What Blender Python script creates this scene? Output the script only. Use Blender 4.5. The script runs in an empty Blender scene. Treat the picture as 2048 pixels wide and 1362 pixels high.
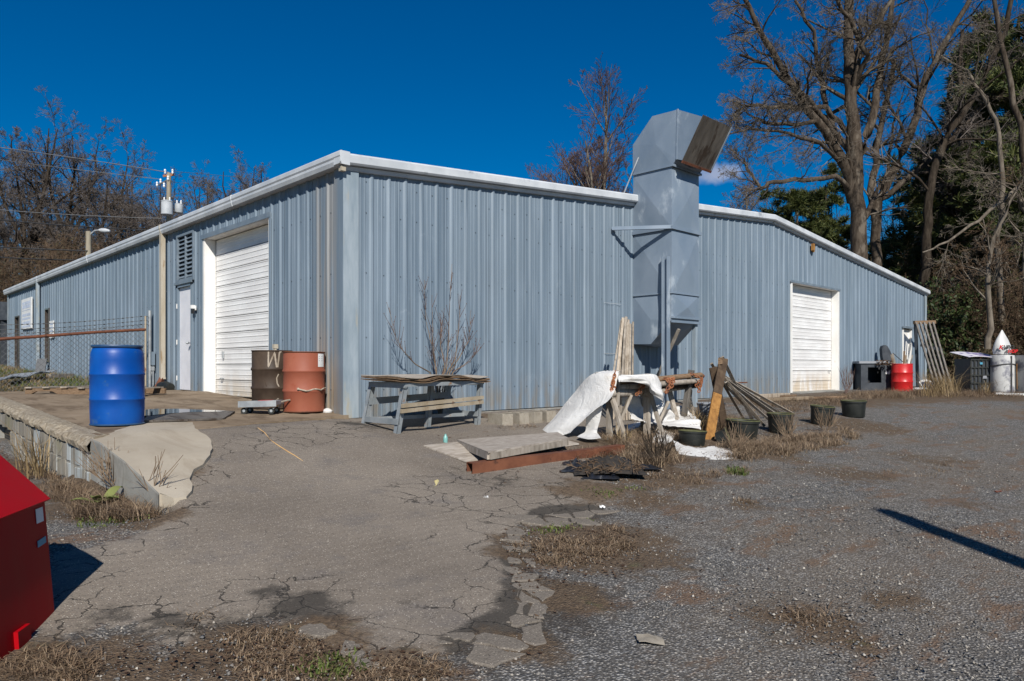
import bpy, math, random
import numpy as np
from mathutils import Vector, Matrix

random.seed(7)
RNG = np.random.default_rng(7)
SC = bpy.context.scene
COL = SC.collection
PI = math.pi

# ------------------------------------------------------------------ camera, sky, sun, exposure
CAM = np.array([-5.426, -9.081, 0.68])
FWD = np.array([0.695, 0.719, 0.0]); RGT = np.array([0.719, -0.695, 0.0])
cam_d = bpy.data.cameras.new('camera'); cam = bpy.data.objects.new('camera', cam_d); COL.objects.link(cam)
cam.location = CAM; cam.rotation_euler = (PI/2, 0, -math.atan2(0.695, 0.719))
cam_d.sensor_width = 36.0; cam_d.lens = 36.0*1434/2048; cam_d.shift_y = 53/2048
cam_d.clip_start = 0.05; cam_d.clip_end = 2500
SC.camera = cam

SUN_DIR = np.array([0.579, 0.815])           # horizontal travel of the light
SUN_EL = math.radians(37.5)
sun_d = bpy.data.lights.new('sun', 'SUN'); sun = bpy.data.objects.new('sun', sun_d); COL.objects.link(sun)
sun_d.energy = 4.6; sun_d.angle = math.radians(0.55); sun_d.color = (1.0, 0.955, 0.88)
_v = Vector((SUN_DIR[0]*math.cos(SUN_EL), SUN_DIR[1]*math.cos(SUN_EL), -math.sin(SUN_EL)))
sun.rotation_euler = _v.to_track_quat('-Z', 'Y').to_euler(); sun.location = (0, 0, 60)

world = bpy.data.worlds.new('World'); SC.world = world; world.use_nodes = True
wt = world.node_tree
for n in list(wt.nodes): wt.nodes.remove(n)
w_out = wt.nodes.new('ShaderNodeOutputWorld'); w_bg = wt.nodes.new('ShaderNodeBackground')
sky = wt.nodes.new('ShaderNodeTexSky'); sky.sky_type = 'NISHITA'; sky.sun_disc = False
sky.sun_elevation = SUN_EL
sky.sun_rotation = math.atan2(-SUN_DIR[0], -SUN_DIR[1])
sky.altitude = 300; sky.air_density = 1.0; sky.dust_density = 0.0; sky.ozone_density = 3.2
hs = wt.nodes.new('ShaderNodeHueSaturation'); hs.inputs['Hue'].default_value = 0.507; hs.inputs['Saturation'].default_value = 1.62; hs.inputs['Value'].default_value = 0.74
wt.links.new(sky.outputs[0], hs.inputs['Color'])
# one small cloud low over the roof, in its own direction of the sky
w_tc = wt.nodes.new('ShaderNodeTexCoord')
def _dir(px, py):
    d = FWD + RGT*((px-1024)/1434) + np.array([0, 0, 1])*((734-py)/1434)
    return d/np.linalg.norm(d)
w_map = wt.nodes.new('ShaderNodeMapping'); w_map.vector_type = 'POINT'
w_sub = wt.nodes.new('ShaderNodeVectorMath'); w_sub.operation = 'SUBTRACT'; w_sub.inputs[1].default_value = _dir(1436, 347)
wt.links.new(w_tc.outputs['Generated'], w_sub.inputs[0])
w_rot = wt.nodes.new('ShaderNodeMapping'); w_rot.inputs['Rotation'].default_value = (0, 0, math.radians(32))
w_rot.inputs['Scale'].default_value = (1, 1, 2.3)
wt.links.new(w_sub.outputs[0], w_rot.inputs['Vector'])
w_len = wt.nodes.new('ShaderNodeVectorMath'); w_len.operation = 'LENGTH'; wt.links.new(w_rot.outputs[0], w_len.inputs[0])
w_no = wt.nodes.new('ShaderNodeTexNoise'); w_no.inputs['Scale'].default_value = 55; w_no.inputs['Detail'].default_value = 6
wt.links.new(w_tc.outputs['Generated'], w_no.inputs['Vector'])
w_m1 = wt.nodes.new('ShaderNodeMath'); w_m1.operation = 'MULTIPLY_ADD'; w_m1.inputs[1].default_value = 0.05
wt.links.new(w_no.outputs[0], w_m1.inputs[0]); wt.links.new(w_len.outputs['Value'], w_m1.inputs[2])
w_mr = wt.nodes.new('ShaderNodeMapRange'); w_mr.interpolation_type = 'SMOOTHSTEP'
w_mr.inputs['From Min'].default_value = 0.062; w_mr.inputs['From Max'].default_value = 0.030
w_mr.inputs['To Min'].default_value = 0; w_mr.inputs['To Max'].default_value = 0.62
wt.links.new(w_m1.outputs[0], w_mr.inputs['Value'])
w_mix = wt.nodes.new('ShaderNodeMix'); w_mix.data_type = 'RGBA'
wt.links.new(w_mr.outputs[0], w_mix.inputs['Factor']); wt.links.new(hs.outputs[0], w_mix.inputs['A'])
w_mix.inputs['B'].default_value = (5.2, 5.4, 6.4, 1)
wt.links.new(w_mix.outputs['Result'], w_bg.inputs['Color'])
w_bg.inputs['Strength'].default_value = 0.076
wt.links.new(w_bg.outputs[0], w_out.inputs['Surface'])
SC.view_settings.view_transform = 'Standard'; SC.view_settings.look = 'None'
SC.view_settings.exposure = 0.40; SC.view_settings.gamma = 1.0; SC.view_settings.use_curve_mapping = False
try:
    SC.cycles.sample_clamp_direct = 12.0; SC.cycles.sample_clamp_indirect = 4.0
    SC.cycles.max_bounces = 6; SC.cycles.diffuse_bounces = 3; SC.cycles.glossy_bounces = 3; SC.cycles.transparent_max_bounces = 8
except Exception: pass

# ------------------------------------------------------------------ terrain and back-projection
def terr(a, b):
    a = np.asarray(a, float); b = np.asarray(b, float)
    d = -b
    za = np.interp(d, [0, 0.9, 2, 3.27, 5, 9, 14], [-.035, -.05, -.20, -.44, -.62, -.85, -.95])
    zb = np.interp(d, [-1, 0, 1.35, 3.27, 5, 9, 14], [-.08, -.10, -.20, -.36, -.55, -.82, -.92])
    zc = np.interp(d, [0, 9, 14], [-.05, -.30, -.36])
    w1 = np.clip((a+0.8)/1.6, 0, 1); w1 = w1*w1*(3-2*w1)
    z = za*(1-w1) + zb*w1
    w2 = np.clip((a-6)/12, 0, 1); w2 = w2*w2*(3-2*w2)
    z = z*(1-w2) + zc*w2
    zl = np.interp(b, [-9, -5, -3.4, -2.6, 0, 8, 12, 30], [-.85, -.66, -.52, -.56, -.58, -.6, .3, .8])
    w3 = np.clip((-a-3.36)/0.12, 0, 1)
    w3 = np.where(b < -3.2, np.clip((-a-3.2)/1.2, 0, 1), w3)
    z = z*(1-w3) + zl*w3
    # below the dock and up to the grass bank behind it
    ins = np.clip((b+0.2)/0.3, 0, 1)*np.clip(-a/0.05, 0, 1)
    zd = np.interp(b, [-1, 7.6, 8.2, 12, 25, 60], [-.45, -.45, .13, .30, .66, .9])
    z = np.where(a < 0, z*(1-ins)*(1-0) + ins*np.where(w3 > .5, np.maximum(zl, np.where(b > 7.6, zd, zl)), zd), z)
    return z
def tz(a, b): return float(terr(a, b))
def ray(px, py): return FWD + RGT*((px-1024)/1434.0) + np.array([0, 0, 1.0])*((734-py)/1434.0)
def at(px, py, Y): return CAM + ray(px, py)*Y            # point at depth Y
def onz(px, py, z):
    r = ray(px, py); return CAM + r*((z-CAM[2])/r[2])
def g(px, py):                                           # point of the terrain seen at a pixel
    r = ray(px, py); t = 1.5
    while t < 120:
        p = CAM + r*t
        if p[2] <= tz(p[0], p[1]): break
        t += 0.02 + t*0.002
    p = CAM + r*t; p[2] = tz(p[0], p[1]); return p
def depth(p): return float(np.dot(np.asarray(p)[:2]-CAM[:2], FWD[:2]))
def dock_z(b): return float(np.interp(b, [-1, 0, 5, 30], [-.035, 0, .2, .2]))

# ------------------------------------------------------------------ node helpers
class NT:
    def __init__(s, name):
        s.m = bpy.data.materials.new(name); s.m.use_nodes = True; s.t = s.m.node_tree
        s.b = s.t.nodes['Principled BSDF']; s.o = s.t.nodes['Material Output']
        s._tc = None
    def n(s, k): return s.t.nodes.new(k)
    def put(s, sock, v):
        if hasattr(v, 'is_output') or isinstance(v, bpy.types.NodeSocket): s.t.links.new(v, sock)
        else:
            if isinstance(v, (tuple, list)) and len(v) == 3 and sock.type == 'RGBA': v = (*v, 1)
            sock.default_value = v
    def tc(s, k='Object'):
        if s._tc is None: s._tc = s.n('ShaderNodeTexCoord')
        return s._tc.outputs[k]
    def mp(s, scale=(1, 1, 1), rot=(0, 0, 0), loc=(0, 0, 0), v=None):
        m = s.n('ShaderNodeMapping'); s.put(m.inputs['Vector'], v if v is not None else s.tc())
        m.inputs['Scale'].default_value = scale; m.inputs['Rotation'].default_value = rot; m.inputs['Location'].default_value = loc
        return m.outputs[0]
    def noise(s, scale, det=4, rough=.55, v=None, dist=0, col=False):
        k = s.n('ShaderNodeTexNoise'); s.put(k.inputs['Vector'], v if v is not None else s.tc())
        k.inputs['Scale'].default_value = scale; k.inputs['Detail'].default_value = det
        k.inputs['Roughness'].default_value = rough; k.inputs['Distortion'].default_value = dist
        return k.outputs[1 if col else 0]
    def vor(s, scale, feat='F1', out='Distance', v=None, rnd=1.0):
        k = s.n('ShaderNodeTexVoronoi'); k.feature = feat; s.put(k.inputs['Vector'], v if v is not None else s.tc())
        k.inputs['Scale'].default_value = scale; k.inputs['Randomness'].default_value = rnd
        return k.outputs[out]
    def ramp(s, f, st, interp='LINEAR'):
        r = s.n('ShaderNodeValToRGB'); s.put(r.inputs[0], f); r.color_ramp.interpolation = interp
        e = r.color_ramp.elements
        while len(e) < len(st): e.new(0.5)
        for q, (p, c) in zip(e, st):
            q.position = p; q.color = (c, c, c, 1) if isinstance(c, (int, float)) else (*c, 1)
        return r.outputs[0]
    def mr(s, f, a, b, c=0., d=1., smooth=True):
        r = s.n('ShaderNodeMapRange'); s.put(r.inputs['Value'], f)
        if smooth: r.interpolation_type = 'SMOOTHSTEP'
        for k, v in zip(('From Min', 'From Max', 'To Min', 'To Max'), (a, b, c, d)): r.inputs[k].default_value = v
        return r.outputs[0]
    def mix(s, f, a, b, bl='MIX'):
        m = s.n('ShaderNodeMix'); m.data_type = 'RGBA'; m.blend_type = bl
        s.put(m.inputs['Factor'], f); s.put(m.inputs['A'], a); s.put(m.inputs['B'], b); return m.outputs['Result']
    def ma(s, op, a, b=0., c=0.):
        m = s.n('ShaderNodeMath'); m.operation = op
        for i, v in enumerate((a, b, c)): s.put(m.inputs[i], v)
        return m.outputs[0]
    def sep(s, v=None):
        k = s.n('ShaderNodeSeparateXYZ'); s.put(k.inputs[0], v if v is not None else s.tc()); return k.outputs
    def attr(s, name):
        k = s.n('ShaderNodeAttribute'); k.attribute_name = name; return k.outputs['Fac']
    def rand(s): return s.n('ShaderNodeObjectInfo').outputs['Random']
    def isl(s): return s.n('ShaderNodeNewGeometry').outputs['Random Per Island']
    def bump(s, h, st=.3, d=.01):
        k = s.n('ShaderNodeBump'); s.put(k.inputs['Height'], h); k.inputs['Strength'].default_value = st; k.inputs['Distance'].default_value = d
        s.t.links.new(k.outputs[0], s.b.inputs['Normal'])
    def fin(s, col, rough=.7, metal=0., spec=None):
        s.put(s.b.inputs['Base Color'], col); s.put(s.b.inputs['Roughness'], rough); s.put(s.b.inputs['Metallic'], metal)
        if spec is not None: s.b.inputs['Specular IOR Level'].default_value = spec
        return s.m

def weathered(name, c1, c2, scale=3, rough=.7, metal=0., spot=None, spot_amt=.5, spot_scale=5, bump=.15, bscale=40,
              stretch=(1, 1, 1), vary=0.0, spec=None):
    k = NT(name); v = k.mp(stretch)
    f = k.noise(scale, 6, .6, v)
    col = k.mix(k.mr(f, .3, .7), c1, c2)
    if spot is not None:
        f2 = k.noise(spot_scale, 7, .65, k.mp(stretch, loc=(3.1, 1.7, 5.2)))
        col = k.mix(k.mr(f2, .68-.3*spot_amt, .80-.3*spot_amt), col, spot)
    if vary:
        h = k.n('ShaderNodeHueSaturation'); k.put(h.inputs['Color'], col)
        k.put(h.inputs['Value'], k.mr(k.rand(), 0, 1, 1-vary, 1+vary, False)); col = h.outputs[0]
    k.bump(k.noise(bscale, 5, .6, v), bump, .01)
    return k.fin(col, k.mr(f, .2, .8, max(.05, rough-.1), min(1, rough+.1)), metal, spec)

MAT = {}
# ------------------------------------------------------------------ mesh builder
class MB:
    def __init__(s): s.v = []; s.f = []
    def add(s, vs, fs):
        o = len(s.v); s.v += [tuple(map(float, p)) for p in vs]; s.f += [tuple(i+o for i in q) for q in fs]; return s
    def box(s, c, d, R=None):
        x, y, z = [q/2 for q in d]
        vs = [Vector((sx*x, sy*y, sz*z)) for sx in (-1, 1) for sy in (-1, 1) for sz in (-1, 1)]
        if R is not None: vs = [R @ q for q in vs]
        c = Vector(c)
        return s.add([c+q for q in vs], [(0, 1, 3, 2), (4, 6, 7, 5), (0, 4, 5, 1), (2, 3, 7, 6), (0, 2, 6, 4), (1, 5, 7, 3)])
    def box2(s, lo, hi):
        lo = np.array(lo, float); hi = np.array(hi, float); return s.box((lo+hi)/2, hi-lo)
    def beam(s, p, q, w, h, up=(0, 0, 1), ch=0.0):
        p, q = Vector(p), Vector(q); d = (q-p); L = d.length; d.normalize()
        u = Vector(up)
        if abs(d.dot(u)) > .97: u = Vector((1, 0, 0))
        x = d.cross(u).normalized(); z = x.cross(d).normalized()
        if ch <= 0: prof = [(-w/2, -h/2), (w/2, -h/2), (w/2, h/2), (-w/2, h/2)]
        else: prof = [(-w/2+ch, -h/2), (w/2-ch, -h/2), (w/2, -h/2+ch), (w/2, h/2-ch), (w/2-ch, h/2), (-w/2+ch, h/2), (-w/2, h/2-ch), (-w/2, -h/2+ch)]
        n = len(prof)
        vs = [p+x*a+z*b for a, b in prof]+[q+x*a+z*b for a, b in prof]
        fs = [tuple(range(n-1, -1, -1)), tuple(range(n, 2*n))]+[(i, (i+1) % n, n+(i+1) % n, n+i) for i in range(n)]
        return s.add(vs, fs)
    def tube(s, pts, rad, n=8, cap=True):
        pts = [Vector(p) for p in pts]; k = len(pts)
        if isinstance(rad, (int, float)): rad = [rad]*k
        vs = []; prev = None
        for i, p in enumerate(pts):
            d = (pts[min(i+1, k-1)]-pts[max(i-1, 0)])
            if d.length < 1e-9: d = Vector((0, 0, 1))
            d.normalize()
            if prev is None: x = d.orthogonal().normalized()
            else:
                x = prev-d*prev.dot(d)
                x = x.normalized() if x.length > 1e-6 else d.orthogonal().normalized()
            prev = x; y = d.cross(x)
            vs += [p+(x*math.cos(2*PI*j/n)+y*math.sin(2*PI*j/n))*rad[i] for j in range(n)]
        fs = [(i*n+j, i*n+(j+1) % n, (i+1)*n+(j+1) % n, (i+1)*n+j) for i in range(k-1) for j in range(n)]
        if cap: fs += [tuple(range(n-1, -1, -1)), tuple(range((k-1)*n, k*n))]
        return s.add(vs, fs)
    def lathe(s, prof, n=32, c=(0, 0, 0), cap0=True, cap1=True):
        c = Vector(c); vs = []; k = len(prof)
        for r, z in prof: vs += [c+Vector((r*math.cos(2*PI*j/n), r*math.sin(2*PI*j/n), z)) for j in range(n)]
        fs = [(i*n+j, i*n+(j+1) % n, (i+1)*n+(j+1) % n, (i+1)*n+j) for i in range(k-1) for j in range(n)]
        if cap0: fs.append(tuple(range(n-1, -1, -1)))
        if cap1: fs.append(tuple(range((k-1)*n, k*n)))
        return s.add(vs, fs)
    def prism(s, poly, d):
        """closed polygon of 3d points swept by the vector d"""
        n = len(poly); P = [Vector(p) for p in poly]; d = Vector(d)
        return s.add(P+[p+d for p in P], [tuple(range(n-1, -1, -1)), tuple(range(n, 2*n))]+[(i, (i+1) % n, n+(i+1) % n, n+i) for i in range(n)])
    def grid(s, rows, th=0.0):
        R = [[Vector(p) for p in r] for r in rows]; m = len(R); n = len(R[0])
        if th <= 0:
            return s.add([p for r in R for p in r], [(i*n+j, i*n+j+1, (i+1)*n+j+1, (i+1)*n+j) for i in range(m-1) for j in range(n-1)])
        top = []; bot = []
        for i in range(m):
            for j in range(n):
                du = R[i][min(j+1, n-1)]-R[i][max(j-1, 0)]; dv = R[min(i+1, m-1)][j]-R[max(i-1, 0)][j]
                nn = du.cross(dv)
                nn = nn.normalized() if nn.length > 1e-9 else Vector((0, 0, 1))
                top.append(R[i][j]+nn*th/2); bot.append(R[i][j]-nn*th/2)
        N = m*n; fs = []
        for i in range(m-1):
            for j in range(n-1):
                a, b, c, d = i*n+j, i*n+j+1, (i+1)*n+j+1, (i+1)*n+j
                fs += [(a, b, c, d), (N+d, N+c, N+b, N+a)]
        rim = [j for j in range(n)]+[i*n+n-1 for i in range(1, m)]+[(m-1)*n+j for j in range(n-2, -1, -1)]+[i*n for i in range(m-2, 0, -1)]
        for q in range(len(rim)):
            a, b = rim[q], rim[(q+1) % len(rim)]; fs.append((b, a, N+a, N+b))
        return s.add(top+bot, fs)
    def mesh(s, name, m, org=(0, 0, 0), smooth=False, ang=40):
        me = bpy.data.meshes.new(name); o = Vector(org)
        me.from_pydata([(v[0]-o.x, v[1]-o.y, v[2]-o.z) for v in s.v], [], s.f); me.update()
        if m is not None: me.materials.append(m)
        if smooth:
            me.polygons.foreach_set('use_smooth', [True]*len(me.polygons))
            try: me.set_sharp_from_angle(angle=math.radians(ang))
            except Exception: pass
        return me
    def build(s, name, m, parent=None, smooth=False, org=None, ang=40):
        og = ORG.get(parent.name, Vector((0, 0, 0))) if parent is not None else Vector(org if org is not None else (0, 0, 0))
        o = bpy.data.objects.new(name, s.mesh(name, m, og, smooth, ang)); COL.objects.link(o)
        if parent is not None: o.parent = parent; ORG[o.name] = og
        else: o.location = og; ORG[o.name] = og
        return o
ORG = {}
def tag(o, label=None, cat=None, group=None, kind=None):
    if label: o['label'] = label
    if cat: o['category'] = cat
    if group: o['group'] = group
    if kind: o['kind'] = kind
    return o
def thing(name, label, cat, loc=(0, 0, 0), group=None):
    o = bpy.data.objects.new(name, None); COL.objects.link(o); o.location = loc; o.empty_display_size = .1
    ORG[o.name] = Vector(loc); return tag(o, label, cat, group)
def copy_tree(o, parent=None):
    c = o.copy(); COL.objects.link(c)
    if parent is not None: c.parent = parent
    for ch in list(o.children): copy_tree(ch, c)
    return c
def raw_mesh(name, V, F, m, attrs=None, smooth=False):
    """V (n,3), F (m,3|4) arrays to a mesh, fast"""
    me = bpy.data.meshes.new(name); V = np.ascontiguousarray(V, np.float32); F = np.ascontiguousarray(F, np.int32)
    k = F.shape[1]
    me.vertices.add(len(V)); me.vertices.foreach_set('co', V.ravel())
    me.loops.add(F.size); me.loops.foreach_set('vertex_index', F.ravel())
    me.polygons.add(len(F)); me.polygons.foreach_set('loop_start', np.arange(0, F.size, k, dtype=np.int32))
    me.polygons.foreach_set('loop_total', np.full(len(F), k, np.int32))
    if smooth: me.polygons.foreach_set('use_smooth', np.ones(len(F), bool))
    for nm, val in (attrs or {}).items():
        at_ = me.attributes.new(nm, 'FLOAT', 'POINT'); at_.data.foreach_set('value', np.ascontiguousarray(val, np.float32))
    me.update(calc_edges=True); me.validate()
    if m is not None: me.materials.append(m)
    return me
def raw_obj(name, V, F, m, parent=None, loc=(0, 0, 0), **kw):
    o = bpy.data.objects.new(name, raw_mesh(name, V, F, m, **kw)); COL.objects.link(o)
    if parent is not None: o.parent = parent
    o.location = loc; return o
# ------------------------------------------------------------------ materials
def ground_mat():
    k = NT('ground_surface'); P = k.tc()
    asph = k.attr('asph'); dirt = k.attr('dirt'); stain = k.attr('stain'); crk = k.attr('crk'); bank = k.attr('bank')
    edge = k.ma('MULTIPLY_ADD', k.ma('SUBTRACT', k.noise(5.5, 8, .68), .5), .85, asph)
    mA = k.mr(edge, -.03, .05)
    # asphalt
    big = k.noise(.7, 6, .6); fine = k.noise(60, 3, .6)
    ac = k.mix(k.mr(big, .32, .68), (.140, .116, .093), (.195, .165, .134))
    ac = k.mix(k.mr(k.noise(2.6, 5, .65, k.mp(loc=(4, 9, 0))), .48, .75), ac, (.125, .110, .100))
    ac = k.mix(k.mr(fine, .35, .7, 0, .35), ac, (.225, .20, .17))
    vc = k.vor(95, 'F1', 'Color'); vs = k.sep(vc)
    vd = k.vor(95, 'F1', 'Distance')
    chip = k.ma('MULTIPLY', k.mr(vs[0], .72, .76), k.mr(vd, .46, .28))
    ac = k.mix(k.ma('MULTIPLY', chip, .8), ac, k.mix(vs[1], (.30, .25, .19), (.50, .46, .40)))
    dk = k.ma('MULTIPLY', k.mr(vs[2], .70, .75), k.mr(vd, .5, .3))
    ac = k.mix(k.ma('MULTIPLY', dk, .6), ac, (.035, .032, .030))
    # cracks in the asphalt, dense near its broken edge
    wv = k.n('ShaderNodeVectorMath'); wv.operation = 'ADD'; k.put(wv.inputs[0], P)
    nz = k.n('ShaderNodeVectorMath'); nz.operation = 'SCALE'; k.put(nz.inputs[0], k.noise(3.2, 5, .6, col=True)); nz.inputs['Scale'].default_value = .34
    k.put(wv.inputs[1], nz.outputs[0])
    c1 = k.vor(3.0, 'DISTANCE_TO_EDGE', 'Distance', wv.outputs[0]); c2 = k.vor(.62, 'DISTANCE_TO_EDGE', 'Distance', wv.outputs[0])
    wid = k.mr(k.noise(4, 4), .3, .7, .005, .020, False)
    near = k.ma('MAXIMUM', k.mr(edge, .55, .05), crk)
    crack1 = k.ma('MULTIPLY', k.mr(k.ma('DIVIDE', c1, wid), 1.3, .5), k.mr(near, .25, .6))
    crack2 = k.ma('MULTIPLY', k.mr(k.ma('DIVIDE', c2, wid), .26, .08), k.mr(k.noise(1.1, 3, .5, k.mp(loc=(9, 2, 1))), .57, .66))
    crack = k.ma('MAXIMUM', crack1, crack2)
    ac = k.mix(k.ma('MULTIPLY', crack, .85), ac, (.028, .025, .021))
    st = k.mr(k.ma('MULTIPLY_ADD', k.ma('SUBTRACT', k.noise(7, 9, .75), .5), 1.9, stain), .35, .85)
    ac = k.mix(k.ma('MULTIPLY', st, .8), ac, (.030, .027, .023))
    # gravel
    def stones(sc, loc):
        v = k.mp(loc=loc); cc = k.sep(k.vor(sc, 'F1', 'Color', v)); dd = k.vor(sc, 'F1', 'Distance', v)
        return cc, dd
    s1, d1 = stones(58, (0, 0, 0)); s2, d2 = stones(130, (5, 3, 1))
    gc = k.ramp(s1[0], [(0, (.085, .084, .083)), (.35, (.190, .187, .183)), (.7, (.318, .310, .298)), (.9, (.36, .34, .31)), (1, (.50, .47, .42))])
    gc2 = k.ramp(s2[1], [(0, (.05, .047, .044)), (.5, (.180, .175, .168)), (1, (.35, .32, .28))])
    gc = k.mix(k.mr(k.noise(8, 4), .4, .65), gc, gc2)
    gc = k.mix(k.mr(d1, .34, .60, 0, .78), gc, (.035, .032, .029))
    tint = k.noise(.55, 7, .62, k.mp((.6, 1.5, 1), (0, 0, .55), (2, 7, 0)))
    gc = k.mix(k.mr(tint, .42, .66, 0, .42), gc, k.mix(fine, (.105, .082, .060), (.215, .172, .128)))
    brown = k.noise(1.5, 8, .7, k.mp((.8, 2.0, 1), (0, 0, .75), (1, 1, 0)))
    gc = k.mix(k.mr(brown, .51, .64, 0, .74), gc, k.mix(k.noise(70, 3), (.070, .040, .024), (.21, .130, .078)))
    # soil, litter and moss
    dm = k.mr(k.ma('MULTIPLY_ADD', k.ma('SUBTRACT', k.noise(4.2, 8, .7, k.mp(loc=(7, 1, 0))), .5), 1.3, dirt), .18, .52)
    dc = k.ramp(k.noise(38, 6, .7), [(.25, (.030, .021, .014)), (.5, (.10, .068, .042)), (.75, (.22, .155, .095))])
    dc = k.mix(k.mr(k.noise(3.3, 5, .6, k.mp(loc=(3, 8, 0))), .60, .72, 0, .45), dc, (.055, .075, .020))
    col = k.mix(mA, k.mix(k.ma('MULTIPLY', st, .72), gc, (.040, .033, .027)), ac)
    col = k.mix(k.ma('MULTIPLY', dm, .88), col, dc)
    gb = k.mix(k.noise(2.2, 6, .65), (.14, .095, .052), (.085, .115, .030))
    col = k.mix(k.ma('MULTIPLY', bank, .9), col, k.mix(k.noise(30, 5, .7), gb, (.05, .04, .025)))
    hg = k.ma('ADD', k.mr(d1, .05, .6, 1, 0), k.ma('MULTIPLY', k.mr(d2, .05, .5, 1, 0), .4))
    ha = k.ma('SUBTRACT', k.ma('MULTIPLY_ADD', vd, .28, .3), k.ma('MULTIPLY', crack, 1.6))
    hh = k.n('ShaderNodeMix'); k.put(hh.inputs[0], mA); k.put(hh.inputs[2], hg); k.put(hh.inputs[3], ha)
    h3 = k.ma('ADD', hh.outputs[0], k.ma('MULTIPLY', k.noise(35, 6, .7), k.ma('MULTIPLY', dm, 1.6)))
    k.bump(h3, .75, .012)
    return k.fin(col, .9, 0, .25)

def wall_mat():
    k = NT('painted_rib_steel'); P = k.tc()
    geo = k.n('ShaderNodeNewGeometry'); pos = geo.outputs['Position']
    st = k.noise(1.0, 7, .62, k.mp((4.2, 4.2, .22), v=pos)); st2 = k.noise(1, 6, .6, k.mp((15, 15, .35), loc=(3, 3, 3), v=pos))
    bl = k.noise(.42, 5, .6, k.mp(loc=(2, 5, 1), v=pos))
    col = k.mix(k.mr(st, .30, .70), (.112, .152, .196), (.192, .245, .300))
    col = k.mix(k.mr(bl, .35, .7, 0, .55), col, (.135, .175, .212))
    col = k.mix(k.mr(st2, .56, .74, 0, .55), col, (.30, .355, .41))
    sw = k.noise(2.0, 6, .7, k.mp((1, 1, .5), loc=(1, 4, 8), v=pos, rot=(.5, .4, 0)), dist=2.2)
    col = k.mix(k.mr(sw, .60, .78, 0, .40), col, (.27, .32, .37))
    col = k.mix(k.mr(k.noise(.9, 5, .6, k.mp((1, 1, .6), loc=(5, 4, 2), v=pos), dist=1.3), .66, .76, 0, .30), col, (.07, .105, .155))
    dk = k.noise(1, 7, .65, k.mp((7, 7, .28), loc=(6, 2, 9), v=pos)); col = k.mix(k.mr(dk, .55, .72, 0, .45), col, (.085, .105, .125))
    s = k.sep(pos)
    near = k.mr(k.ma('ADD', k.ma('ABSOLUTE', s[0]), k.ma('MULTIPLY', k.ma('ABSOLUTE', k.ma('SUBTRACT', s[1], .45)), 1.2)), .28, .62, 1, 0)
    rust = k.ma('MULTIPLY', near, k.mr(k.noise(1, 5, .6, k.mp((9, 9, .45), v=pos)), .36, .56))
    col = k.mix(k.ma('MULTIPLY', rust, k.mr(s[2], -.1, 1.6, .85, .35)), col, (.27, .20, .125))
    low = k.ma('MULTIPLY', k.mr(s[2], .02, .75, 1, 0), k.mr(k.noise(1, 6, .65, k.mp((5, 5, 1.2), loc=(1, 1, 4), v=pos)), .40, .65))
    col = k.mix(k.ma('MULTIPLY', low, .75), col, (.175, .150, .115))
    k.bump(k.noise(1, 4, .5, k.mp((3, 3, 1.2), v=pos)), .12, .02)
    return k.fin(col, k.mr(st, .3, .7, .42, .60), .0, .5)

def white_door_mat():
    k = NT('white_door_paint'); pos = k.n('ShaderNodeNewGeometry').outputs['Position']; s = k.sep(pos)
    f = k.noise(1.2, 6, .6, k.mp((1, 1, 3), v=pos))
    col = k.mix(k.mr(f, .35, .75), (.66, .65, .64), (.78, .78, .77))
    sm = k.noise(2.2, 7, .68, k.mp((1.4, 1.4, .6), loc=(4, 1, 0), v=pos), dist=1.0)
    col = k.mix(k.mr(sm, .60, .75, 0, .30), col, (.42, .41, .41))
    low = k.ma('MULTIPLY', k.mr(s[2], .05, .75, 1, 0), k.mr(k.noise(1, 6, .6, k.mp((4, 4, 1.2), v=pos)), .3, .6))
    col = k.mix(k.ma('MULTIPLY', low, .7), col, (.48, .36, .21))
    k.bump(f, .08, .02)
    return k.fin(col, .42, 0)

def concrete_mat(name, c1, c2, c3, stain=(.12, .09, .06), sc=1.2, st=.5):
    k = NT(name); pos = k.n('ShaderNodeNewGeometry').outputs['Position']
    f = k.noise(sc, 8, .65, pos)
    col = k.ramp(f, [(.28, c1), (.5, c2), (.72, c3)])
    col = k.mix(k.mr(k.noise(sc*1.7, 7, .7, k.mp((1.6, .7, 1), loc=(3, 3, 3), v=pos), dist=.8), .47, .66, 0, st), col, stain)
    col = k.mix(k.mr(k.noise(55, 4, .7, pos), .55, .75, 0, .35), col, c1)
    k.bump(k.noise(45, 6, .7, pos), .35, .008)
    return k.fin(col, .88, 0, .25)

def block_wall_mat():
    k = NT('stained_block'); pos = k.n('ShaderNodeNewGeometry').outputs['Position']
    col = k.mix(k.noise(3, 6, .6, pos), (.17, .15, .12), (.31, .285, .24))
    run = k.noise(1, 6, .65, k.mp((5, 5, .35), v=pos))
    col = k.mix(k.mr(run, .52, .62, 0, .85), col, (.40, .44, .45))
    run2 = k.noise(1, 6, .65, k.mp((6, 6, .3), loc=(8, 2, 2), v=pos))
    col = k.mix(k.mr(run2, .54, .68, 0, .8), col, (.075, .065, .050))
    col = k.mix(k.mr(k.noise(1.3, 5, .6, k.mp(loc=(1, 6, 2), v=pos)), .55, .7, 0, .5), col, (.20, .185, .085))
    h = k.n('ShaderNodeHueSaturation'); k.put(h.inputs['Color'], col); k.put(h.inputs['Value'], k.mr(k.rand(), 0, 1, .85, 1.15, False))
    k.bump(k.noise(60, 5, .7, pos), .5, .008)
    return k.fin(h.outputs[0], .9, 0, .2)

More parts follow.
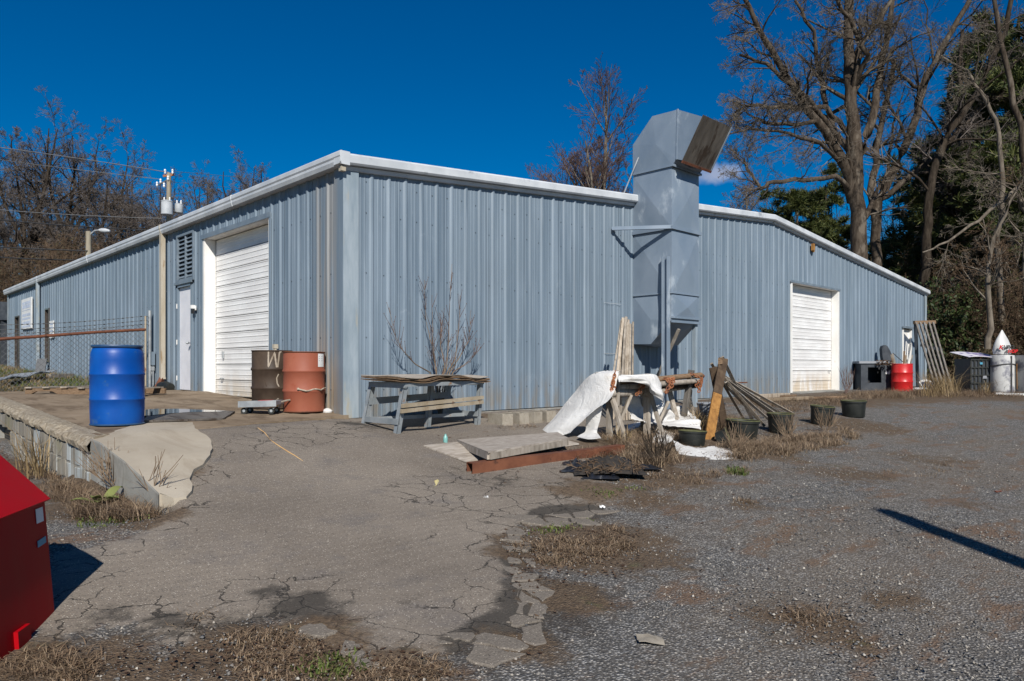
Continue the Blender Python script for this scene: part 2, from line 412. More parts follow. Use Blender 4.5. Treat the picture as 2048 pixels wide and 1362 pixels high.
def wood_mat(name, c1, c2, dark, axis=(1, 1, 1), vary=.12):
    k = NT(name); v = k.mp(axis)
    f = k.noise(14, 6, .6, v, dist=.6)
    col = k.ramp(f, [(.25, dark), (.48, c1), (.75, c2)])
    col = k.mix(k.mr(k.noise(2.2, 6, .65), .55, .75, 0, .5), col, dark)
    h = k.n('ShaderNodeHueSaturation'); k.put(h.inputs['Color'], col); k.put(h.inputs['Value'], k.mr(k.rand(), 0, 1, 1-vary, 1+vary, False))
    k.bump(f, .5, .006)
    return k.fin(h.outputs[0], .85, 0, .2)

def foliage_mat(name, c1, c2, c3, transl=.25):
    k = NT(name); r = k.isl()
    col = k.ramp(r, [(0, c1), (.5, c2), (1, c3)])
    k.fin(col, .6, 0, .3)
    t = k.n('ShaderNodeBsdfTranslucent'); k.put(t.inputs['Color'], col)
    m = k.n('ShaderNodeMixShader'); m.inputs[0].default_value = transl
    k.t.links.new(k.b.outputs[0], m.inputs[1]); k.t.links.new(t.outputs[0], m.inputs[2]); k.t.links.new(m.outputs[0], k.o.inputs['Surface'])
    return k.m

def bark_mat(name, c1, c2, c3=None, sc=6):
    k = NT(name); pos = k.n('ShaderNodeNewGeometry').outputs['Position']
    f = k.noise(sc, 7, .7, k.mp((1, 1, .25), v=pos))
    col = k.mix(k.mr(f, .35, .68), c1, c2)
    if c3: col = k.mix(k.mr(k.noise(sc*.35, 5, .6, k.mp((1, 1, .5), loc=(4, 2, 1), v=pos)), .55, .66, 0, .8), col, c3)
    if 'twig' not in name and 'stem' not in name: k.bump(f, .7, .04)
    return k.fin(col, .95, 0, .05)

MAT['ground'] = ground_mat(); MAT['wall'] = wall_mat(); MAT['door'] = white_door_mat()
MAT['dock'] = concrete_mat('dock_concrete', (.125, .090, .058), (.205, .155, .105), (.27, .215, .155), (.085, .058, .035), 1.0, .75)
MAT['ramp'] = concrete_mat('pale_concrete', (.29, .248, .19), (.35, .305, .24), (.40, .355, .285), (.24, .195, .14), .8, .5)
MAT['edge'] = concrete_mat('broken_concrete', (.13, .098, .065), (.235, .20, .15), (.38, .34, .275), (.10, .075, .05), 22, .45)
MAT['foot'] = concrete_mat('foundation_concrete', (.18, .175, .16), (.25, .245, .225), (.32, .31, .28), (.12, .11, .09), 2, .4)
MAT['block'] = block_wall_mat()
MAT['cinder'] = concrete_mat('cinder_block', (.20, .178, .145), (.28, .25, .205), (.34, .31, .26), (.17, .14, .10), 5, .5)
MAT['gutter'] = weathered('galvanised_gutter', (.42, .445, .47), (.55, .575, .60), 2, .45, .0, (.30, .32, .34), .3, 3, .06, 10)
MAT['trim'] = weathered('grey_trim', (.20, .25, .29), (.30, .35, .39), 3, .5, .0, (.33, .31, .25), .35, 2, .08, 12, (2, 2, .4))
MAT['tantrim'] = weathered('tan_downspout', (.36, .31, .23), (.44, .40, .33), 2, .55, 0, (.27, .19, .11), .35, 4, .08, 12, (2, 2, .4))
MAT['jamb'] = weathered('white_jamb', (.68, .66, .62), (.78, .77, .74), 2, .5, 0, (.46, .36, .22), .22, 3, .06, 12, (1, 1, .5))
MAT['mandoor'] = weathered('pale_lilac_door', (.60, .60, .64), (.68, .68, .71), 2, .45, 0, None, .2, 3, .05, 9)
MAT['louver'] = weathered('louver_paint', (.12, .155, .19), (.17, .21, .25), 4, .5)
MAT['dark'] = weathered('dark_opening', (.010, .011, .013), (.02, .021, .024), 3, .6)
MAT['brownglass'] = weathered('brown_window', (.045, .036, .032), (.075, .062, .055), 2, .25)
MAT['duct'] = weathered('duct_paint', (.150, .195, .250), (.205, .252, .310), 1.3, .42, .05, (.33, .38, .43), .34, 1.7, .08, 6, (1, 1, .6))
MAT['ductdark'] = weathered('duct_edge', (.06, .075, .09), (.10, .12, .14), 3, .5, .1)
MAT['flap'] = weathered('rusty_flap', (.075, .064, .054), (.135, .118, .10), 2, .55, .2, (.040, .026, .017), .6, 2, .15, 12, (3, 1, .6))
MAT['under'] = weathered('duct_underside', (.13, .12, .115), (.18, .165, .155), 2, .5, .2, (.09, .07, .055), .3, 3)
MAT['rust'] = weathered('rusty_steel', (.095, .030, .014), (.17, .062, .030), 4, .75, .15, (.055, .022, .013), .4, 6, .3, 60)
MAT['rustlite'] = weathered('orange_rust', (.22, .075, .030), (.33, .13, .055), 6, .8, 0, (.12, .05, .03), .4, 7, .3, 60)
MAT['galv'] = weathered('dull_galvanised', (.26, .28, .30), (.38, .40, .41), 5, .45, .35, (.22, .15, .10), .2, 6)
MAT['steelgrey'] = weathered('bench_grey_steel', (.19, .215, .23), (.28, .30, .31), 5, .55, .1, (.23, .13, .07), .25, 7, .15, 40)
MAT['tube'] = weathered('tan_steel_rail', (.30, .24, .16), (.40, .34, .25), 4, .6, .1, (.22, .095, .04), .42, 7, .15, 40)
MAT['ply'] = wood_mat('weathered_plywood', (.31, .27, .225), (.45, .41, .36), (.16, .13, .105), (.35, 1.6, 1))
MAT['plyedge'] = wood_mat('split_ply_edge', (.175, .115, .070), (.27, .185, .12), (.065, .038, .022), (1, 1, 6))
MAT['greywood'] = wood_mat('grey_wood', (.27, .235, .195), (.41, .37, .32), (.12, .10, .08), (1, 1, .25), .18)
MAT['palewood'] = wood_mat('pale_wood', (.27, .225, .175), (.40, .35, .29), (.13, .098, .07), (1, 1, .15), .28)
MAT['darkplank'] = wood_mat('dark_brown_plank', (.060, .040, .026), (.10, .070, .045), (.030, .020, .014), (1, 1, .3))
MAT['panelwood'] = wood_mat('grey_door_panel', (.32, .28, .24), (.46, .42, .37), (.19, .16, .135), (.5, 2, 1))
MAT['yellowwood'] = wood_mat('amber_wood', (.24, .118, .034), (.33, .175, .055), (.11, .052, .02), (1, 1, .3))
def fabric_mat():
    k = NT('white_fabric'); f = k.noise(2.5, 6, .6)
    col = k.mix(k.mr(f, .3, .7), (.52, .51, .495), (.62, .615, .60)); col = k.mix(k.mr(k.noise(3.5, 7, .7, k.mp(loc=(2, 5, 1))), .56, .74, 0, .55), col, (.36, .32, .26))
    w = k.ma('ADD', k.noise(4.5, 5, .6, k.mp((1.6, .7, .7)), dist=1.2), k.ma('MULTIPLY', k.noise(18, 5, .65, dist=.8), .35))
    k.bump(w, .55, .05); return k.fin(col, .88, 0, .2)
MAT['tarp'] = fabric_mat()
MAT['blackpl'] = weathered('black_plastic', (.006, .008, .007), (.016, .018, .015), 5, .6, 0, (.04, .037, .028), .12, 8, .1, 30)
MAT['blacksheet'] = weathered('black_sheeting', (.010, .011, .014), (.022, .024, .03), 5, .28, 0, None, .2, 8, .4, 14)
MAT['moss'] = weathered('mossy_rim', (.06, .065, .022), (.11, .11, .045), 20, .9)
MAT['soil'] = weathered('soil_fill', (.018, .014, .010), (.055, .040, .026), 18, .95, 0, None, .3, 8, .8, 40)
MAT['redpaint'] = weathered('dumpster_red', (.30, .001, .004), (.36, .002, .007), 2.5, .5, 0, (.34, .008, .010), .25, 2.2, .05, 8, (1, 1, .2), 0, .12)
MAT['white'] = weathered('white_plastic', (.62, .62, .61), (.72, .72, .71), 4, .5)
MAT['cyan'] = weathered('blue_sticker', (.05, .22, .33), (.07, .27, .38), 6, .5)
MAT['grey'] = weathered('grey_plastic', (.17, .18, .20), (.25, .26, .28), 4, .5, 0, (.33, .33, .33), .2, 6)
MAT['darkgrey'] = weathered('dark_grey_plastic', (.022, .026, .033), (.045, .052, .062), 4, .5)
MAT['cable'] = weathered('grey_cable', (.14, .14, .14), (.20, .20, .20), 4, .6)
MAT['cabledark'] = weathered('dark_cable', (.03, .03, .03), (.05, .05, .05), 4, .6)
MAT['pole'] = weathered('pole_wood', (.20, .175, .13), (.30, .265, .20), 5, .9, 0, None, .3, 5, .3, 30, (1, 1, .2))
MAT['trafo'] = weathered('transformer_grey', (.33, .355, .375), (.42, .44, .46), 3, .5)
MAT['leaflit'] = foliage_mat('dead_leaves', (.045, .024, .014), (.095, .056, .033), (.16, .105, .066), .15)
MAT['straw'] = foliage_mat('dry_grass_blades', (.115, .075, .046), (.215, .150, .098), (.33, .25, .165), .25)
MAT['straw3'] = foliage_mat('matted_straw_blades', (.15, .102, .064), (.27, .195, .13), (.40, .31, .21), .25)
MAT['char'] = weathered('charred_litter', (.010, .009, .008), (.038, .030, .023), 22, .9, 0, (.07, .045, .028), .25, 14, .6, 40)
MAT['straw2'] = foliage_mat('tan_grass_blades', (.20, .135, .065), (.28, .20, .105), (.37, .28, .155), .3)
MAT['greengrass'] = foliage_mat('green_grass_blades', (.055, .085, .015), (.10, .14, .03), (.17, .18, .06), .3)
MAT['mullein'] = foliage_mat('mullein_leaf', (.16, .20, .06), (.22, .25, .08), (.27, .29, .10), .3)
MAT['stone'] = None
k = NT('loose_stone'); k_r = k.isl(); MAT['stone'] = k.fin(k.ramp(k_r, [(0, (.055, .056, .06)), (.45, (.14, .138, .135)), (.75, (.235, .215, .19)), (.93, (.32, .29, .25)), (1, (.44, .41, .36))]), .85, 0, .3)
MAT['bark'] = bark_mat('grey_brown_bark', (.034, .026, .020), (.092, .073, .056), (.145, .122, .097))
MAT['barkdark'] = bark_mat('dark_bark', (.022, .017, .013), (.058, .046, .035))
MAT['twig'] = bark_mat('twig_bark', (.098, .083, .074), (.185, .160, .145))
MAT['weedstem'] = bark_mat('weed_stem', (.12, .085, .058), (.24, .18, .125))
MAT['twigred'] = bark_mat('red_twig_bark', (.078, .050, .043), (.150, .105, .092))
MAT['twigpale'] = bark_mat('pale_twig_bark', (.085, .070, .055), (.19, .162, .13))
MAT['brush'] = bark_mat('brush_twig', (.075, .050, .033), (.165, .115, .076))
MAT['pine'] = foliage_mat('pine_needles', (.026, .040, .013), (.060, .078, .022), (.12, .125, .036), .15)
MAT['ivy'] = foliage_mat('glossy_leaf', (.012, .024, .008), (.030, .050, .013), (.075, .10, .03), .15)
MAT['thick'] = foliage_mat('thicket_leaf', (.035, .030, .015), (.06, .05, .026), (.10, .08, .04), .15)
MAT['chain'] = weathered('chain_link_wire', (.06, .065, .07), (.12, .125, .13), 6, .55, .2)

# ------------------------------------------------------------------ ground sheet
def seg_dist(px, py, poly):
    d = np.full(px.shape, 1e9); ins = np.zeros(px.shape, bool); n = len(poly)
    for i in range(n):
        ax, ay = poly[i]; bx, by = poly[(i+1) % n]
        dx, dy = bx-ax, by-ay; L = dx*dx+dy*dy+1e-12
        t = np.clip(((px-ax)*dx+(py-ay)*dy)/L, 0, 1)
        d = np.minimum(d, np.hypot(px-ax-t*dx, py-ay-t*dy))
        cond = (ay > py) != (by > py)
        with np.errstate(divide='ignore', invalid='ignore'): xi = (bx-ax)*(py-ay)/(by-ay+1e-12)+ax
        ins ^= cond & (px < xi)
    return np.where(ins, d, -d)
ASPH_PX = [(322, 1030), (290, 1062), (228, 1085), (150, 1105), (105, 1115), (60, 1230), (60, 1330), (130, 1285), (250, 1262), (340, 1290), (420, 1262), (500, 1240),
           (575, 1250), (630, 1290), (690, 1335), (800, 1335), (900, 1310), (975, 1290), (1040, 1262), (1075, 1215), (1035, 1170), (1045, 1120),
           (1010, 1085), (1060, 1050), (1190, 1030), (1245, 985), (1180, 950), (1290, 930), (1330, 880), (1300, 850)]
ASPH = [tuple(g(*p)[:2]) for p in ASPH_PX] + [(4.6, -.6), (3.5, .2), (-.1, .2), (-3.55, -.4), (-3.5, -1.2), (-3.1, -2.4)]
def ell(list_px, a, b):
    out = np.zeros(a.shape)
    for px, py, r, amp in list_px:
        c = g(px, py); d = np.hypot(a-c[0], b-c[1])/r
        out = np.maximum(out, amp*np.clip(1.25-d, 0, 1))
    return out
DIRT = [(1175, 1090, .75, .95), (1070, 1105, .4, .8), (1250, 1110, .6, .7), (1130, 1195, .35, .75), (1040, 1300, .3, .6), (600, 1300, .42, .95), (480, 1310, .4, .9), (400, 1330, .3, .8),
        (560, 1345, .5, .8), (760, 1350, .35, .7), (1260, 905, .9, .95), (1340, 890, .9, .95), (1290, 950, .7, .9), (1420, 880, .9, .9), (1500, 900, .8, .8), (1600, 880, .8, .8),
        (1200, 985, .7, .55), (1000, 835, .5, .8), (1700, 850, 1.2, .75), (1560, 915, .5, .6), (1500, 800, 1.6, .9), (1640, 800, 2.0, .9), (1760, 795, 2.0, .9), (1850, 790, 2.5, .9), (1950, 792, 2.5, .95), (2040, 795, 2.5, .9),
        (230, 1010, .8, .95), (150, 980, 1.0, .9), (300, 1040, .3, .9), (60, 1340, .35, .8), (200, 1345, .4, .75), (1490, 1010, .3, .5), (1300, 1010, .5, .5), (1620, 1250, .5, .55),
        (1800, 1200, .4, .45), (1950, 1010, .5, .3), (1700, 950, .8, .5), (1860, 920, .9, .4), (60, 935, 1.4, .8)]
STAIN = [(225, 1240, .18, .8), (610, 1215, .3, .95), (640, 1255, .22, .9), (540, 1190, .2, .7), (1045, 1275, .3, .95), (1065, 1180, .3, .95), (1020, 1240, .2, .7), (470, 1255, .3, .8), (1110, 1240, .38, .85), (1180, 1200, .42, .75), (1160, 1130, .5, .6), (1290, 1000, .5, .5), (820, 1205, .15, .6),
         (705, 850, .3, .9), (740, 858, .3, .7), (380, 845, .3, .6), (1000, 965, .4, .6), (330, 1260, .3, .7), (120, 1290, .3, .6), (960, 1330, .3, .6)]
CRK = [(700, 850, .9, .8), (600, 870, 1.0, .75), (480, 900, .7, .6), (860, 990, .6, .8), (1000, 985, 1.1, 1), (1150, 980, .8, 1), (1050, 1040, .5, 1), (560, 1200, .5, .9), (650, 1300, .5, .9), (930, 1240, .4, .8)]
def axis_coords(lo, hi, step, far):
    x = list(np.arange(lo, hi, step)); s = step
    l, r = [lo], [x[-1]]
    while r[-1] < far: s *= 1.22; r.append(r[-1]+s)
    s = step
    while l[-1] > -far: s *= 1.22; l.append(l[-1]-s)
    return np.array(l[:0:-1]+x+r[1:])
ga = axis_coords(-7.5, 14.0, .065, 700); gb = axis_coords(-9.5, 3.0, .065, 700)
GA, GB = np.meshgrid(ga, gb, indexing='ij')
GZ = terr(GA, GB)
def vnoise(a, b, s, seed):
    r = np.random.default_rng(seed); o = np.zeros(a.shape)
    for i in range(5):
        th = r.uniform(0, 2*PI); ph = r.uniform(0, 2*PI); f = s*r.uniform(.6, 1.6)
        o += np.sin((a*math.cos(th)+b*math.sin(th))*f+ph)
    return o/5
nearw = np.clip(1.4-np.hypot(GA-1, GB+4)/14, 0, 1)
GZ = GZ + nearw*(vnoise(GA, GB, 2.2, 1)*.014 + vnoise(GA, GB, 6.5, 2)*.007)*np.where(GB < -.25, 1, .3)
asph = seg_dist(GA, GB, ASPH)
near_mask = (GA > -7.6) & (GA < 14.5) & (GB > -9.6) & (GB < 3.2)
asph = np.where(near_mask, asph, -5)
dirt = ell(DIRT, GA, GB); stain = ell(STAIN, GA, GB); crk = ell(CRK, GA, GB)
PIECE_PX = [[(1000, 1078), (1030, 1072), (1075, 1120), (1040, 1165), (1095, 1195), (1100, 1230), (1060, 1290), (980, 1312), (900, 1310), (880, 1290), (985, 1235), (1018, 1165)], [(1040, 1040), (1085, 1018), (1180, 1012), (1225, 1030), (1150, 1050), (1080, 1060)]]
for P_ in PIECE_PX: stain = np.maximum(stain, np.clip((seg_dist(GA, GB, [tuple(g(*q)[:2]) for q in P_])+.10)/.12, 0, 1)*.95)
bank = np.clip((GB-7.3)/.5, 0, 1)*np.clip((1-GA)/.5, 0, 1)
bank = np.maximum(bank, np.clip((np.hypot(GA-10, GB-10)-34)/6, 0, 1)); bank = np.maximum(bank, np.clip((GA-27)/3, 0, 1)*np.clip((GB+1.5)/2, 0, 1))
RAMP_PX = [(372, 853), (388, 861), (400, 872), (418, 884), (426, 903), (416, 925), (404, 938), (385, 953), (381, 970), (384, 985), (377, 1000), (360, 1012), (340, 1018), (322, 1022)]
RP0 = [tuple(g(*q_)[:2]) for q_ in RAMP_PX]
rampd = seg_dist(GA, GB, RP0+[(-3.45, -3.2), (-3.45, -.7), (RP0[0][0], -.5)])
# broken edge: the paving is a few centimetres proud of the gravel
GZ = GZ + np.clip(asph/.12, 0, 1)*.018*nearw
GZ = GZ - .14*np.clip((rampd-.05)/.08, 0, 1)
na, nb = GA.shape
GV = np.stack([GA, GB, GZ], -1).reshape(-1, 3)
ii = (np.arange(na-1)[:, None]*nb+np.arange(nb-1)[None]).ravel()
GF = np.stack([ii, ii+nb, ii+nb+1, ii+1], -1)
ground = raw_obj('ground', GV, GF, MAT['ground'], attrs={'asph': asph.ravel(), 'dirt': dirt.ravel(), 'stain': stain.ravel(), 'crk': crk.ravel(), 'bank': bank.ravel()}, smooth=True)
tag(ground, kind='structure')

# pieces of cracked paving along the broken edge, each its own slab with open joints
def clip_half(poly, n, d):
    out = []; m = len(poly)
    for i in range(m):
        p, q = poly[i], poly[(i+1) % m]; sp = p[0]*n[0]+p[1]*n[1]-d; sq = q[0]*n[0]+q[1]*n[1]-d
        if sp <= 0: out.append(p)
        if (sp < 0 < sq) or (sq < 0 < sp):
            t = sp/(sp-sq); out.append((p[0]+(q[0]-p[0])*t, p[1]+(q[1]-p[1])*t))
    return out
def asphalt_piece_mat():
    k = NT('cracked_paving'); pos = k.n('ShaderNodeNewGeometry').outputs['Position']
    c = k.mix(k.noise(1.2, 5, .6, pos), (.112, .096, .080), (.165, .143, .119))
    vc = k.sep(k.vor(95, 'F1', 'Color', pos)); vd = k.vor(95, 'F1', 'Distance', pos)
    c = k.mix(k.ma('MULTIPLY', k.ma('MULTIPLY', k.mr(vc[0], .78, .82), k.mr(vd, .42, .25)), .75), c, (.42, .37, .30))
    c = k.mix(k.ma('MULTIPLY', k.ma('MULTIPLY', k.mr(vc[2], .80, .84), k.mr(vd, .45, .28)), .6), c, (.035, .032, .03))
    c = k.mix(k.mr(k.noise(70, 3, .6, pos), .4, .7, 0, .4), c, (.23, .205, .175))
    k.bump(vd, .5, .006)
    return k.fin(c, .9, 0, .25)
MAT['piece'] = asphalt_piece_mat()
def pieces(region_px, size, keep, seed):
    reg = [tuple(g(*p)[:2]) for p in region_px]; r = np.random.default_rng(seed)
    lo = np.min(reg, 0); hi = np.max(reg, 0)
    pts = []
    pts = [(r.uniform(lo[0]-size, hi[0]+size), r.uniform(lo[1]-size, hi[1]+size)) for _ in range(int((hi[0]-lo[0]+2*size)*(hi[1]-lo[1]+2*size)/size**2))]
    P = np.array(pts); sd = seg_dist(P[:, 0], P[:, 1], reg)
    for i, c in enumerate(P):
        if sd[i] < -.02 or r.random() > keep: continue
        poly = [(c[0]+q[0]*size*1.05, c[1]+q[1]*size*1.05) for q in ((-1, -1), (1, -1), (1, 1), (-1, 1))]
        for j in np.argsort(np.hypot(*(P-c).T))[1:14]:
            n = P[j]-c; L = np.hypot(*n); n = n/L
            poly = clip_half(poly, n, float(np.dot(n, c)+L/2-r.uniform(.004, .016)))
            if len(poly) < 3: break
        if len(poly) < 3: continue
        pp = []
        for a in range(len(poly)):                       # ragged outline
            p, q = np.array(poly[a]), np.array(poly[(a+1) % len(poly)]); e = q-p
            for t in (0, .33, .66): pp.append(p+e*t+(r.uniform(-1, 1, 2)*.016 if t else r.uniform(-1, 1, 2)*.006))
        tilt = r.uniform(-.03, .03, 2); h = r.uniform(.002, .013)
        top = [(p[0], p[1], tz(*p)+.006+h*.5+np.dot(tilt, p-c)) for p in pp]
        ins = [(c[0]+(p[0]-c[0])*.94, c[1]+(p[1]-c[1])*.94, z+.006) for p, (_, _, z) in zip(pp, top)]
        m = MB(); N = len(pp)
        vs = [(x, y, z-.06) for x, y, z in top]+top+ins
        fs = [(k2, (k2+1) % N, N+(k2+1) % N, N+k2) for k2 in range(N)]+[(N+k2, N+(k2+1) % N, 2*N+(k2+1) % N, 2*N+k2) for k2 in range(N)]+[tuple(range(2*N, 3*N))]
        m.add(vs, fs).build('asphalt_piece', MAT['piece'], ground)
pieces([(1000, 1078), (1030, 1072), (1075, 1120), (1040, 1165), (1095, 1195), (1100, 1230), (1060, 1290), (980, 1312), (900, 1310), (880, 1290), (985, 1235), (1018, 1165)], .14, .85, 3)
pieces([(1040, 1040), (1085, 1018), (1180, 1012), (1225, 1030), (1150, 1050), (1080, 1060)], .17, .9, 4)
pieces([(600, 1262), (680, 1330), (760, 1335), (745, 1300), (690, 1285), (640, 1250)], .12, .6, 5)
# ------------------------------------------------------------------ warehouse
LA, LB = 26.2, 25.3                       # gable length along a, eave length along b
RIDGE = 13.07; ZE, ZR = 3.62, 4.68
def rake(a): return ZE+(ZR-ZE)*(a/RIDGE if a <= RIDGE else (LA-a)/(LA-RIDGE))
wh = thing('warehouse', 'long low grey-blue ribbed steel warehouse with white roll-up doors', 'warehouse', (0, 0, 0))
RIB = [.1524, .4572, .762]
def profile(s0, s1, cuts):
    pts = {0.0: 0.003}
    for c in RIB:
        for ds, d in ((-.042, 0), (-.016, .024), (.016, .024), (.042, 0)): pts[c+ds] = d
        for q in (-.118, .118):
            for ds, d in ((-.014, 0), (-.004, .005), (.004, .005), (.014, 0)): pts[c+q+ds] = d
    pts[.9144] = 0.0
    xs = sorted(pts); ys = [pts[x] for x in xs]
    L = s1-s0
    add = [c-s0 for c in cuts if 0 < c-s0 < L]+([L] if L < .914 else [])
    X = sorted([x for x in xs if x <= L+1e-6]+add)
    return [(s0+x, float(np.interp(x, xs, ys))) for x in X]
OPEN_R = [(14.34, 17.56, -9, 3.07), (23.55, 24.45, -9, 2.15)]
OPEN_L = [(2.357, 5.117, -9, 3.17), (5.80, 6.62, -9, 2.38), (5.68, 6.60, 2.45, 3.42), (23.1, 23.8, .70, 2.56), (18.25, 18.74, .90, 2.56)]
def wall_panels(side):
    L = LA if side == 'R' else LB; ops = OPEN_R if side == 'R' else OPEN_L
    zb = -.06; s0 = 0; shared = {}
    while s0 < L-.05:
        s1 = min(s0+.9144, L)
        cuts = [q for o in ops for q in (o[0], o[1])]+([RIDGE] if side == 'R' else [])
        pr = profile(s0, s1, cuts); m = MB()
        hit = any(o[0] < s1 and o[1] > s0 for o in ops)
        key = (side, round(s1-s0, 3)) if (side == 'L' and not hit) else None
        if key and key in shared:
            o = bpy.data.objects.new('wall_panel', shared[key][0]); COL.objects.link(o); o.parent = wh
            o.location = (0, s0-shared[key][1], 0); s0 = s1; continue
        P = (lambda s, d, z: (s, -d, z)) if side == 'R' else (lambda s, d, z: (-d, s, z))
        for (x0, d0), (x1, d1) in zip(pr, pr[1:]):
            if x1-x0 < 1e-5: continue
            mid = (x0+x1)/2
            t0, t1 = (rake(x0), rake(x1)) if side == 'R' else (ZE, ZE)
            iv = [(zb, None)]; segs = []
            lo = zb
            for o in sorted([o for o in ops if o[0]-1e-6 <= mid <= o[1]+1e-6], key=lambda o: o[2]):
                if o[2] > lo: segs.append((lo, o[2], lo, o[2]))
                lo = max(lo, o[3])
            segs.append((lo, t0, lo, t1))
            for a0, b0, a1, b1 in segs:
                q = [P(x0, d0, a0), P(x1, d1, a1), P(x1, d1, b1), P(x0, d0, b0)]
                m.add(q if side == 'R' else q[::-1], [(0, 1, 2, 3)])
        ob = m.build('wall_panel', MAT['wall'], wh)
        if key: shared[key] = (ob.data, s0)
        s0 = s1
wall_panels('R'); wall_panels('L')
# plain walls on the sides away from the photograph, roof, foundation
MB().add([(LA, 0, -.1), (LA, LB, -.1), (LA, LB, ZE), (LA, 0, ZE)], [(0, 1, 2, 3)]).build('end_wall', MAT['wall'], wh)
MB().add([(0, LB, -.1), (LA, LB, -.1), (LA, LB, ZE), (RIDGE, LB, ZR), (0, LB, ZE)], [(0, 1, 2, 3, 4)]).build('end_wall', MAT['wall'], wh)
m = MB()
for (x0, z0), (x1, z1) in (((-.03, ZE+.03), (RIDGE, ZR+.06)), ((RIDGE, ZR+.06), (LA+.1, ZE+.03))):
    m.prism([(x0, -.02, z0), (x1, -.02, z1), (x1, -.02, z1+.05), (x0, -.02, z0+.05)], (0, LB+.04, 0))
m.build('roof', MAT['gutter'], wh)
m = MB(); m.box2((.03, -.035, -.75), (14.30, .25, -.075)); m.box2((17.60, -.035, -.75), (LA, .25, -.075)); m.build('foundation', MAT['foot'], wh)
MB().box2((14.30, -.25, -.5), (17.60, .25, -.045)).build('door_sill', MAT['foot'], wh)
m = MB(); m.box2((.06, .06, -.2), (LA-.06, LB-.06, -.03)); m.build('floor_slab', MAT['foot'], wh)
# rake trim along the gable, gutter along the eave
for x0, x1, nm in ((0-.16, RIDGE, 'l'), (RIDGE, LA+.12, 'r')):
    z0, z1 = rake(max(0, x0)) - (.013 if x0 < 0 else 0), rake(min(LA, x1))
    m = MB()
    sec = [(.02, .10), (-.14, .10), (-.155, .075), (-.155, -.03), (-.135, -.055), (.02, -.055)]
    m.prism([(x0, b, z0+q) for b, q in sec], (x1-x0, 0, z1-z0))
    m.prism([(x0+.1, -.075, z0-.058), (x0+.1, .0, z0-.058), (x0+.1, .0, z0-.115), (x0+.1, -.06, z0-.115)], (x1-x0-.1, 0, z1-z0))
    m.build('rake_trim', MAT['gutter'], wh)
gsec = [(-.002, 3.735), (-.15, 3.735), (-.168, 3.715), (-.168, 3.66), (-.155, 3.635), (-.155, 3.60), (-.135, 3.545), (-.002, 3.545)]
gut = MB().prism([(a, -.16, z) for a, z in gsec], (0, LB+.3, 0)).build('gutter', MAT['gutter'], wh)
for bb in (3.55, 7.25, 13.1, 19.4):
    MB().prism([(a*1.04-.002, bb, (z-3.64)*1.06+3.64) for a, z in gsec], (0, .035, 0)).build('gutter_strap', MAT['tantrim'] if bb == 7.25 else MAT['gutter'], gut)
MB().box2((-.12, -.13, 3.46), (-.05, -.05, 3.53)).build('gutter_outlet', MAT['tantrim'], gut)
# corner trims
m = MB(); m.box2((-.045, -.048, -.055), (.21, -.036, rake(.1)-.06)); m.build('corner_trim', MAT['trim'], wh)
m = MB(); m.box2((-.047, -.047, -.055), (-.036, .20, 3.55)); m.build('corner_trim', MAT['wall'], wh)
m = MB(); m.box2((LA-.2, -.048, -.055), (LA+.045, -.036, rake(LA)-.06)); m.build('corner_trim', MAT['trim'], wh)
m = MB(); m.box2((-.047, LB-.2, -.0), (-.036, LB+.05, 3.55)); m.build('corner_trim', MAT['trim'], wh)
# downspouts on the eave wall
for bb, mm in ((7.28, 'tantrim'), (19.56, 'trim')):
    m = MB(); m.box2((-.145, bb-.055, .42), (-.055, bb+.055, 3.56)); m.box2((-.15, bb-.06, .42), (-.05, bb+.06, .46)); m.build('downspout', MAT[mm], wh)
MB().beam((-.1, 7.28, .44), (-.24, 7.16, .24), .085, .085).build('downspout_elbow', MAT['rust'], wh)
# sectional roll-up doors
def overhead(side, s0, s1, z0, z1, n, rec):
    P = (lambda s, d, z: (s, d, z)) if side == 'R' else (lambda s, d, z: (d, s, z))
    h = (z1-z0)/n; zc = (z0+z1)/2
    sec = [(rec+.04, .004), (rec, .004), (rec, h*.10), (rec+.006, h*.115), (rec+.006, h*.30), (rec, h*.315), (rec, h*.36), (rec+.006, h*.375), (rec+.006, h*.62), (rec, h*.635), (rec, h*.68), (rec+.006, h*.695), (rec+.006, h*.88), (rec, h*.90), (rec, h-.010), (rec+.04, h-.010)]
    dr = None
    for i in range(n):
        zz = z0+i*h
        m = MB().prism([P(s0+.005, d, zz+q) for d, q in sec], (s1-s0-.01, 0, 0) if side == 'R' else (0, s1-s0-.01, 0))
        if dr is None:
            dr = bpy.data.objects.new('overhead_door', None); COL.objects.link(dr); dr.parent = wh; ORG[dr.name] = Vector((0, 0, 0))
        m.build('door_section', MAT['door'], dr)
    return dr
dl = overhead('L', 2.36, 5.117, .13, 3.17, 10, .19)
dr_ = overhead('R', 14.345, 17.555, -.045, 3.07, 10, .19)
# backing behind the joints, handles and rollers
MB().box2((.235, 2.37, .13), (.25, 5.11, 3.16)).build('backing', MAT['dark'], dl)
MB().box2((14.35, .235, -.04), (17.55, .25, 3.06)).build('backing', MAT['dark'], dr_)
m = MB(); m.tube([(.185, 4.78, .46), (.14, 4.78, .46), (.14, 4.72, .46), (.185, 4.72, .46)], .012, 6); m.box2((.15, 4.70, .85), (.188, 4.73, .98)); m.build('handle', MAT['galv'], dl)
m = MB(); m.tube([(17.3, .185, .55), (17.3, .13, .55), (17.4, .13, .55), (17.4, .185, .55)], .012, 6); m.build('handle', MAT['galv'], dr_)
m = MB(); m.box2((-.03, 5.120, .1), (.19, 5.20, 3.17)); m.build('door_jamb', MAT['jamb'], wh)
m = MB(); m.box2((-.03, 2.28, .0), (.19, 2.354, 3.17)); m.build('door_jamb', MAT['jamb'], wh)
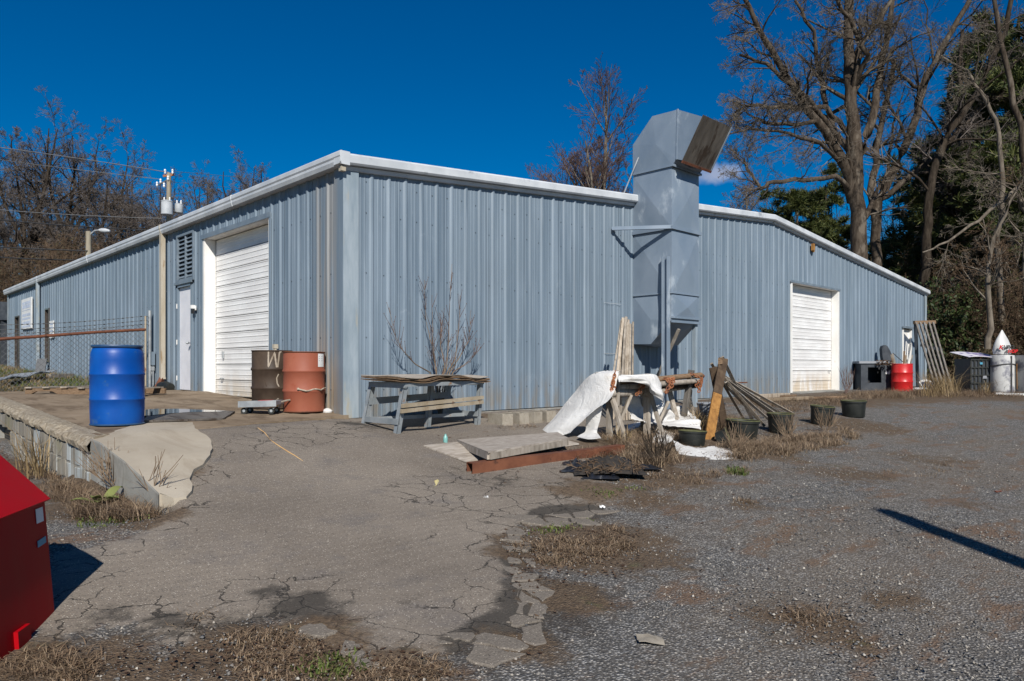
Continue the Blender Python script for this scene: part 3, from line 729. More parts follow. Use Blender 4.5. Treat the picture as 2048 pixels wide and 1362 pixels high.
m = MB(); m.box2((-.03, 2.28, 3.173), (.19, 5.20, 3.22)); m.build('door_header', MAT['jamb'], wh)
m = MB(); m.box2((-.055, 2.25, 3.168), (-.032, 5.24, 3.255)); m.build('header_trim', MAT['louver'], wh)
m = MB(); m.box2((-.05, 2.24, .02), (-.032, 2.30, 3.166)); m.box2((-.05, 5.19, .15), (-.032, 5.235, 3.166)); m.build('jamb_trim', MAT['wall'], wh)
m = MB(); m.box2((17.558, -.03, -.05), (17.64, .19, 3.07)); m.build('door_jamb', MAT['jamb'], wh)
m = MB(); m.box2((14.26, -.03, -.05), (14.342, .19, 3.07)); m.build('door_jamb', MAT['jamb'], wh)
m = MB(); m.box2((14.26, -.03, 3.073), (17.64, .19, 3.12)); m.build('door_header', MAT['jamb'], wh)
m = MB(); m.box2((14.2, -.055, 3.068), (17.7, -.032, 3.13)); m.build('header_trim', MAT['louver'], wh)
# hinged doors
dm = MB().box2((.02, 5.84, .21), (.06, 6.58, 2.33)).build('man_door', MAT['mandoor'], wh)
m = MB(); m.lathe([(.0, -.03), (.03, -.03), (.034, 0), (.0, .03)], 10, (0, 0, 0)); kn = MB()
kn.tube([(.02, 5.93, 1.17), (-.05, 5.93, 1.17)], .014, 8); kn.lathe([(.001, -.03), (.026, -.02), (.032, 0), (.026, .02), (.001, .03)], 10, (-.06, 5.93, 1.17)); kn.build('door_knob', MAT['galv'], dm)
m = MB(); m.box2((-.035, 6.58, .2), (.06, 6.66, 2.38)); m.box2((-.035, 5.78, .2), (.06, 5.838, 2.38)); m.box2((-.035, 5.78, 2.335), (.06, 6.66, 2.39)); m.build('door_frame', MAT['wall'], wh)
MB().box2((-.06, 5.74, 2.39), (-.03, 6.70, 2.44)).build('door_drip_cap', MAT['louver'], wh)
m = MB()
for zz in (.45, 1.2, 1.95): m.box2((-.048, 6.57, zz-.05), (-.036, 6.60, zz+.05))
m.build('hinge', MAT['jamb'], dm)
dm2 = MB().box2((23.6, .05, -.05), (24.4, .09, 2.10)).build('man_door', MAT['jamb'], wh)
m = MB(); m.box2((23.5, -.035, -.05), (23.6, .05, 2.12)); m.box2((24.4, -.035, -.05), (24.5, .05, 2.12)); m.build('door_frame', MAT['jamb'], wh)
MB().box2((23.45, -.10, 2.125), (24.55, -.03, 2.20)).build('door_drip_cap', MAT['louver'], wh)
# louvred vent over the small door
lv = MB()
for lo, hi in (((-.045, 5.66, 2.43), (.02, 5.72, 3.43)), ((-.045, 6.56, 2.43), (.02, 6.62, 3.43)), ((-.045, 5.72, 3.38), (.02, 6.56, 3.43)), ((-.045, 5.72, 2.43), (.02, 6.56, 2.50)), ((-.035, 6.115, 2.50), (.02, 6.155, 3.38))): lv.box2(lo, hi)
lv = lv.build('louver', MAT['louver'], wh)
for c in range(2):
    b0 = 5.725+c*.435
    for i in range(10):
        z = 2.52+i*.086
        MB().prism([(.05, b0, z+.080), (-.02, b0, z), (-.02, b0, z+.012), (.05, b0, z+.092)], (0, .385, 0)).build('slat', MAT['louver'], lv)
MB().box2((.06, 5.68, 2.45), (.08, 6.6, 3.42)).build('backing', MAT['dark'], lv)
# narrow openings in the far bay
for b0, b1, z0, z1 in ((23.1, 23.8, .70, 2.56), (18.25, 18.74, .90, 2.56)):
    w = MB()
    for lo, hi in (((-.05, b0-.05, z0-.05), (.05, b0, z1+.05)), ((-.05, b1, z0-.05), (.05, b1+.05, z1+.05)), ((-.05, b0, z1), (.05, b1, z1+.05)), ((-.05, b0, z0-.05), (.05, b1, z0))): w.box2(lo, hi)
    w = w.build('window', MAT['brownglass'], wh)
    MB().box2((.03, b0+.002, z0+.002), (.045, b1-.002, z1-.002)).build('pane', MAT['dark'], w)
# small fittings on the walls
fx = MB(); fx.box2((-.055, 5.52, 1.81), (-.035, 5.62, 1.90)); fx.box2((-.13, 5.53, 1.84), (-.055, 5.61, 1.91)); fx = fx.build('wall_lamp', MAT['white'], wh)
MB().box2((-.11, 5.545, 1.74), (-.06, 5.60, 1.83)).build('lamp_sensor', MAT['dark'], fx)
m = MB(); m.box2((-.10, 7.95, .72), (-.036, 8.10, 1.02)); m.build('meter_box', MAT['wall'], wh)
m = MB(); m.tube([(-.06, 8.0, .72), (-.06, 8.0, .2)], .018, 6); m.tube([(-.06, 8.06, .72), (-.10, 8.12, .2)], .014, 6); m.box2((-.09, 7.97, .60), (-.04, 8.09, .69)); m.build('conduit', MAT['galv'], wh)
hb = MB(); hb.tube([(-.09, 1.98, .05), (-.09, 1.98, 1.02)], .03, 8); hb.box2((-.125, 1.945, .98), (-.055, 2.015, 1.05)); hb = hb.build('standpipe', MAT['tantrim'], wh)
MB().tube([(-.09, 1.98, .91), (-.09, 2.16, .91)], .012, 6).build('valve_lever', MAT['dark'], hb)
m = MB()
r0 = random.Random(4)
for zz, cnt in ((.35, 60), (1.12, 60), (2.05, 60), (2.95, 60), (3.4, 40)):
    for i in range(cnt):
        a = .06+i*.3048
        if a > 14.2 or (6.7 < a < 8.1): continue
        z = zz+r0.uniform(-.02, .02)
        m.tube([(a, -.0, z), (a, -.009, z)], .0085, 6)
    for i in range(30):
        b = .06+i*.3048
        if 2.3 < b < 5.2 or 5.6 < b < 6.7: continue
        if zz > .3: m.tube([(0, b, zz), (-.009, b, zz)], .0085, 6)
o = m.build('wall_screw', MAT['ductdark'], wh); o['kind'] = 'stuff'
# patched rectangle beside the duct and orange tuft under the rake
pp0, pp1 = 5.88, 6.42
m = MB()
pr = [(s, d) for s, d in profile(5.4864, 6.4008, []) if pp0-.01 < s < pp1]
for (x0, d0), (x1, d1) in zip(pr, pr[1:]): m.add([(x0, -d0-.006, .95), (x1, -d1-.006, .95), (x1, -d1-.006, 1.98), (x0, -d0-.006, 1.98)], [(0, 1, 2, 3)])
m.build('patch_panel', MAT['wall'], wh)
m = MB()
for i in range(40): m.box((pp0+.01+(i % 20)*.028, -.043, .955 if i < 20 else 1.97), (.012, .006, .008))
m.build('patch_rivets', MAT['gutter'], wh)
p = at(1620, 482, 0); t_ = (2.41+.4156*10.3)/(.719-.4156*.695)
nest = MB(); nest.box((t_, -.09, rake(t_)-.28), (.10, .07, .2)); nest.box((t_+.05, -.08, rake(t_)-.33), (.07, .06, .18), Matrix.Rotation(.3, 3, 'Y'))
tag(nest.build('foam_patch', MAT['yellowwood'], None, org=(t_, -.09, rake(t_)-.3)), 'small orange foam blob stuck high under the sloping roof edge', 'foam patch')

# ------------------------------------------------------------------ exhaust duct
DA0, DA1 = 6.876, 7.886
du = thing('exhaust_duct', 'tall grey-blue square metal exhaust duct rising above the roof', 'duct', (7.38, -.5, 0))
def cross(m, P, bul):
    P = [Vector(p) for p in P]; c = sum(P, Vector())/len(P); n = (P[1]-P[0]).cross(P[-1]-P[0]).normalized()
    m.add(P+[c+n*bul], [(i, (i+1) % len(P), len(P)) for i in range(len(P))])
def section(name, prof, mat, a0=DA0, a1=DA1, skip=(), bul=.05):
    """prof: (depth from wall, z), drawn clockwise seen from the -a side"""
    m = MB(); n = len(prof)
    L = [(a0, -d, z) for d, z in prof]; R = [(a1, -d, z) for d, z in prof]
    cross(m, L, bul); cross(m, R[::-1], bul)
    for i in range(n):
        if i in skip: continue
        j = (i+1) % n; cross(m, [L[j], L[i], R[i], R[j]], bul if prof[i] != prof[j] else 0)
    return m.build(name, mat, du)
def ccw(p): return p
D = MAT['duct']
section('duct_section', [(0.02, 1.16), (.46, 1.15), (.965, 1.63), (.965, 2.165), (.02, 2.165)], D)
section('duct_section', [(0.02, 2.175), (.965, 2.175), (.965, 3.475), (.02, 3.475)], D)
section('duct_section', [(0.02, 3.485), (.965, 3.485), (.965, 4.70), (.02, 4.70)], D)
section('duct_elbow', [(0.01, 4.745), (.985, 4.735), (1.07, 4.83), (1.10, 5.81), (.497, 5.83), (.01, 5.345)], D, bul=.04)
section('outlet', [(1.072, 4.832), (1.21, 4.78), (1.656, 5.53), (1.102, 5.812)], D, DA0+.004, DA1-.004, skip=(1,), bul=.006)
def band(z, h, pr, mat, nm='flange', d1=.965):
    m = MB(); m.box2((DA0-pr, -d1-pr, z-h/2), (DA1+pr, -d1+.002, z+h/2)); m.box2((DA0-pr, -d1+.002, z-h/2), (DA0+.002, .0, z+h/2)); m.box2((DA1-.002, -d1+.002, z-h/2), (DA1+pr, .0, z+h/2))
    return m.build(nm, mat, du)
band(4.722, .045, .035, MAT['duct'], d1=.985); band(3.48, .065, .045, MAT['duct']); band(2.17, .022, .028, MAT['duct'])
m = MB(); m.box2((DA0-.02, -.995, 1.575), (DA1+.03, -.966, 1.625)); m.box2((DA0-.02, -1.01, 1.66), (DA1+.03, -.968, 1.70)); m.build('hopper_rail', MAT['duct'], du)
m = MB(); m.beam((DA0+.004, -1.075, 4.82), (DA0+.004, -1.105, 5.82), .03, .03); m.build('seam', MAT['duct'], du)
# hinged rain flap in the slanted mouth
e = Vector((0, -.446, .75)).normalized()
nrm = Vector((0, -.75, -.446)).normalized()
c0 = Vector((0, -1.21, 4.78))-e*.03+nrm*.012
fl = MB().prism([(DA0-.02, *(c0)[1:]), (DA1+.04, *(c0)[1:]), (DA1+.04, *(c0+e*.94)[1:]), (DA0-.02, *(c0+e*.94)[1:])], nrm*.012)
fl = fl.build('rain_flap', MAT['flap'], du)
m = MB(); m.prism([(DA0-.022, *(c0-e*.02)[1:]), (DA1+.042, *(c0-e*.02)[1:]), (DA1+.042, *(c0+e*.03)[1:]), (DA0-.022, *(c0+e*.03)[1:])], nrm*.035)
m.build('flap_rail', MAT['rust'], fl)
m = MB(); m.prism([(DA1+.02, *(c0)[1:]), (DA1+.045, *(c0)[1:]), (DA1+.045, *(c0+e*.95)[1:]), (DA1+.02, *(c0+e*.95)[1:])], nrm*.03); m.build('flap_rail', MAT['duct'], fl)
# posts and braces
m = MB(); pa, pb = 6.802, -.875
zg = tz(pa, pb)
m.box2((pa-.06, pb-.065, zg-.05), (pa+.06, pb-.055, 2.9)); m.box2((pa-.06, pb+.055, zg-.05), (pa+.06, pb+.065, 2.9)); m.box2((pa-.004, pb-.055, zg-.05), (pa+.004, pb+.055, 2.9))
m.build('support_post', MAT['duct'], du)
m = MB(); m.box2((7.80, -.94, tz(7.85, -.9)-.05), (7.88, -.86, 1.62)); m.build('support_post', MAT['trim'], du)
m = MB(); m.beam((6.13, -.036, 3.49), (6.86, -1.0, 3.49), .012, .07); m.beam((6.13, -.05, 3.455), (6.86, -1.0, 3.455), .06, .01); m.build('wall_brace', MAT['duct'], du)
m = MB(); m.tube([(6.45, -.10, 4.25), (6.866, -.16, 5.05)], .014, 6); m.build('guy_rod', MAT['galv'], du)
m = MB(); m.beam((7.3, -.08, .0), (7.16, -.95, 1.45), .06, .04); m.build('back_brace', MAT['greywood'], du)

# ------------------------------------------------------------------ signs on the eave wall
sg = thing('wall_sign', 'large white rectangular notice board on the far end of the eave wall', 'sign', (-.06, 21.5, 2.6))
MB().box2((-.075, 20.67, 2.05), (-.045, 22.4, 3.14)).build('board', MAT['white'], sg)
MAT['print'] = weathered('faded_print', (.34, .40, .52), (.42, .48, .60), 5, .6)
m = MB(); r0 = random.Random(3)
for z, h, nn in ((2.98, .10, 6), (2.85, .12, 5), (2.72, .02, 1), (2.55, .09, 7), (2.42, .07, 6), (2.27, .10, 6), (2.14, .07, 8)):
    s = 20.85
    while s < 22.25:
        w = 1.4 if nn == 1 else r0.uniform(.07, .2)
        m.box2((-.079, s, z-h/2), (-.0755, min(s+w, 22.25), z+h/2)); s += w+.05
m.build('print', MAT['print'], sg)
sg2 = thing('wall_sign', 'small white notice beside the narrow brown window', 'sign', (-.06, 17.7, 1.95))
MB().box2((-.065, 17.45, 1.62), (-.045, 18.02, 2.16)).build('board', MAT['white'], sg2)
m = MB()
for i in range(4): m.box2((-.069, 17.52, 1.70+i*.11), (-.0655, 17.95-.05*(i % 2), 1.75+i*.11))
m.build('print', MAT['print'], sg2)

# ------------------------------------------------------------------ loading dock
dk = thing('loading_dock', 'raised concrete loading dock with a crumbling edge on block walls', 'dock', (-1.7, 3, 0))
def bfront(a): return float(np.interp(a, [-3.43, 0], [-.95, -.12]))
rr = np.random.default_rng(5)
rows = []
bs = [0]+list(np.cumsum(np.linspace(.06, .16, 70))); bs = np.array(bs)/bs[-1]
acols = np.linspace(-3.28, -.002, 26)
for t in bs:
    row = []
    for a in acols:
        b = bfront(a)*(1-t)+7.9*t
        row.append((a, b, dock_z(b)+.004*math.sin(a*3+b*1.7)+.003*rr.standard_normal()))
    rows.append(row)
front = [(a, bfront(a)-.005, -.24) for a in acols]; fr2 = [(a, bfront(a)-.012-.01*rr.random(), -.075-.02*rr.random()) for a in acols]
MB().grid([front, fr2]+rows).build('slab', MAT['dock'], dk, smooth=True, ang=35)
# ragged border of the slab
rows = []
nb_ = 150
for i in range(nb_+1):
    t = i/nb_; b = -.95+t*8.85; z = dock_z(b); j = rr.random(6)
    brk = .5+.5*math.sin(b*2.1+1)+.3*math.sin(b*5.3); brk = np.clip(brk, 0, 1)*(1 if b < 3.2 else .4)
    rows.append([(-3.40, b, z-.150), (-3.50+.03*j[0], b, z-.150+.02*j[1]), (-3.53+.05*j[2], b, z-.095+.03*j[3]), (-3.50+.09*brk*j[4]*.8+.03, b, z-.022-.035*brk*j[5]),
                 (-3.41+.07*j[1], b, z-.006-.012*brk*j[2]), (-3.33+.03*j[3], b, z-.002-.012*brk*j[0]), (-3.27, b, z+.004*math.sin(-3.27*3+b*1.7))])
MB().grid(rows).build('broken_edge', MAT['edge'], dk)
m = MB(); m.prism([(-3.43, -.93, -.15), (-3.28, -.90, -.15), (-3.28, -.90, -.01), (-3.43, -.93, -.02)], (0, -.02, 0)); m.build('edge_end', MAT['edge'], dk)
def block_mesh(w):
    m = MB(); h, d, c = .192, .17, .006
    # face looks to -a; slightly rounded arrises
    pr = [(0, -w/2+c), (0, w/2-c), (d, w/2), (d, -w/2)]
    m.add([(0, -w/2+c, c), (0, w/2-c, c), (0, w/2-c, h-c), (0, -w/2+c, h-c), (.006, -w/2, 0), (.006, w/2, 0), (.006, w/2, h), (.006, -w/2, h), (d, -w/2, 0), (d, w/2, 0), (d, w/2, h), (d, -w/2, h)],
          [(0, 3, 2, 1), (0, 1, 5, 4), (1, 2, 6, 5), (2, 3, 7, 6), (3, 0, 4, 7), (4, 5, 9, 8), (5, 6, 10, 9), (6, 7, 11, 10), (7, 4, 8, 11)])
    return m.mesh('block', MAT['block'])
bm_full, bm_half = block_mesh(.392), block_mesh(.192)
org = ORG[dk.name]
def put_block(me, b, k):
    o = bpy.data.objects.new('block', me); COL.objects.link(o); o.parent = dk
    z = dock_z(b)-.158-.2*(k+1)
    o.location = Vector((-3.462+rr.uniform(-.003, .004), b, z+.004))-org; o.rotation_euler = (rr.uniform(-.006, .006)-math.atan(.04), 0, rr.uniform(-.01, .01))
HOLE = (3.29, 4.75)
for k_ in range(4):
    b = -.93+(.2 if k_ % 2 else 0)
    if k_ % 2: put_block(bm_half, -.93+.1, k_)
    while b < 7.7:
        c = b+.2
        if not (HOLE[0]-.2 < c < HOLE[1]+.15 and k_ > 0): put_block(bm_full, c, k_)
        b += .4
m = MB()
for b0, b1 in ((-.92, HOLE[0]), (HOLE[1], 7.8)): m.prism([(-3.452, b0, -1.2), (-3.3, b0, -1.2), (-3.3, b0, dock_z(b0)-.16), (-3.452, b0, dock_z(b0)-.16)], (0, b1-b0, 0))
m.build('mortar', MAT['foot'], dk)
m = MB(); m.box2((-3.3, HOLE[0]-.1, -1.1), (-2.2, HOLE[1]+.1, -.0)); m.build('pit', MAT['dark'], dk)  # closed near-black box; its colour stands in for shade inside the opening
# pale concrete ramp poured against the dock
def za_only(b): return float(np.interp(-b, [0, 0.9, 2, 3.27, 5], [-.035, -.05, -.20, -.44, -.62]))
Rpx = RAMP_PX
Rp = []
for q in Rpx:
    p = g(*q); Rp.append((p[0], p[1]))
def poly_at(P, t):
    P = np.array(P); L = np.concatenate([[0], np.cumsum(np.hypot(*np.diff(P, axis=0).T))]); L /= L[-1]
    return np.interp(t, L, P[:, 0]), np.interp(t, L, P[:, 1])
tip = Rp[-1]
rows = []; NR, NC = 60, 16
for i in range(NR+1):
    t = i/NR; x1, y1 = poly_at(Rp, t); x1 += .006*math.sin(t*60)+.006*rr.standard_normal()*(0 < t < 1); y1 += .006*rr.standard_normal()*(0 < t < 1)
    x0 = -3.45; y0 = -.91+(tip[1]+.91)*t; row = []
    if t < .1: y1 += .10*(1-t*10)
    if i == NR: x1, y1 = tip
    for j in range(NC+1):
        s = j/NC; a = x0+(x1-x0)*s; b = y0+(y1-y0)*s
        zt = max(za_only(b), tz(a, b) if a > -3.1 else -9)+.004+.036*min(1, t*6)
        row.append((a, b, zt+.003*math.sin(7*a+5*b)))
    row.append((x1+.012, y1-.006, tz(x1, y1)-.03))
    row.insert(0, (x0-.005, y0, row[0][2]-.015)); row.insert(0, (x0-.012, y0, tz(-3.7, y0)-.25))
    rows.append(row)
rows.append([(p[0]-.002, p[1]-.012, p[2]-.35) for p in rows[-1]])
rp = MB().grid([r[2:] for r in rows]).build('concrete_ramp', MAT['ramp'], None, smooth=True, org=(-3, -2, -.3), ang=35); tag(rp, kind='structure')
MB().grid([[q[0], (q[1][0], q[1][1], (q[0][2]+q[1][2])/2), q[1], q[2]] for q in rows[:-1]]).build('ramp_side', MAT['foot'], rp, ang=35)
# steel plate with standing water on the dock
def ond(px, py, dz=0.0):
    z = 0.1
    for _ in range(30): p = onz(px, py, z+dz); z = dock_z(p[1])
    p[2] = z+dz; return p
sp = thing('steel_plate', 'flat brown steel plate lying on the dock with a puddle on it', 'plate', ond(380, 832))
q = [ond(285, 846), ond(447, 841), ond(470, 826), ond(310, 821)]
MB().prism([(p[0], p[1], p[2]+.008) for p in q], (0, 0, .022)).build('sheet', MAT['flap'], sp)
k = NT('puddle_water'); MAT['water'] = k.fin((.012, .012, .012), .03, 0, .6)
w = [ond(262, 838), ond(300, 836), ond(335, 832), ond(382, 829), ond(440, 828), ond(452, 826), ond(405, 824), ond(352, 822), ond(300, 823), ond(270, 828)]
tag(MB().add([(p[0], p[1], p[2]+.034) for p in w], [tuple(range(len(w)))]).build('puddle', MAT['water'], sp))
# ------------------------------------------------------------------ drums
def gp(px, py): return Vector(g(px, py))
F3, R3 = Vector(FWD), Vector(RGT)
def ribbed_drum(name, label, mat, base, r=.292, h=.88, open_top=False, group='steel and plastic drums', rim=None):
    t = thing(name, label, 'drum', base, group); B = Vector(base)
    def ring(z): return [(r, z-.030), (r+.010, z-.014), (r+.014, z), (r+.010, z+.014), (r, z+.030)]
    pr = [(r-.02, .012), (r-.002, .02), (r, .04)]+ring(h*.35)+ring(h*.675)+[(r, h-.04), (r-.002, h-.015)]
    if open_top: pr += [(r-.006, h-.012), (r-.008, .30)]
    MB().lathe(pr, 40, B, True, not open_top).build('body', mat, t, smooth=True, ang=50)
    if open_top: MB().lathe([(.001, .45), (r-.01, .44)], 24, B, False, False).build('fill', MAT['soil'], t)
    else: MB().lathe([(r-.02, h-.022), (r-.06, h-.026), (.001, h-.028)], 40, B, False, False).build('lid', rim or mat, t, smooth=True)
    for z, nm in ((.012, 'chime'), (h-.012, 'rim')):
        MB().tube([(B.x+(r+.002)*math.cos(q*PI/20), B.y+(r+.002)*math.sin(q*PI/20), B.z+z) for q in range(41)], .009, 6, False).build(nm, rim or mat, t, smooth=True)
    return t
def face_phi(B):                               # direction from a drum to the camera
    return math.atan2(CAM[1]-B[1], CAM[0]-B[0])
def on_drum(B, r, s, z):                       # s: offset to the right as seen by the camera, in radii
    ph = face_phi(B)+math.asin(max(-.99, min(.99, s))); return Vector((B[0]+r*math.cos(ph), B[1]+r*math.sin(ph), B[2]+z))
MAT['blueplastic'] = weathered('blue_drum_plastic', (.001, .050, .255), (.002, .075, .33), 1.8, .46, 0, (.05, .11, .17), .22, 2.6, .12, 9, (1, 1, 1), 0, .3)
MAT['orangesteel'] = weathered('faded_orange_steel', (.23, .058, .028), (.275, .085, .046), 2.0, .7, 0, (.22, .045, .016), .35, 3.5, .10, 20)
MAT['brownsteel'] = weathered('brown_black_steel', (.036, .024, .017), (.072, .050, .035), 2.2, .6, 0, (.10, .055, .03), .35, 3.0, .12, 20, (1, 1, 1), 0, .2)
MAT['redsteel'] = weathered('red_drum_steel', (.42, .010, .012), (.52, .022, .02), 2, .40, 0, (.30, .06, .04), .2, 3.5, .06, 10)
f = ond(235, 855); B = Vector(f)+Vector(ray(235, 855))*.29; B.z = dock_z(B.y)
t = thing('blue_drum', 'blue plastic drum at the front corner of the loading dock', 'drum', B, 'steel and plastic drums')
r, h = .285, .93
pr = [(r-.03, 0), (r-.012, .004), (r-.006, .03), (r-.003, .09), (r, .18), (r, .285), (r+.006, .293), (r+.006, .307), (r, .315), (r, .575), (r+.006, .583), (r+.006, .597), (r, .605),
      (r-.002, .75), (r-.008, .83), (r-.026, .885), (r-.040, .898)]
MB().lathe(pr, 56, B).build('body', MAT['blueplastic'], t, smooth=True, ang=60)
MAT['bluerim'] = weathered('dark_blue_rim', (.010, .045, .12), (.03, .075, .15), 5, .5)
MB().lathe([(r-.042, .890), (r-.018, .898), (r-.012, .915), (r-.018, .928), (r-.04, .928), (r-.05, .905), (.001, .903)], 56, B, False, False).build('rim', MAT['bluerim'], t, smooth=True)
MB().lathe([(r-.02, .0), (r+.002, .004), (r+.004, .014), (r-.004, .022)], 56, B, False, False).build('chime', MAT['bluerim'], t, smooth=True)

f = ond(608, 828); OB = Vector(f)+Vector(ray(608, 828))*.30; OB.z = dock_z(OB.y)+.004
od = ribbed_drum('orange_drum', 'faded orange steel drum with white label and handles', MAT['orangesteel'], OB, rim=MAT['rust'])
m = MB()
for i in range(6):
    s0, s1 = .66+i*.045, .66+(i+1)*.045
    m.add([on_drum(OB, .2945, s0, .655), on_drum(OB, .2945, s1, .655), on_drum(OB, .2945, s1, .845), on_drum(OB, .2945, s0, .845)], [(0, 1, 2, 3)])
m.build('label', MAT['white'], od)
m = MB()
for q in range(3): m.add([on_drum(OB, .296, .70, .80-.03*q), on_drum(OB, .296, .86, .80-.03*q), on_drum(OB, .296, .86, .81-.03*q), on_drum(OB, .296, .70, .81-.03*q)], [(0, 1, 2, 3)])
m.build('print', MAT['grey'], od)
m = MB(); m.tube([on_drum(OB, .31+.01*math.sin(i*.8), -.25+i*.11, .325+.012*math.cos(i*.9)+(.03 if i > 9 else 0)) for i in range(12)], .011, 6); m.tube([on_drum(OB, .30, -.25, .33), on_drum(OB, .325, -.25, .345)], .018, 8); m.build('handle', MAT['palewood'], od)
m = MB(); m.tube([on_drum(OB, .305, -.62, .185), on_drum(OB, .36, -.70, .175), on_drum(OB, .40, -.82, .15), on_drum(OB, .42, -.92, .14), on_drum(OB, .40, -.97, .165), on_drum(OB, .37, -.95, .20)], .013, 6); m.build('handle', MAT['palewood'], od)
BB = Vector(ond(544, 822))+Vector(ray(544, 822))*.42; BB.z = dock_z(BB.y)+.004
bd = ribbed_drum('brown_drum', 'dark brown steel drum with pale sprayed letter behind orange drum', MAT['brownsteel'], BB)
def spray(pts, w, nm='spray_mark', mat=MAT['palewood']):
    m = MB(); P = []
    for (a, b) in zip(pts, pts[1:]):
        for i in range(8): P.append((a[0]+(b[0]-a[0])*i/8, a[1]+(b[1]-a[1])*i/8))
    P.append(pts[-1]); L = []
    for i, (s, z) in enumerate(P):
        a = P[max(i-1, 0)]; b = P[min(i+1, len(P)-1)]; d = Vector(((b[0]-a[0])*.292, b[1]-a[1])); d.normalize()
        ww = w*(.8+.4*random.random()); nx, nz = -d.y*ww/.292, d.x*ww
        L.append((on_drum(BB, .2945, s-nx, z-nz), on_drum(BB, .2945, s+nx, z+nz)))
    m.grid([[p for p, _ in L], [q for _, q in L]]).build(nm, mat, bd)
spray([(-.17, .85), (-.18, .62), (.12, .84), (.22, .62), (.27, .62), (.36, .84), (.46, .86)], .011)
spray([(.32, .52), (.22, .46), (.25, .38), (.40, .30)], .008)
spray([(-.45, .50), (-.35, .42), (-.22, .30)], .006, mat=MAT['brownsteel'])
# dolly in front of the brown drum
DP = Vector(ond(523, 829))+Vector(ray(523, 829))*.12; dz_ = dock_z(DP.y)
do = thing('dolly', 'low grey four wheeled dolly beside the orange drum', 'dolly', (DP.x, DP.y, dz_))
dx, dy = R3, F3
def P3(u, v, z): return Vector((DP.x, DP.y, dz_+z))+dx*u+dy*v
m = MB(); m.prism([P3(-.27, -.14, .115), P3(.25, -.14, .13), P3(.25, .20, .13), P3(-.27, .20, .115)], (0, 0, .055)); m.build('deck', MAT['grey'], do)
m = MB(); m.prism([P3(-.275, -.15, .095), P3(.255, -.15, .11), P3(.255, -.138, .11), P3(-.275, -.138, .095)], (0, 0, .085)); m.build('rim', MAT['galv'], do)
m = MB(); m.prism([P3(-.02, -.10, .186), P3(.16, -.10, .19), P3(.16, .05, .19), P3(-.02, .05, .187)], (0, 0, .002)); m.build('paint_mark', MAT['redsteel'], do)
for u in (-.21, .17):
    for v in (-.09, .14):
        w = MB(); c = P3(u, v, .045)
        w.tube([c-dy*.014, c+dy*.014], .045, 14); wheel = w.build('wheel', MAT['blackpl'], do)
        MB().tube([c-dy*.016, c+dy*.016], .020, 10).build('hub', MAT['galv'], wheel)
        MB().beam(c+Vector((0, 0, .03))+dx*.03, c+Vector((0, 0, .085))+dx*.06, .05, .012).build('caster_fork', MAT['galv'], do)
rag = MB(); q = Vector(ond(655, 825))
rag.lathe([(.07, 0), (.075, .02), (.05, .05), (.015, .065), (.001, .066)], 10, q); tag(rag.build('rag', MAT['tarp'], None, smooth=True, org=q), 'small crumpled white rag on the dock beside orange drum', 'rag')

# ------------------------------------------------------------------ things on the far part of the dock
def oriented(P, fw, rt):
    P, fw, rt = Vector(P), Vector(fw), Vector(rt)
    return lambda u, v, z: P+rt*u+fw*v+Vector((0, 0, z))
q = Vector(onz(50, 788, .2)); e = Vector(onz(195, 789, .2)); ax = (e-q).normalized(); pr_ = Vector((-ax.y, ax.x, 0)); L = (e-q).length+.9
sk = thing('timber_skid', 'low weathered wooden skid behind the blue drum', 'skid', q)
for v in (0, .55):
    m = MB(); m.prism([q+pr_*v+Vector((0, 0, .003)), q+ax*.12+pr_*v+Vector((0, 0, .003)), q+ax*.22+pr_*v+Vector((0, 0, .05)), q+ax*.55+pr_*v+Vector((0, 0, .05)), q+ax*.65+pr_*v+Vector((0, 0, .003)), q+ax*L+pr_*v+Vector((0, 0, .003)), q+ax*L+pr_*v+Vector((0, 0, .10)), q+pr_*v+Vector((0, 0, .10))], pr_*.05)
    m.build('runner', MAT['plyedge'], sk)
for i in range(7):
    u = .02+i*(L-.2)/6
    MB().box(q+ax*(u+.06)+pr_*.29+Vector((0, 0, .113+.006*(i % 3))), (.13, .66, .02), Matrix.Rotation(math.atan2(ax.y, ax.x)+random.uniform(-.05, .05), 3, 'Z')).build('board', MAT['greywood'], sk)
# drain pipe by the downspout
q = Vector(ond(322, 779)); m = MB(); m.tube([q+Vector((-.02, .3, .05)), q+Vector((0, 0, .07)), q+Vector((.0, -.3, .08)), q+Vector((.03, -.5, .05))], [.05, .09, .10, .09], 12)
tag(m.build('drain_pipe', MAT['blackpl'], None, smooth=True, org=q), 'short black drain pipe at the foot of the tan downspout', 'pipe')
q = Vector(at(78, 752, 23.0)); m = MB(); m.beam(q, q+Vector((.14, .25, .55)), .28, .05); tag(m.build('black_board', MAT['darkgrey'], None, org=q), 'dark board leaning on the eave wall below the far downspout', 'board')
# long metal sheet on the bank
A0, A1 = Vector(at(-25, 770, 15.5)), Vector(at(90, 748, 20.5))
sd = Vector((.55, .35, 0)); rows = []
for i in range(2):
    rows.append([A0.lerp(A1, j/14)+sd*(i-.5)*1.2+Vector((0, 0, .05+.035*math.sin(j*.9)+.06*i)) for j in range(15)])
tag(MB().grid(rows, .02).build('metal_sheet', MAT['galv'], None, smooth=True, org=A0), 'long bent grey metal sheet lying on the grass bank behind fence', 'sheet')
q = Vector(at(120, 751, 20)); m = MB(); m.box(q, (.9, .18, .10), Matrix.Rotation(.7, 3, 'Z')); tag(m.build('broken_plank', MAT['greywood'], None, org=q), 'broken grey plank on the grassy bank behind the chain link', 'plank')

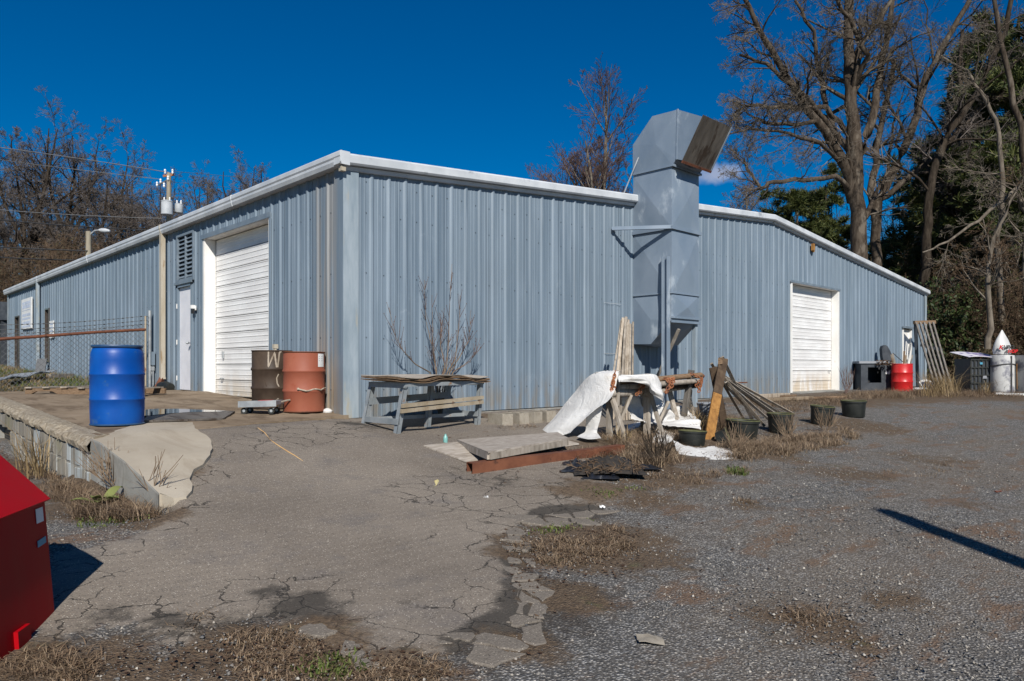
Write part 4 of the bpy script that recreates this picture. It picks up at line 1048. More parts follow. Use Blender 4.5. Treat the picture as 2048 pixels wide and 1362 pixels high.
# ------------------------------------------------------------------ chain-link fence
FA = Vector(at(291, 778, 15.9)); FB = Vector(at(-60, 790, 13.6))
fz0, fz1 = (Vector(at(291, 659, 15.9)).z, Vector(at(-60, 682, 13.6)).z)
fe = thing('chain_link_fence', 'chain link fence with rusty rail and three barbed strands', 'fence', FA)
def fpt(t, z): return Vector((FA.x+(FB.x-FA.x)*t, FA.y+(FB.y-FA.y)*t, z))
def rail_z(t): return fz0+(fz1-fz0)*t
MB().tube([fpt(0, fz0), fpt(.33, rail_z(.33)+.012), fpt(.66, rail_z(.66)), fpt(1, fz1)], .031, 8).build('top_rail', MAT['rust'], fe, smooth=True)
pz = Vector(at(297, 620, 15.9)).z
MB().tube([FA+Vector((.12, .10, -.1)), Vector((FA.x+.12, FA.y+.10, pz))], .036, 10).build('post', MAT['galv'], fe, smooth=True)
MB().tube([FA+Vector((.0, .0, -.1)), Vector((FA.x, FA.y, fz0+.30))], .020, 8).build('post', MAT['tube'], fe, smooth=True)
MB().tube([fpt(1, tz(FB.x, FB.y)), fpt(1, fz1+.4)], .036, 10).build('post', MAT['galv'], fe, smooth=True)
for k_, dy_ in enumerate((632, 640.5, 648)):
    z0 = Vector(at(291, dy_, 15.9)).z
    m = MB(); P = [fpt(t/24, z0+(fz1-fz0)*t/24-.05*math.sin(PI*t/24)) for t in range(25)]
    m.tube([Vector((FA.x+.12, FA.y+.1, z0-.02))]+P, .0055, 4)
    for t in range(1, 34):
        c = fpt(t/34, z0+(fz1-fz0)*t/34-.05*math.sin(PI*t/34)); m.box(c, (.035, .012, .022), Matrix.Rotation(t*.8, 3, 'X'))
    m.build('barbed_wire', MAT['chain'], fe)
m = MB(); Lf = (FB-FA).length; Lf2 = math.hypot(FB.x-FA.x, FB.y-FA.y); pit = .108; zb0 = FA.z-.05; top_ext = .13
hh = fz0+top_ext-zb0
wires = []
n_ = int(Lf2/pit)+1
def wire_quad(p, q, w=.0042):
    m.tube([p, q], w, 3, False)
for i in range(-int(hh/pit)-2, n_+2):
    for sgn in (1, -1):
        u0 = i*pit if sgn > 0 else i*pit+hh
        # parametrised by height, clipped to the panel
        lo, hi = 0.0, hh
        if sgn > 0:
            lo = max(lo, -u0); hi = min(hi, Lf2-u0)
        else:
            lo = max(lo, u0-Lf2); hi = min(hi, u0)
        if hi-lo < .03: continue
        pa_, pb_ = u0+sgn*lo, u0+sgn*hi
        wire_quad(fpt(pa_/Lf2, zb0+lo+(fz1-fz0)*pa_/Lf2), fpt(pb_/Lf2, zb0+hi+(fz1-fz0)*pb_/Lf2))
o = m.build('wire_mesh', MAT['chain'], fe); o['kind'] = 'stuff'

# ------------------------------------------------------------------ workbench
FLb, FRb = gp(787, 870), gp(951, 853)
bz = Vector(at(811, 764, depth(FLb))).z
aL, aR = FLb.x+.17, FRb.x+.10; bF = FLb.y; bR = bF+.74; SK = (FRb.y-FLb.y)/(aR-aL)
_mb = len(bpy.data.meshes)
wb = thing('workbench', 'old grey steel workbench with a warped delaminating plywood top', 'workbench', (aL, bF, tz(aL, bF)))
def ang_leg(p, q, w=.075):
    p, q = Vector(p), Vector(q); m = MB()
    d = (q-p).normalized(); x = Vector((1, 0, 0)); x = (x-d*x.dot(d)).normalized(); y = d.cross(x)
    for u, v in ((x, y), (y, x)): m.prism([p, p+u*w, p+u*w+v*.008, p+v*.008], q-p)
    return m
for (a0, b0) in ((aL, bF), (aR, bF), (aL, bR), (aR, bR), ((aL+aR)/2+.03, bF+.35)):
    ab = a0-.16 if a0 == aL else a0-.09
    zt = bz-.02
    ang_leg((ab, b0, tz(ab, b0)-.02), (a0, b0, zt)).build('leg', MAT['steelgrey'], wb)
def slide(a, b, z):                       # racked frame: lower things sit further left
    f_ = (bz-z)/(bz-tz(aL, bF)); return Vector((a-.16*f_ if a < (aL+aR)/2 else a-.09*f_, b, z))
for b0 in (bF, bR): MB().beam((aL-.02, b0, bz-.04), (aR+.06, b0, bz-.04), .05, .05).build('top_rail', MAT['steelgrey'], wb)
for a0 in (aL, aR): MB().beam((a0, bF-.02, bz-.045), (a0, bR+.05, bz-.045), .06, .07).build('end_rail', MAT['steelgrey'], wb)
for a0 in (aL, aR): MB().beam(slide(a0, bF, bz-.50), slide(a0, bR, bz-.50), .05, .07).build('side_rail', MAT['steelgrey'], wb)
zr = bz-.29
for dz_2 in (0, -.065):
    MB().beam(slide(aL, bF-.01, zr+dz_2)+Vector((-.02, -.03, -.01)), slide(aR, bF-.01, zr+dz_2)+Vector((.06, -.03, .03)), .035, .05).build('front_rail', MAT['tube'], wb)
MB().beam(slide(aL, bR, zr+.02), slide(aR, bR, zr+.05), .03, .09).build('rear_rail', MAT['steelgrey'], wb)
MB().beam(slide(aL, bR-.05, bz-.50), slide(aR, bF+.3, bz-.52), .03, .05).build('cross_brace', MAT['steelgrey'], wb)
m = MB(); m.beam(((aL+aR)/2-.1, bF+.33, tz(0, bF)+.015), ((aL+aR)/2+.10, bF+.25, tz(0, bF)+.015), .06, .03); m.build('foot_plate', MAT['steelgrey'], wb)
def top_layer(dz_3, mat, ph, ext, am, nm):
    rows = []
    for j in range(13):
        v = j/12; row = []
        for i in range(41):
            u = i/40; a = aL-.12-ext+(aR-aL+.28+2*ext)*u; b = bF-.07-ext*.6+(bR-bF+.20)*v
            wv = .022*math.sin(u*8.5+3.0+ph)*(1-v*.6)+.008*math.sin(u*19+ph*3)*(1-v)+.010*math.sin(v*6+u*5)
            wv += .03*(1-u)**3*v-.005
            b += .02*math.sin(u*17+ph*5)*(1-v)
            row.append((a, b, bz+.018+dz_3+am*wv))
        rows.append(row)
    MB().grid(rows, .009).build(nm, mat, wb, smooth=True, ang=30)
top_layer(-.012, MAT['plyedge'], 0, .0, 1, 'ply_sheet'); top_layer(.013, MAT['plyedge'], .06, -.01, 1.0, 'ply_sheet'); top_layer(.026, MAT['plyedge'], .12, -.015, 1.0, 'ply_sheet'); top_layer(.046, MAT['ply'], .45, -.02, .85, 'ply_sheet')

def _skew(o):                                # the bench stands a little askew to the wall
    for v in o.data.vertices: v.co.y += SK*v.co.x
for c_ in wb.children: _skew(c_)
# ------------------------------------------------------------------ sapling against the wall
def twiggy(name, label, cat, base, stems, mat, twigs, seed, r0_=.016, group=None, buds=None):
    """stems: lists of points; side twigs are grown along them"""
    t = thing(name, label, cat, base, group); rr_ = random.Random(seed); m = MB(); m2 = MB()
    for st in stems:
        st = [Vector(p) for p in st]; P = []
        for i in range(len(st)-1):
            for j in range(4): P.append(st[i].lerp(st[i+1], j/4)+Vector((rr_.uniform(-1, 1), rr_.uniform(-1, 1), 0))*.006)
        P.append(st[-1]); L = len(P)
        m.tube(P, [max(.003, r0_*(1-i/L)) for i in range(L)], 6)
        for _ in range(twigs):
            i = rr_.randrange(L//4, L-1); p = P[i]; d = (P[i+1]-p).normalized()
            o = Vector((rr_.uniform(-1, 1), rr_.uniform(-.5, .5), rr_.uniform(-.2, .5))); d = (d+o*.9).normalized(); l = rr_.uniform(.08, .30)
            q = [p, p+d*l*.5+Vector((0, 0, .02)), p+d*l+Vector((0, 0, .05))]
            m2.tube(q, [.0045, .0035, .002], 4)
            if buds:
                for w_ in (q[1], q[2]): m2.lathe([(.001, -.008), (.008, 0), (.001, .010)], 5, w_)
    m.build('stem', mat, t, smooth=True); m2.build('twigs', MAT[buds] if buds else mat, t)
    return t
Ys = depth((0, 0, 0)) ; q = gp(880, 815)
sb = Vector((0, 0, 0))
def sp_(px, py, dy=0):
    r_2 = (px-1024)/1434; return at(px, py, (9.081-.16+dy)/(.719-.695*r_2))
sb = Vector(sp_(880, 815)); sb.z = tz(sb.x, sb.y)-.02
twiggy('bare_sapling', 'leafless sapling growing up the wall behind the workbench', 'sapling', sb, [
    [sb, sp_(880, 760), sp_(893, 735), sp_(898, 670), sp_(900, 600), sp_(904, 528)], [sb, sp_(872, 740), sp_(863, 690), sp_(852, 640), sp_(849, 560)],
    [sb, sp_(872, 745, -.05), sp_(866, 690, -.1), sp_(864, 590, -.1)], [sb, sp_(860, 745), sp_(830, 728, -.1), sp_(805, 700, -.15), sp_(788, 665, -.15), sp_(779, 615, -.15)],
    [sb, sp_(895, 745), sp_(910, 720, -.1), sp_(918, 650, -.1), sp_(920, 590)], [sb, sp_(900, 745), sp_(925, 705, -.1), sp_(937, 680, -.1), sp_(942, 620, -.1)],
    [sb, sp_(890, 730, -.1), sp_(880, 690, -.1), sp_(884, 640)], [sb, sp_(905, 745, -.1), sp_(940, 722, -.2), sp_(958, 700, -.2)]], MAT['weedstem'], 16, 11, .013, buds='twigred')

# ------------------------------------------------------------------ hollow concrete blocks in a row
def cinder():
    m = MB(); l, w, h, t_ = .39, .19, .19, .032
    xs = [-l/2, -l/2+t_, -t_/2, t_/2, l/2-t_, l/2]; ys = [-w/2, -w/2+t_, w/2-t_, w/2]
    m.box2((xs[0], ys[0], 0), (xs[5], ys[1], h)); m.box2((xs[0], ys[2], 0), (xs[5], ys[3], h))
    for i in (0, 2, 4): m.box2((xs[i], ys[1], 0.001), (xs[i+1], ys[2], h-.001))
    m.box2((xs[1], ys[1], .02), (xs[4], ys[2], .06))
    return m.mesh('cinder_block', MAT['cinder'])
cm = cinder()
for i, (px, py, rz, lab) in enumerate(((1000, 853, 1.42, 'grey hollow concrete block nearest the workbench in the row of four'), (1032, 850, 1.52, 'second hollow concrete block from the workbench in the row'),
                                       (1058, 848, 1.62, 'third hollow concrete block from the workbench in the row'), (1088, 845, 1.45, 'hollow concrete block nearest the white tarp in the row of four'))):
    o = bpy.data.objects.new('concrete_block', cm); COL.objects.link(o); p = gp(px, py)+F3*.12
    o.location = (p.x, p.y, tz(p.x, p.y)-.015); o.rotation_euler = (0.03*(-1)**i, .02, rz); tag(o, lab, 'concrete block', 'hollow concrete blocks by the wall')

# ------------------------------------------------------------------ panels and rusty beam on the paving
def slab(name, pts, th, mat, label, cat, sub=False):
    pts = [Vector(p) for p in pts]; o = sum(pts, Vector())/len(pts)
    if not sub:
        return tag(MB().prism(pts, (0, 0, th)).build(name, mat, None, org=o), label, cat)
q = [gp(847, 898), gp(933, 931), gp(1158, 893), gp(1085, 872)]
for p in q: p.z = tz(p.x, p.y)+.026
slab('plywood_sheet', q, .014, MAT['ply'], 'flat grey plywood sheet under the thicker wooden panel', 'plywood')
zt_ = tz(*gp(980, 915)[:2])
pn = [Vector(onz(914.6, 879, zt_+.15)), Vector(onz(976, 903.5, zt_+.14)), Vector(onz(1137, 876, zt_+.165)), Vector(onz(1115, 864, zt_+.165))]
wp = thing('wooden_panel', 'thick weathered wooden door panel lying on the plywood sheet', 'panel', sum(pn, Vector())/4)
MB().prism([p+Vector((0, 0, -.018)) for p in pn], (0, 0, .018)).build('top_sheet', MAT['panelwood'], wp)
cen = sum(pn, Vector())/4
for i in range(4):
    p0, p1 = pn[i], pn[(i+1) % 4]; p0 = p0.lerp(cen, .035); p1 = p1.lerp(cen, .035)
    MB().beam(p0+Vector((0, 0, -.053)), p1+Vector((0, 0, -.053)), .05, .068).build('frame_rail', MAT['greywood'], wp)
b0_, b1_ = gp(939, 950), gp(1243, 910)
bm = thing('rusty_beam', 'long rust brown hollow square steel beam lying on the paving', 'beam', b0_)
d = (b1_-b0_).normalized(); sdv = Vector((-d.y, d.x, 0)).normalized(); up = Vector((0, 0, 1)); w = .115
m = MB(); c = b0_+up*(w/2+.012)
for o1, o2 in ((up, sdv), (-up, sdv), (sdv, up), (-sdv, up)):
    cc = c+o1*(w/2-.004); m.prism([cc-o2*(w/2-(.0 if o2 == sdv else .0081))-o1*.004, cc+o2*(w/2-(.0 if o2 == sdv else .0081))-o1*.004, cc+o2*(w/2-(.0 if o2 == sdv else .0081))+o1*.004, cc-o2*(w/2-(.0 if o2 == sdv else .0081))+o1*.004], b1_-b0_)
m.build('box_section', MAT['rust'], bm)

# ------------------------------------------------------------------ heap of black sheeting and debris
hp = gp(1215, 945); r_ = random.Random(8)
hb_ = thing('debris_heap', 'low heap of torn black plastic and charred litter', 'heap', hp)
m = MB(); rows = []
for i in range(13):
    rows.append([(hp.x+R3.x*(j-8)*.048+F3.x*(i-6)*.05, hp.y+R3.y*(j-8)*.048+F3.y*(i-6)*.05, tz(hp.x, hp.y)+.01+max(0, .16*(1-((j-8)/8.5)**2)*(1-((i-6)/6.5)**2))*(.75+.45*r_.random())) for j in range(17)])
m.grid(rows).build('mound', MAT['char'], hb_, smooth=True, ang=60)
for (px, py, sx) in ((1160, 945, .22), (1200, 958, .20), (1268, 938, .30), (1150, 930, .15), (1240, 930, .2)):
    c = gp(px, py); rows = []
    for i in range(8):
        rows.append([(c.x+R3.x*(j-5)*sx/5+F3.x*(i-3.5)*.03+r_.uniform(-.012, .012), c.y+R3.y*(j-5)*sx/5+F3.y*(i-3.5)*.03+r_.uniform(-.02, .02), tz(c.x, c.y)+.012+.085*r_.random()**1.5*math.sin(PI*i/7)*math.sin(PI*j/10)) for j in range(11)])
    MB().grid(rows, .004).build('plastic_scrap', MAT['blacksheet'], hb_, smooth=True, ang=70)
m = MB()
for _ in range(320):
    a = r_.uniform(0, 2*PI); rad = r_.random()**.5*.40; c = hp+Vector((math.cos(a)*rad, math.sin(a)*rad, .05+.10*(1-rad/.42)))
    d = Vector((r_.uniform(-1, 1), r_.uniform(-1, 1), r_.uniform(-.2, .5))).normalized()*r_.uniform(.04, .13)
    m.tube([c, c+d*.6, c+d+Vector((0, 0, -.01))], [.005, .004, .002], 4)
o = m.build('twigs', MAT['brush'], hb_); o['kind'] = 'stuff'
# ------------------------------------------------------------------ sawhorses, timbers and white sheeting
YL, YM, YR = 9.75, 10.35, 11.2                      # depths of the three trestles along the rack
def bmr(name, p, q, w, h, mat, parent, up=(0, 0, 1), ch=0.004): return MB().beam(p, q, w, h, up, ch).build(name, mat, parent)
def foot(px, py, Y): p = Vector(at(px, py, Y)); p.z = tz(p.x, p.y)-.03; return p
s1 = thing('sawhorse', 'grey wooden sawhorse under the draped end of white tarp', 'sawhorse', foot(1235, 860, YL), 'weathered sawhorses of the timber rack')
GW = MAT['greywood']; MAT['greydark'] = wood_mat('dark_grey_wood', (.13, .118, .105), (.21, .19, .17), (.07, .062, .055), (1, 1, .25))
bmr('leg', foot(1219, 863, YL+.1), at(1219, 775, YL+.1), .09, .05, GW, s1); bmr('leg', foot(1256, 867, YL-.2), at(1222, 788, YL), .07, .05, GW, s1)
bmr('leg', foot(1240, 855, YL+.5), at(1236, 742, YL+.15), .07, .06, GW, s1); bmr('cross_brace', foot(1222, 860, YL+.2), at(1262, 790, YL+.25), .07, .04, GW, s1)
bmr('top_rail', at(1218, 792, YL-.05), at(1262, 786, YL+.35), .09, .07, GW, s1)
bmr('side_post', at(1234, 812, YL), at(1236, 744, YL), .055, .05, GW, s1)
s2 = thing('sawhorse', 'middle grey wooden sawhorse of the timber rack, below the hanging cloth', 'sawhorse', foot(1305, 848, YM), 'weathered sawhorses of the timber rack')
bmr('leg', foot(1294, 852, YM), at(1294, 788, YM), .10, .05, GW, s2); bmr('leg', foot(1329, 850, YM-.1), at(1301, 788, YM), .075, .05, GW, s2)
bmr('cross_brace', foot(1303, 845, YM+.2), at(1337, 802, YM+.2), .07, .04, GW, s2); bmr('top_rail', at(1285, 789, YM-.1), at(1330, 780, YM+.35), .09, .06, GW, s2)
bmr('leg', foot(1284, 840, YM+.6), at(1290, 786, YM+.25), .07, .05, GW, s2)
s3 = thing('sawhorse', 'grey wooden sawhorse at the right end with rusty chain on it', 'sawhorse', foot(1370, 845, YR), 'weathered sawhorses of the timber rack')
bmr('leg', foot(1362, 842, YR), at(1383, 740, YR-.05), .085, .06, MAT['greydark'], s3); bmr('leg', foot(1362, 848, YR-.2), at(1339, 782, YR), .075, .05, GW, s3)
bmr('leg', foot(1393, 842, YR+.2), at(1376, 785, YR+.1), .06, .05, GW, s3); bmr('leg', foot(1372, 838, YR+.7), at(1380, 780, YR+.35), .07, .05, GW, s3)
bmr('top_rail', at(1335, 779, YR-.1), at(1392, 772, YR+.35), .08, .06, GW, s3)
wl = ['topmost weathered timber across the sawhorses, red at its right end', 'brown timber of the rack just under the topmost one', 'thick grey log lowest on the rack front', 'dark pole lying behind the others on the rack', 'rust stained pipe lying along the back of the rack']
for i, (x0, y0, x1, y1, dY, r, mt) in enumerate(((1226, 768, 1402, 750, .15, .045, 'plyedge'), (1224, 776, 1398, 762, .0, .04, 'greywood'), (1222, 787, 1312, 781, -.05, .055, 'greywood'), (1228, 781, 1396, 769, .2, .05, 'barkdark'), (1240, 764, 1406, 752, .35, .035, 'rust'))):
    p, q = Vector(at(x0, y0, YL+dY)), Vector(at(x1, y1, YR+dY+(.0 if x1 > 1350 else -.6)))
    tag(MB().tube([p, p.lerp(q, .3)+Vector((0, 0, -.006)), p.lerp(q, .7)+Vector((0, 0, .005)), q], [r, r*1.05, r*.95, r*.9], 10).build('timber', MAT[mt], None, smooth=True, org=p), wl[i], 'timber', 'timbers lying across the sawhorses')
def chain(name, pts, label, mat='rustlite', n=40, lw=.03):
    pts = [Vector(p) for p in pts]; m = MB(); seg = [(b-a).length for a, b in zip(pts, pts[1:])]; L = sum(seg); c = 0
    k_ = max(4, int(L/lw))
    for i in range(k_):
        s = L*i/k_; j = 0
        while j < len(seg)-1 and s > seg[j]: s -= seg[j]; j += 1
        p = pts[j].lerp(pts[j+1], min(1, s/max(seg[j], 1e-6))); d = (pts[j+1]-pts[j]).normalized(); x = d.orthogonal().normalized()
        if i % 2: x = d.cross(x)
        m.tube([p+d*lw*.72*math.cos(q*PI/3)+x*lw*.42*math.sin(q*PI/3) for q in range(7)], lw*.17, 4, False)
    return tag(m.build(name, MAT[mat], None, org=pts[0]), label, 'chain', 'rusty chains on the rack')
def A(x, y, Y): return at(x, y, Y)
chain('chain', [A(1230, 745, YL-.08), A(1227, 765, YL-.12), A(1222, 782, YL-.14), A(1220, 790, YL-.13), A(1228, 776, YL-.14), A(1226, 758, YL-.13), A(1224, 788, YL-.15)], 'rusty chain hanging over the tarp end of the rack', lw=.045)
chain('chain', [A(1278, 768, 10.1), A(1283, 765, 10.05), A(1289, 766, 10.1), A(1284, 775, 10.03), A(1278, 780, 10.02), A(1274, 788, 10.0), A(1282, 774, 10.0), A(1288, 770, 10.05), A(1280, 784, 10.0), A(1276, 776, 10.0)], 'orange rusty chain looped round the timbers left of the hanging cloth', lw=.05)
chain('chain', [A(1328, 757, 10.6), A(1338, 756, 10.55), A(1346, 762, 10.55), A(1340, 770, 10.5), A(1336, 780, 10.5), A(1331, 786, 10.5), A(1340, 766, 10.5), A(1348, 756, 10.6), A(1335, 760, 10.5), A(1344, 772, 10.5), A(1334, 783, 10.5)], 'orange rusty chain looped round the timbers right of the hanging cloth', lw=.05)
chain('chain', [A(1384, 748, 11.1), A(1394, 752, 11.05), A(1404, 758, 11.0), A(1402, 770, 11.0), A(1398, 778, 11.0), A(1392, 770, 11.05), A(1404, 756, 11.0), A(1400, 780, 11.0), A(1394, 786, 11.0)], 'rusty chain dangling from the right end of the rack', lw=.045)
# white tarp pouring off the rack end
def cloth(name, rows, label, mat='tarp', sub=4, seed=1, wr=.018, th=.005, fr=7.0, parent=None, solid_edges=0.0):
    """rows of (px,py,Y) control points, resampled and wrinkled"""
    R_ = [[Vector(at(*p)) for p in r] for r in rows]; rs = random.Random(seed)
    def cr(P, n):
        out = []; k_ = len(P)
        for i in range(n+1):
            t = i/n*(k_-1); j = min(int(t), k_-2); u = t-j
            p0, p1, p2, p3 = P[max(j-1, 0)], P[j], P[j+1], P[min(j+2, k_-1)]
            out.append(.5*((2*p1)+(p2-p0)*u+(2*p0-5*p1+4*p2-p3)*u*u+(3*p1-p0-3*p2+p3)*u**3))
        return out
    n = (len(R_[0])-1)*sub*2; H = [cr(r, n) for r in R_]; V = [cr([H[i][j] for i in range(len(H))], (len(H)-1)*sub*2) for j in range(n+1)]
    G = [[V[j][i] for j in range(n+1)] for i in range(len(V[0]))]
    ph = [rs.uniform(0, 6) for _ in range(8)]
    for i, r in enumerate(G):
        for j, p in enumerate(r):
            u, v = i/len(G), j/len(r)
            w_ = math.sin(v*fr*2+ph[0]+2*math.sin(u*4+ph[1]))*.6+math.sin(v*fr*4.3+u*5+ph[2])*.3+math.sin(u*fr*1.7+v*3+ph[3])*.35
            e_ = solid_edges*rs.uniform(-1, 1) if (i in (0, len(G)-1) or j in (0, len(r)-1)) else 0
            r[j] = p-F3*(wr*w_)+Vector((e_, e_*.5, wr*.4*w_+e_*.4))
    m = MB().grid(G, th)
    o = m.build(name, MAT[mat], parent, smooth=True, org=R_[0][0], ang=75)
    return o if parent is not None else tag(o, label, 'cloth', 'white sheeting round the rack')
gz = lambda px, py, dz=.02: depth(gp(px, py))
cloth('white_tarp', [[(1192, 745, 9.95), (1172, 757, 10.05), (1140, 795, 10.25), (1106, 838, 10.4), (1076, 868, 10.35)],
                     [(1212, 741, 9.9), (1194, 757, 9.85), (1166, 800, 9.9), (1134, 840, 9.95), (1104, 868, 9.98)],
                     [(1230, 742, 9.8), (1218, 763, 9.65), (1192, 808, 9.65), (1160, 846, 9.7), (1128, 869, 9.85)],
                     [(1238, 744, 9.72), (1229, 782, 9.55), (1212, 806, 9.55), (1178, 826, 9.65), (1140, 866, 9.75)]], 'big white fabric sheet sloping from the rack down to the blocks', seed=3, wr=.034, fr=5, th=.003, solid_edges=.012)
cloth('white_tarp', [[(1172, 825, 9.8), (1172, 845, 9.85), (1171, 862, 9.85), (1160, 870, 9.75), (1154, 874, 9.6)], [(1190, 815, 9.7), (1186, 840, 9.75), (1184, 862, 9.75), (1180, 872, 9.55), (1176, 878, 9.4)], [(1206, 808, 9.65), (1200, 840, 9.7), (1194, 862, 9.7), (1198, 870, 9.6), (1202, 876, 9.45)]],
      'narrow strip of white sheeting hanging behind the big tarp to the ground', seed=5, wr=.012, fr=3)
cloth('white_cloth', [[(1238, 748, 9.95), (1236, 757, 9.6), (1240, 766, 9.55)], [(1270, 751, 10.1), (1270, 757, 9.8), (1272, 764, 9.75)], [(1300, 750, 10.25), (1296, 760, 9.95), (1297, 768, 9.85)], [(1314, 752, 10.35), (1306, 774, 10.0), (1302, 784, 9.95)], [(1320, 764, 10.5), (1322, 780, 10.1), (1324, 800, 10.05)], [(1322, 770, 10.6), (1325, 790, 10.3), (1327, 806, 10.3)]], 'crumpled grey-white cloth draped over the middle of the rack', seed=9, wr=.045, fr=5, mat='tarp')
cloth('white_cloth', [[(1238, 792, 10.4), (1240, 806, 10.4), (1258, 822, 10.4), (1262, 838, 10.3)], [(1290, 792, 10.75), (1290, 812, 10.7), (1288, 836, 10.6), (1286, 843, 10.3)], [(1330, 792, 11.0), (1326, 815, 10.9), (1322, 838, 10.8), (1318, 848, 10.4)]], 'white sheet hanging under the rack between the legs', seed=12, wr=.02, fr=4, solid_edges=.02)
cloth('white_cloth', [[(1340, 814, 11.4), (1334, 828, 11.1), (1326, 842, 10.8), (1322, 852, 10.5)], [(1362, 812, 11.5), (1356, 830, 11.1), (1350, 842, 10.8), (1350, 853, 10.5)], [(1384, 822, 11.4), (1392, 836, 11.1), (1400, 848, 10.8), (1404, 856, 10.5)]], 'white sheeting bunched on the ground below the right sawhorse', seed=14, wr=.085, fr=5, solid_edges=.02)
def rag_on_ground(name, px_rows, label, seed, lift=.02, wr=.02, fr=3):
    rows = []
    for r in px_rows: rows.append([(x, y, depth(gp(x, y))-.02-l) for x, y, l in r])
    return cloth(name, rows, label, seed=seed, wr=wr, fr=fr, solid_edges=.012)
rag_on_ground('white_cloth', [[(1347, 880, .3), (1352, 898, .2), (1362, 912, .0)], [(1370, 890, .25), (1375, 905, .1), (1385, 916, 0)], [(1400, 896, .1), (1405, 908, .05), (1410, 918, .0)], [(1430, 893, .12), (1436, 908, .05), (1440, 920, 0)], [(1458, 898, .1), (1470, 908, .02), (1476, 916, 0)]], 'torn white sheet spread on the weeds in front of the pots', 21)
rag_on_ground('white_cloth', [[(1318, 858, .5), (1306, 878, .35), (1301, 892, .1)], [(1336, 862, .5), (1328, 880, .3), (1322, 893, .1)], [(1352, 860, .5), (1345, 880, .3), (1332, 888, .1)]], 'speckled white sheet standing in the grass before the rack', 22, wr=.03)
rag_on_ground('white_cloth', [[(1248, 890, .1), (1250, 898, .05), (1254, 903, 0)], [(1268, 888, .12), (1270, 896, .05), (1272, 902, 0)], [(1288, 890, .1), (1290, 896, .05), (1292, 900, 0)]], 'small white scrap of sheeting at the end of the beam', 23, wr=.02)
rag_on_ground('white_cloth', [[(1256, 850, .2), (1254, 860, .1), (1250, 866, 0)], [(1270, 846, .2), (1270, 858, .1), (1268, 864, 0)], [(1284, 842, .2), (1284, 852, .1), (1284, 862, 0)]], 'cream scrap of sheeting at the foot of the first sawhorse', 24, wr=.02)
# boards leaning beside the duct
for i, (x0, x1, y1, w, dY) in enumerate(((1216, 1243, 640, .05, .0), (1228, 1246, 636, .07, -.05), (1236, 1248, 650, .055, .05), (1243, 1252, 634, .075, 0), (1250, 1255, 645, .06, -.08), (1256, 1257, 640, .05, -.03), (1262, 1261, 648, .06, .04), (1267, 1266, 644, .045, -.02), (1233, 1250, 642, .05, .12))):
    base = Vector(at(x0-3, 800, 12.2+dY)); base.z = tz(base.x, base.y); tp = Vector(at(x1, y1, 13.35+dY))
    labs = ['thin pale stick leaning widest left in the board bundle', 'brown board second from left in the leaning bundle', 'short board third from left in leaning bundle', 'widest pale board, fourth from left in leaning bundle', 'board left of the middle right edge in leaning bundle', 'narrow board third from right in leaning bundle', 'pale board second from right in leaning bundle', 'rightmost narrow board of the bundle against the duct', 'board hidden at the back of the leaning bundle']
    tag(MB().beam(base, tp, w*.72, .03, (0.7, .72, 0), .003).build('board', MAT['palewood' if i % 3 else 'greywood'], None, org=base), labs[i], 'board', 'boards leaning beside the exhaust duct')
# amber trestle and the fan of laths
ya = thing('amber_trestle', 'amber and dark planks crossed as a trestle for laths', 'trestle', foot(1420, 838, 10.6))
p, q = foot(1417, 845, 10.5), Vector(at(1447, 718, 11.3)); mdp = p.lerp(q, .56); bmr('plank', p, mdp, .14, .045, MAT['yellowwood'], ya, (.7, .72, 0)); bmr('plank', mdp+(q-p)*.002, q, .14, .043, MAT['darkplank'], ya, (.7, .72, 0))
bmr('plank', at(1426, 735, 11.2), foot(1452, 806, 11.5), .12, .04, MAT['darkplank'], ya, (.7, .72, 0)); bmr('tie', at(1440, 722, 11.2), at(1452, 724, 11.5), .06, .10, MAT['plyedge'], ya)
ll = ['leftmost short lath leaning across the amber plank', 'tall broad lath leaning over the top of amber plank', 'lath fanning out third from left behind the pots', 'fourth lath from left in the fan of laths', 'fifth lath from left in the fan of laths', 'second lath from the right in the fan', 'rightmost low lath in the fan, ending near a pot', 'lath between the fifth and the right ones in the fan', 'lath lying lowest behind the broad lath in fan']
for i, (x0, y0, Y0, x1, y1) in enumerate(((1423, 727, 11.15, 1489, 842), (1444, 714, 11.25, 1505, 842), (1448, 756, 11.35, 1529, 853), (1452, 764, 11.4, 1537, 840), (1447, 757, 11.5, 1548, 832), (1447, 754, 11.6, 1566, 831), (1447, 752, 11.7, 1588, 830), (1450, 758, 11.55, 1556, 833), (1430, 748, 11.5, 1516, 840))):
    e_ = gp(x1, y1+1); p_ = Vector(at(x0, y0, Y0)); e_.z += .02
    tag(MB().beam(p_, e_, .044 if i != 1 else .058, .022, (.6, .6, .5), .003).build('lath', MAT['greywood' if i % 2 else 'palewood'], None, org=e_), ll[i], 'lath', 'laths fanned out from the amber trestle')
# tub behind
tb = Vector(at(1422, 822, 12.6)); tb.z = tz(tb.x, tb.y)
t = thing('grey_tub', 'round grey plastic tub behind the amber trestle', 'tub', tb)
MB().lathe([(.20, 0), (.215, .02), (.235, .30), (.245, .31), (.25, .335), (.24, .345), (.225, .34), (.205, .06), (.001, .05)], 28, tb, True, False).build('body', MAT['grey'], t, smooth=True)
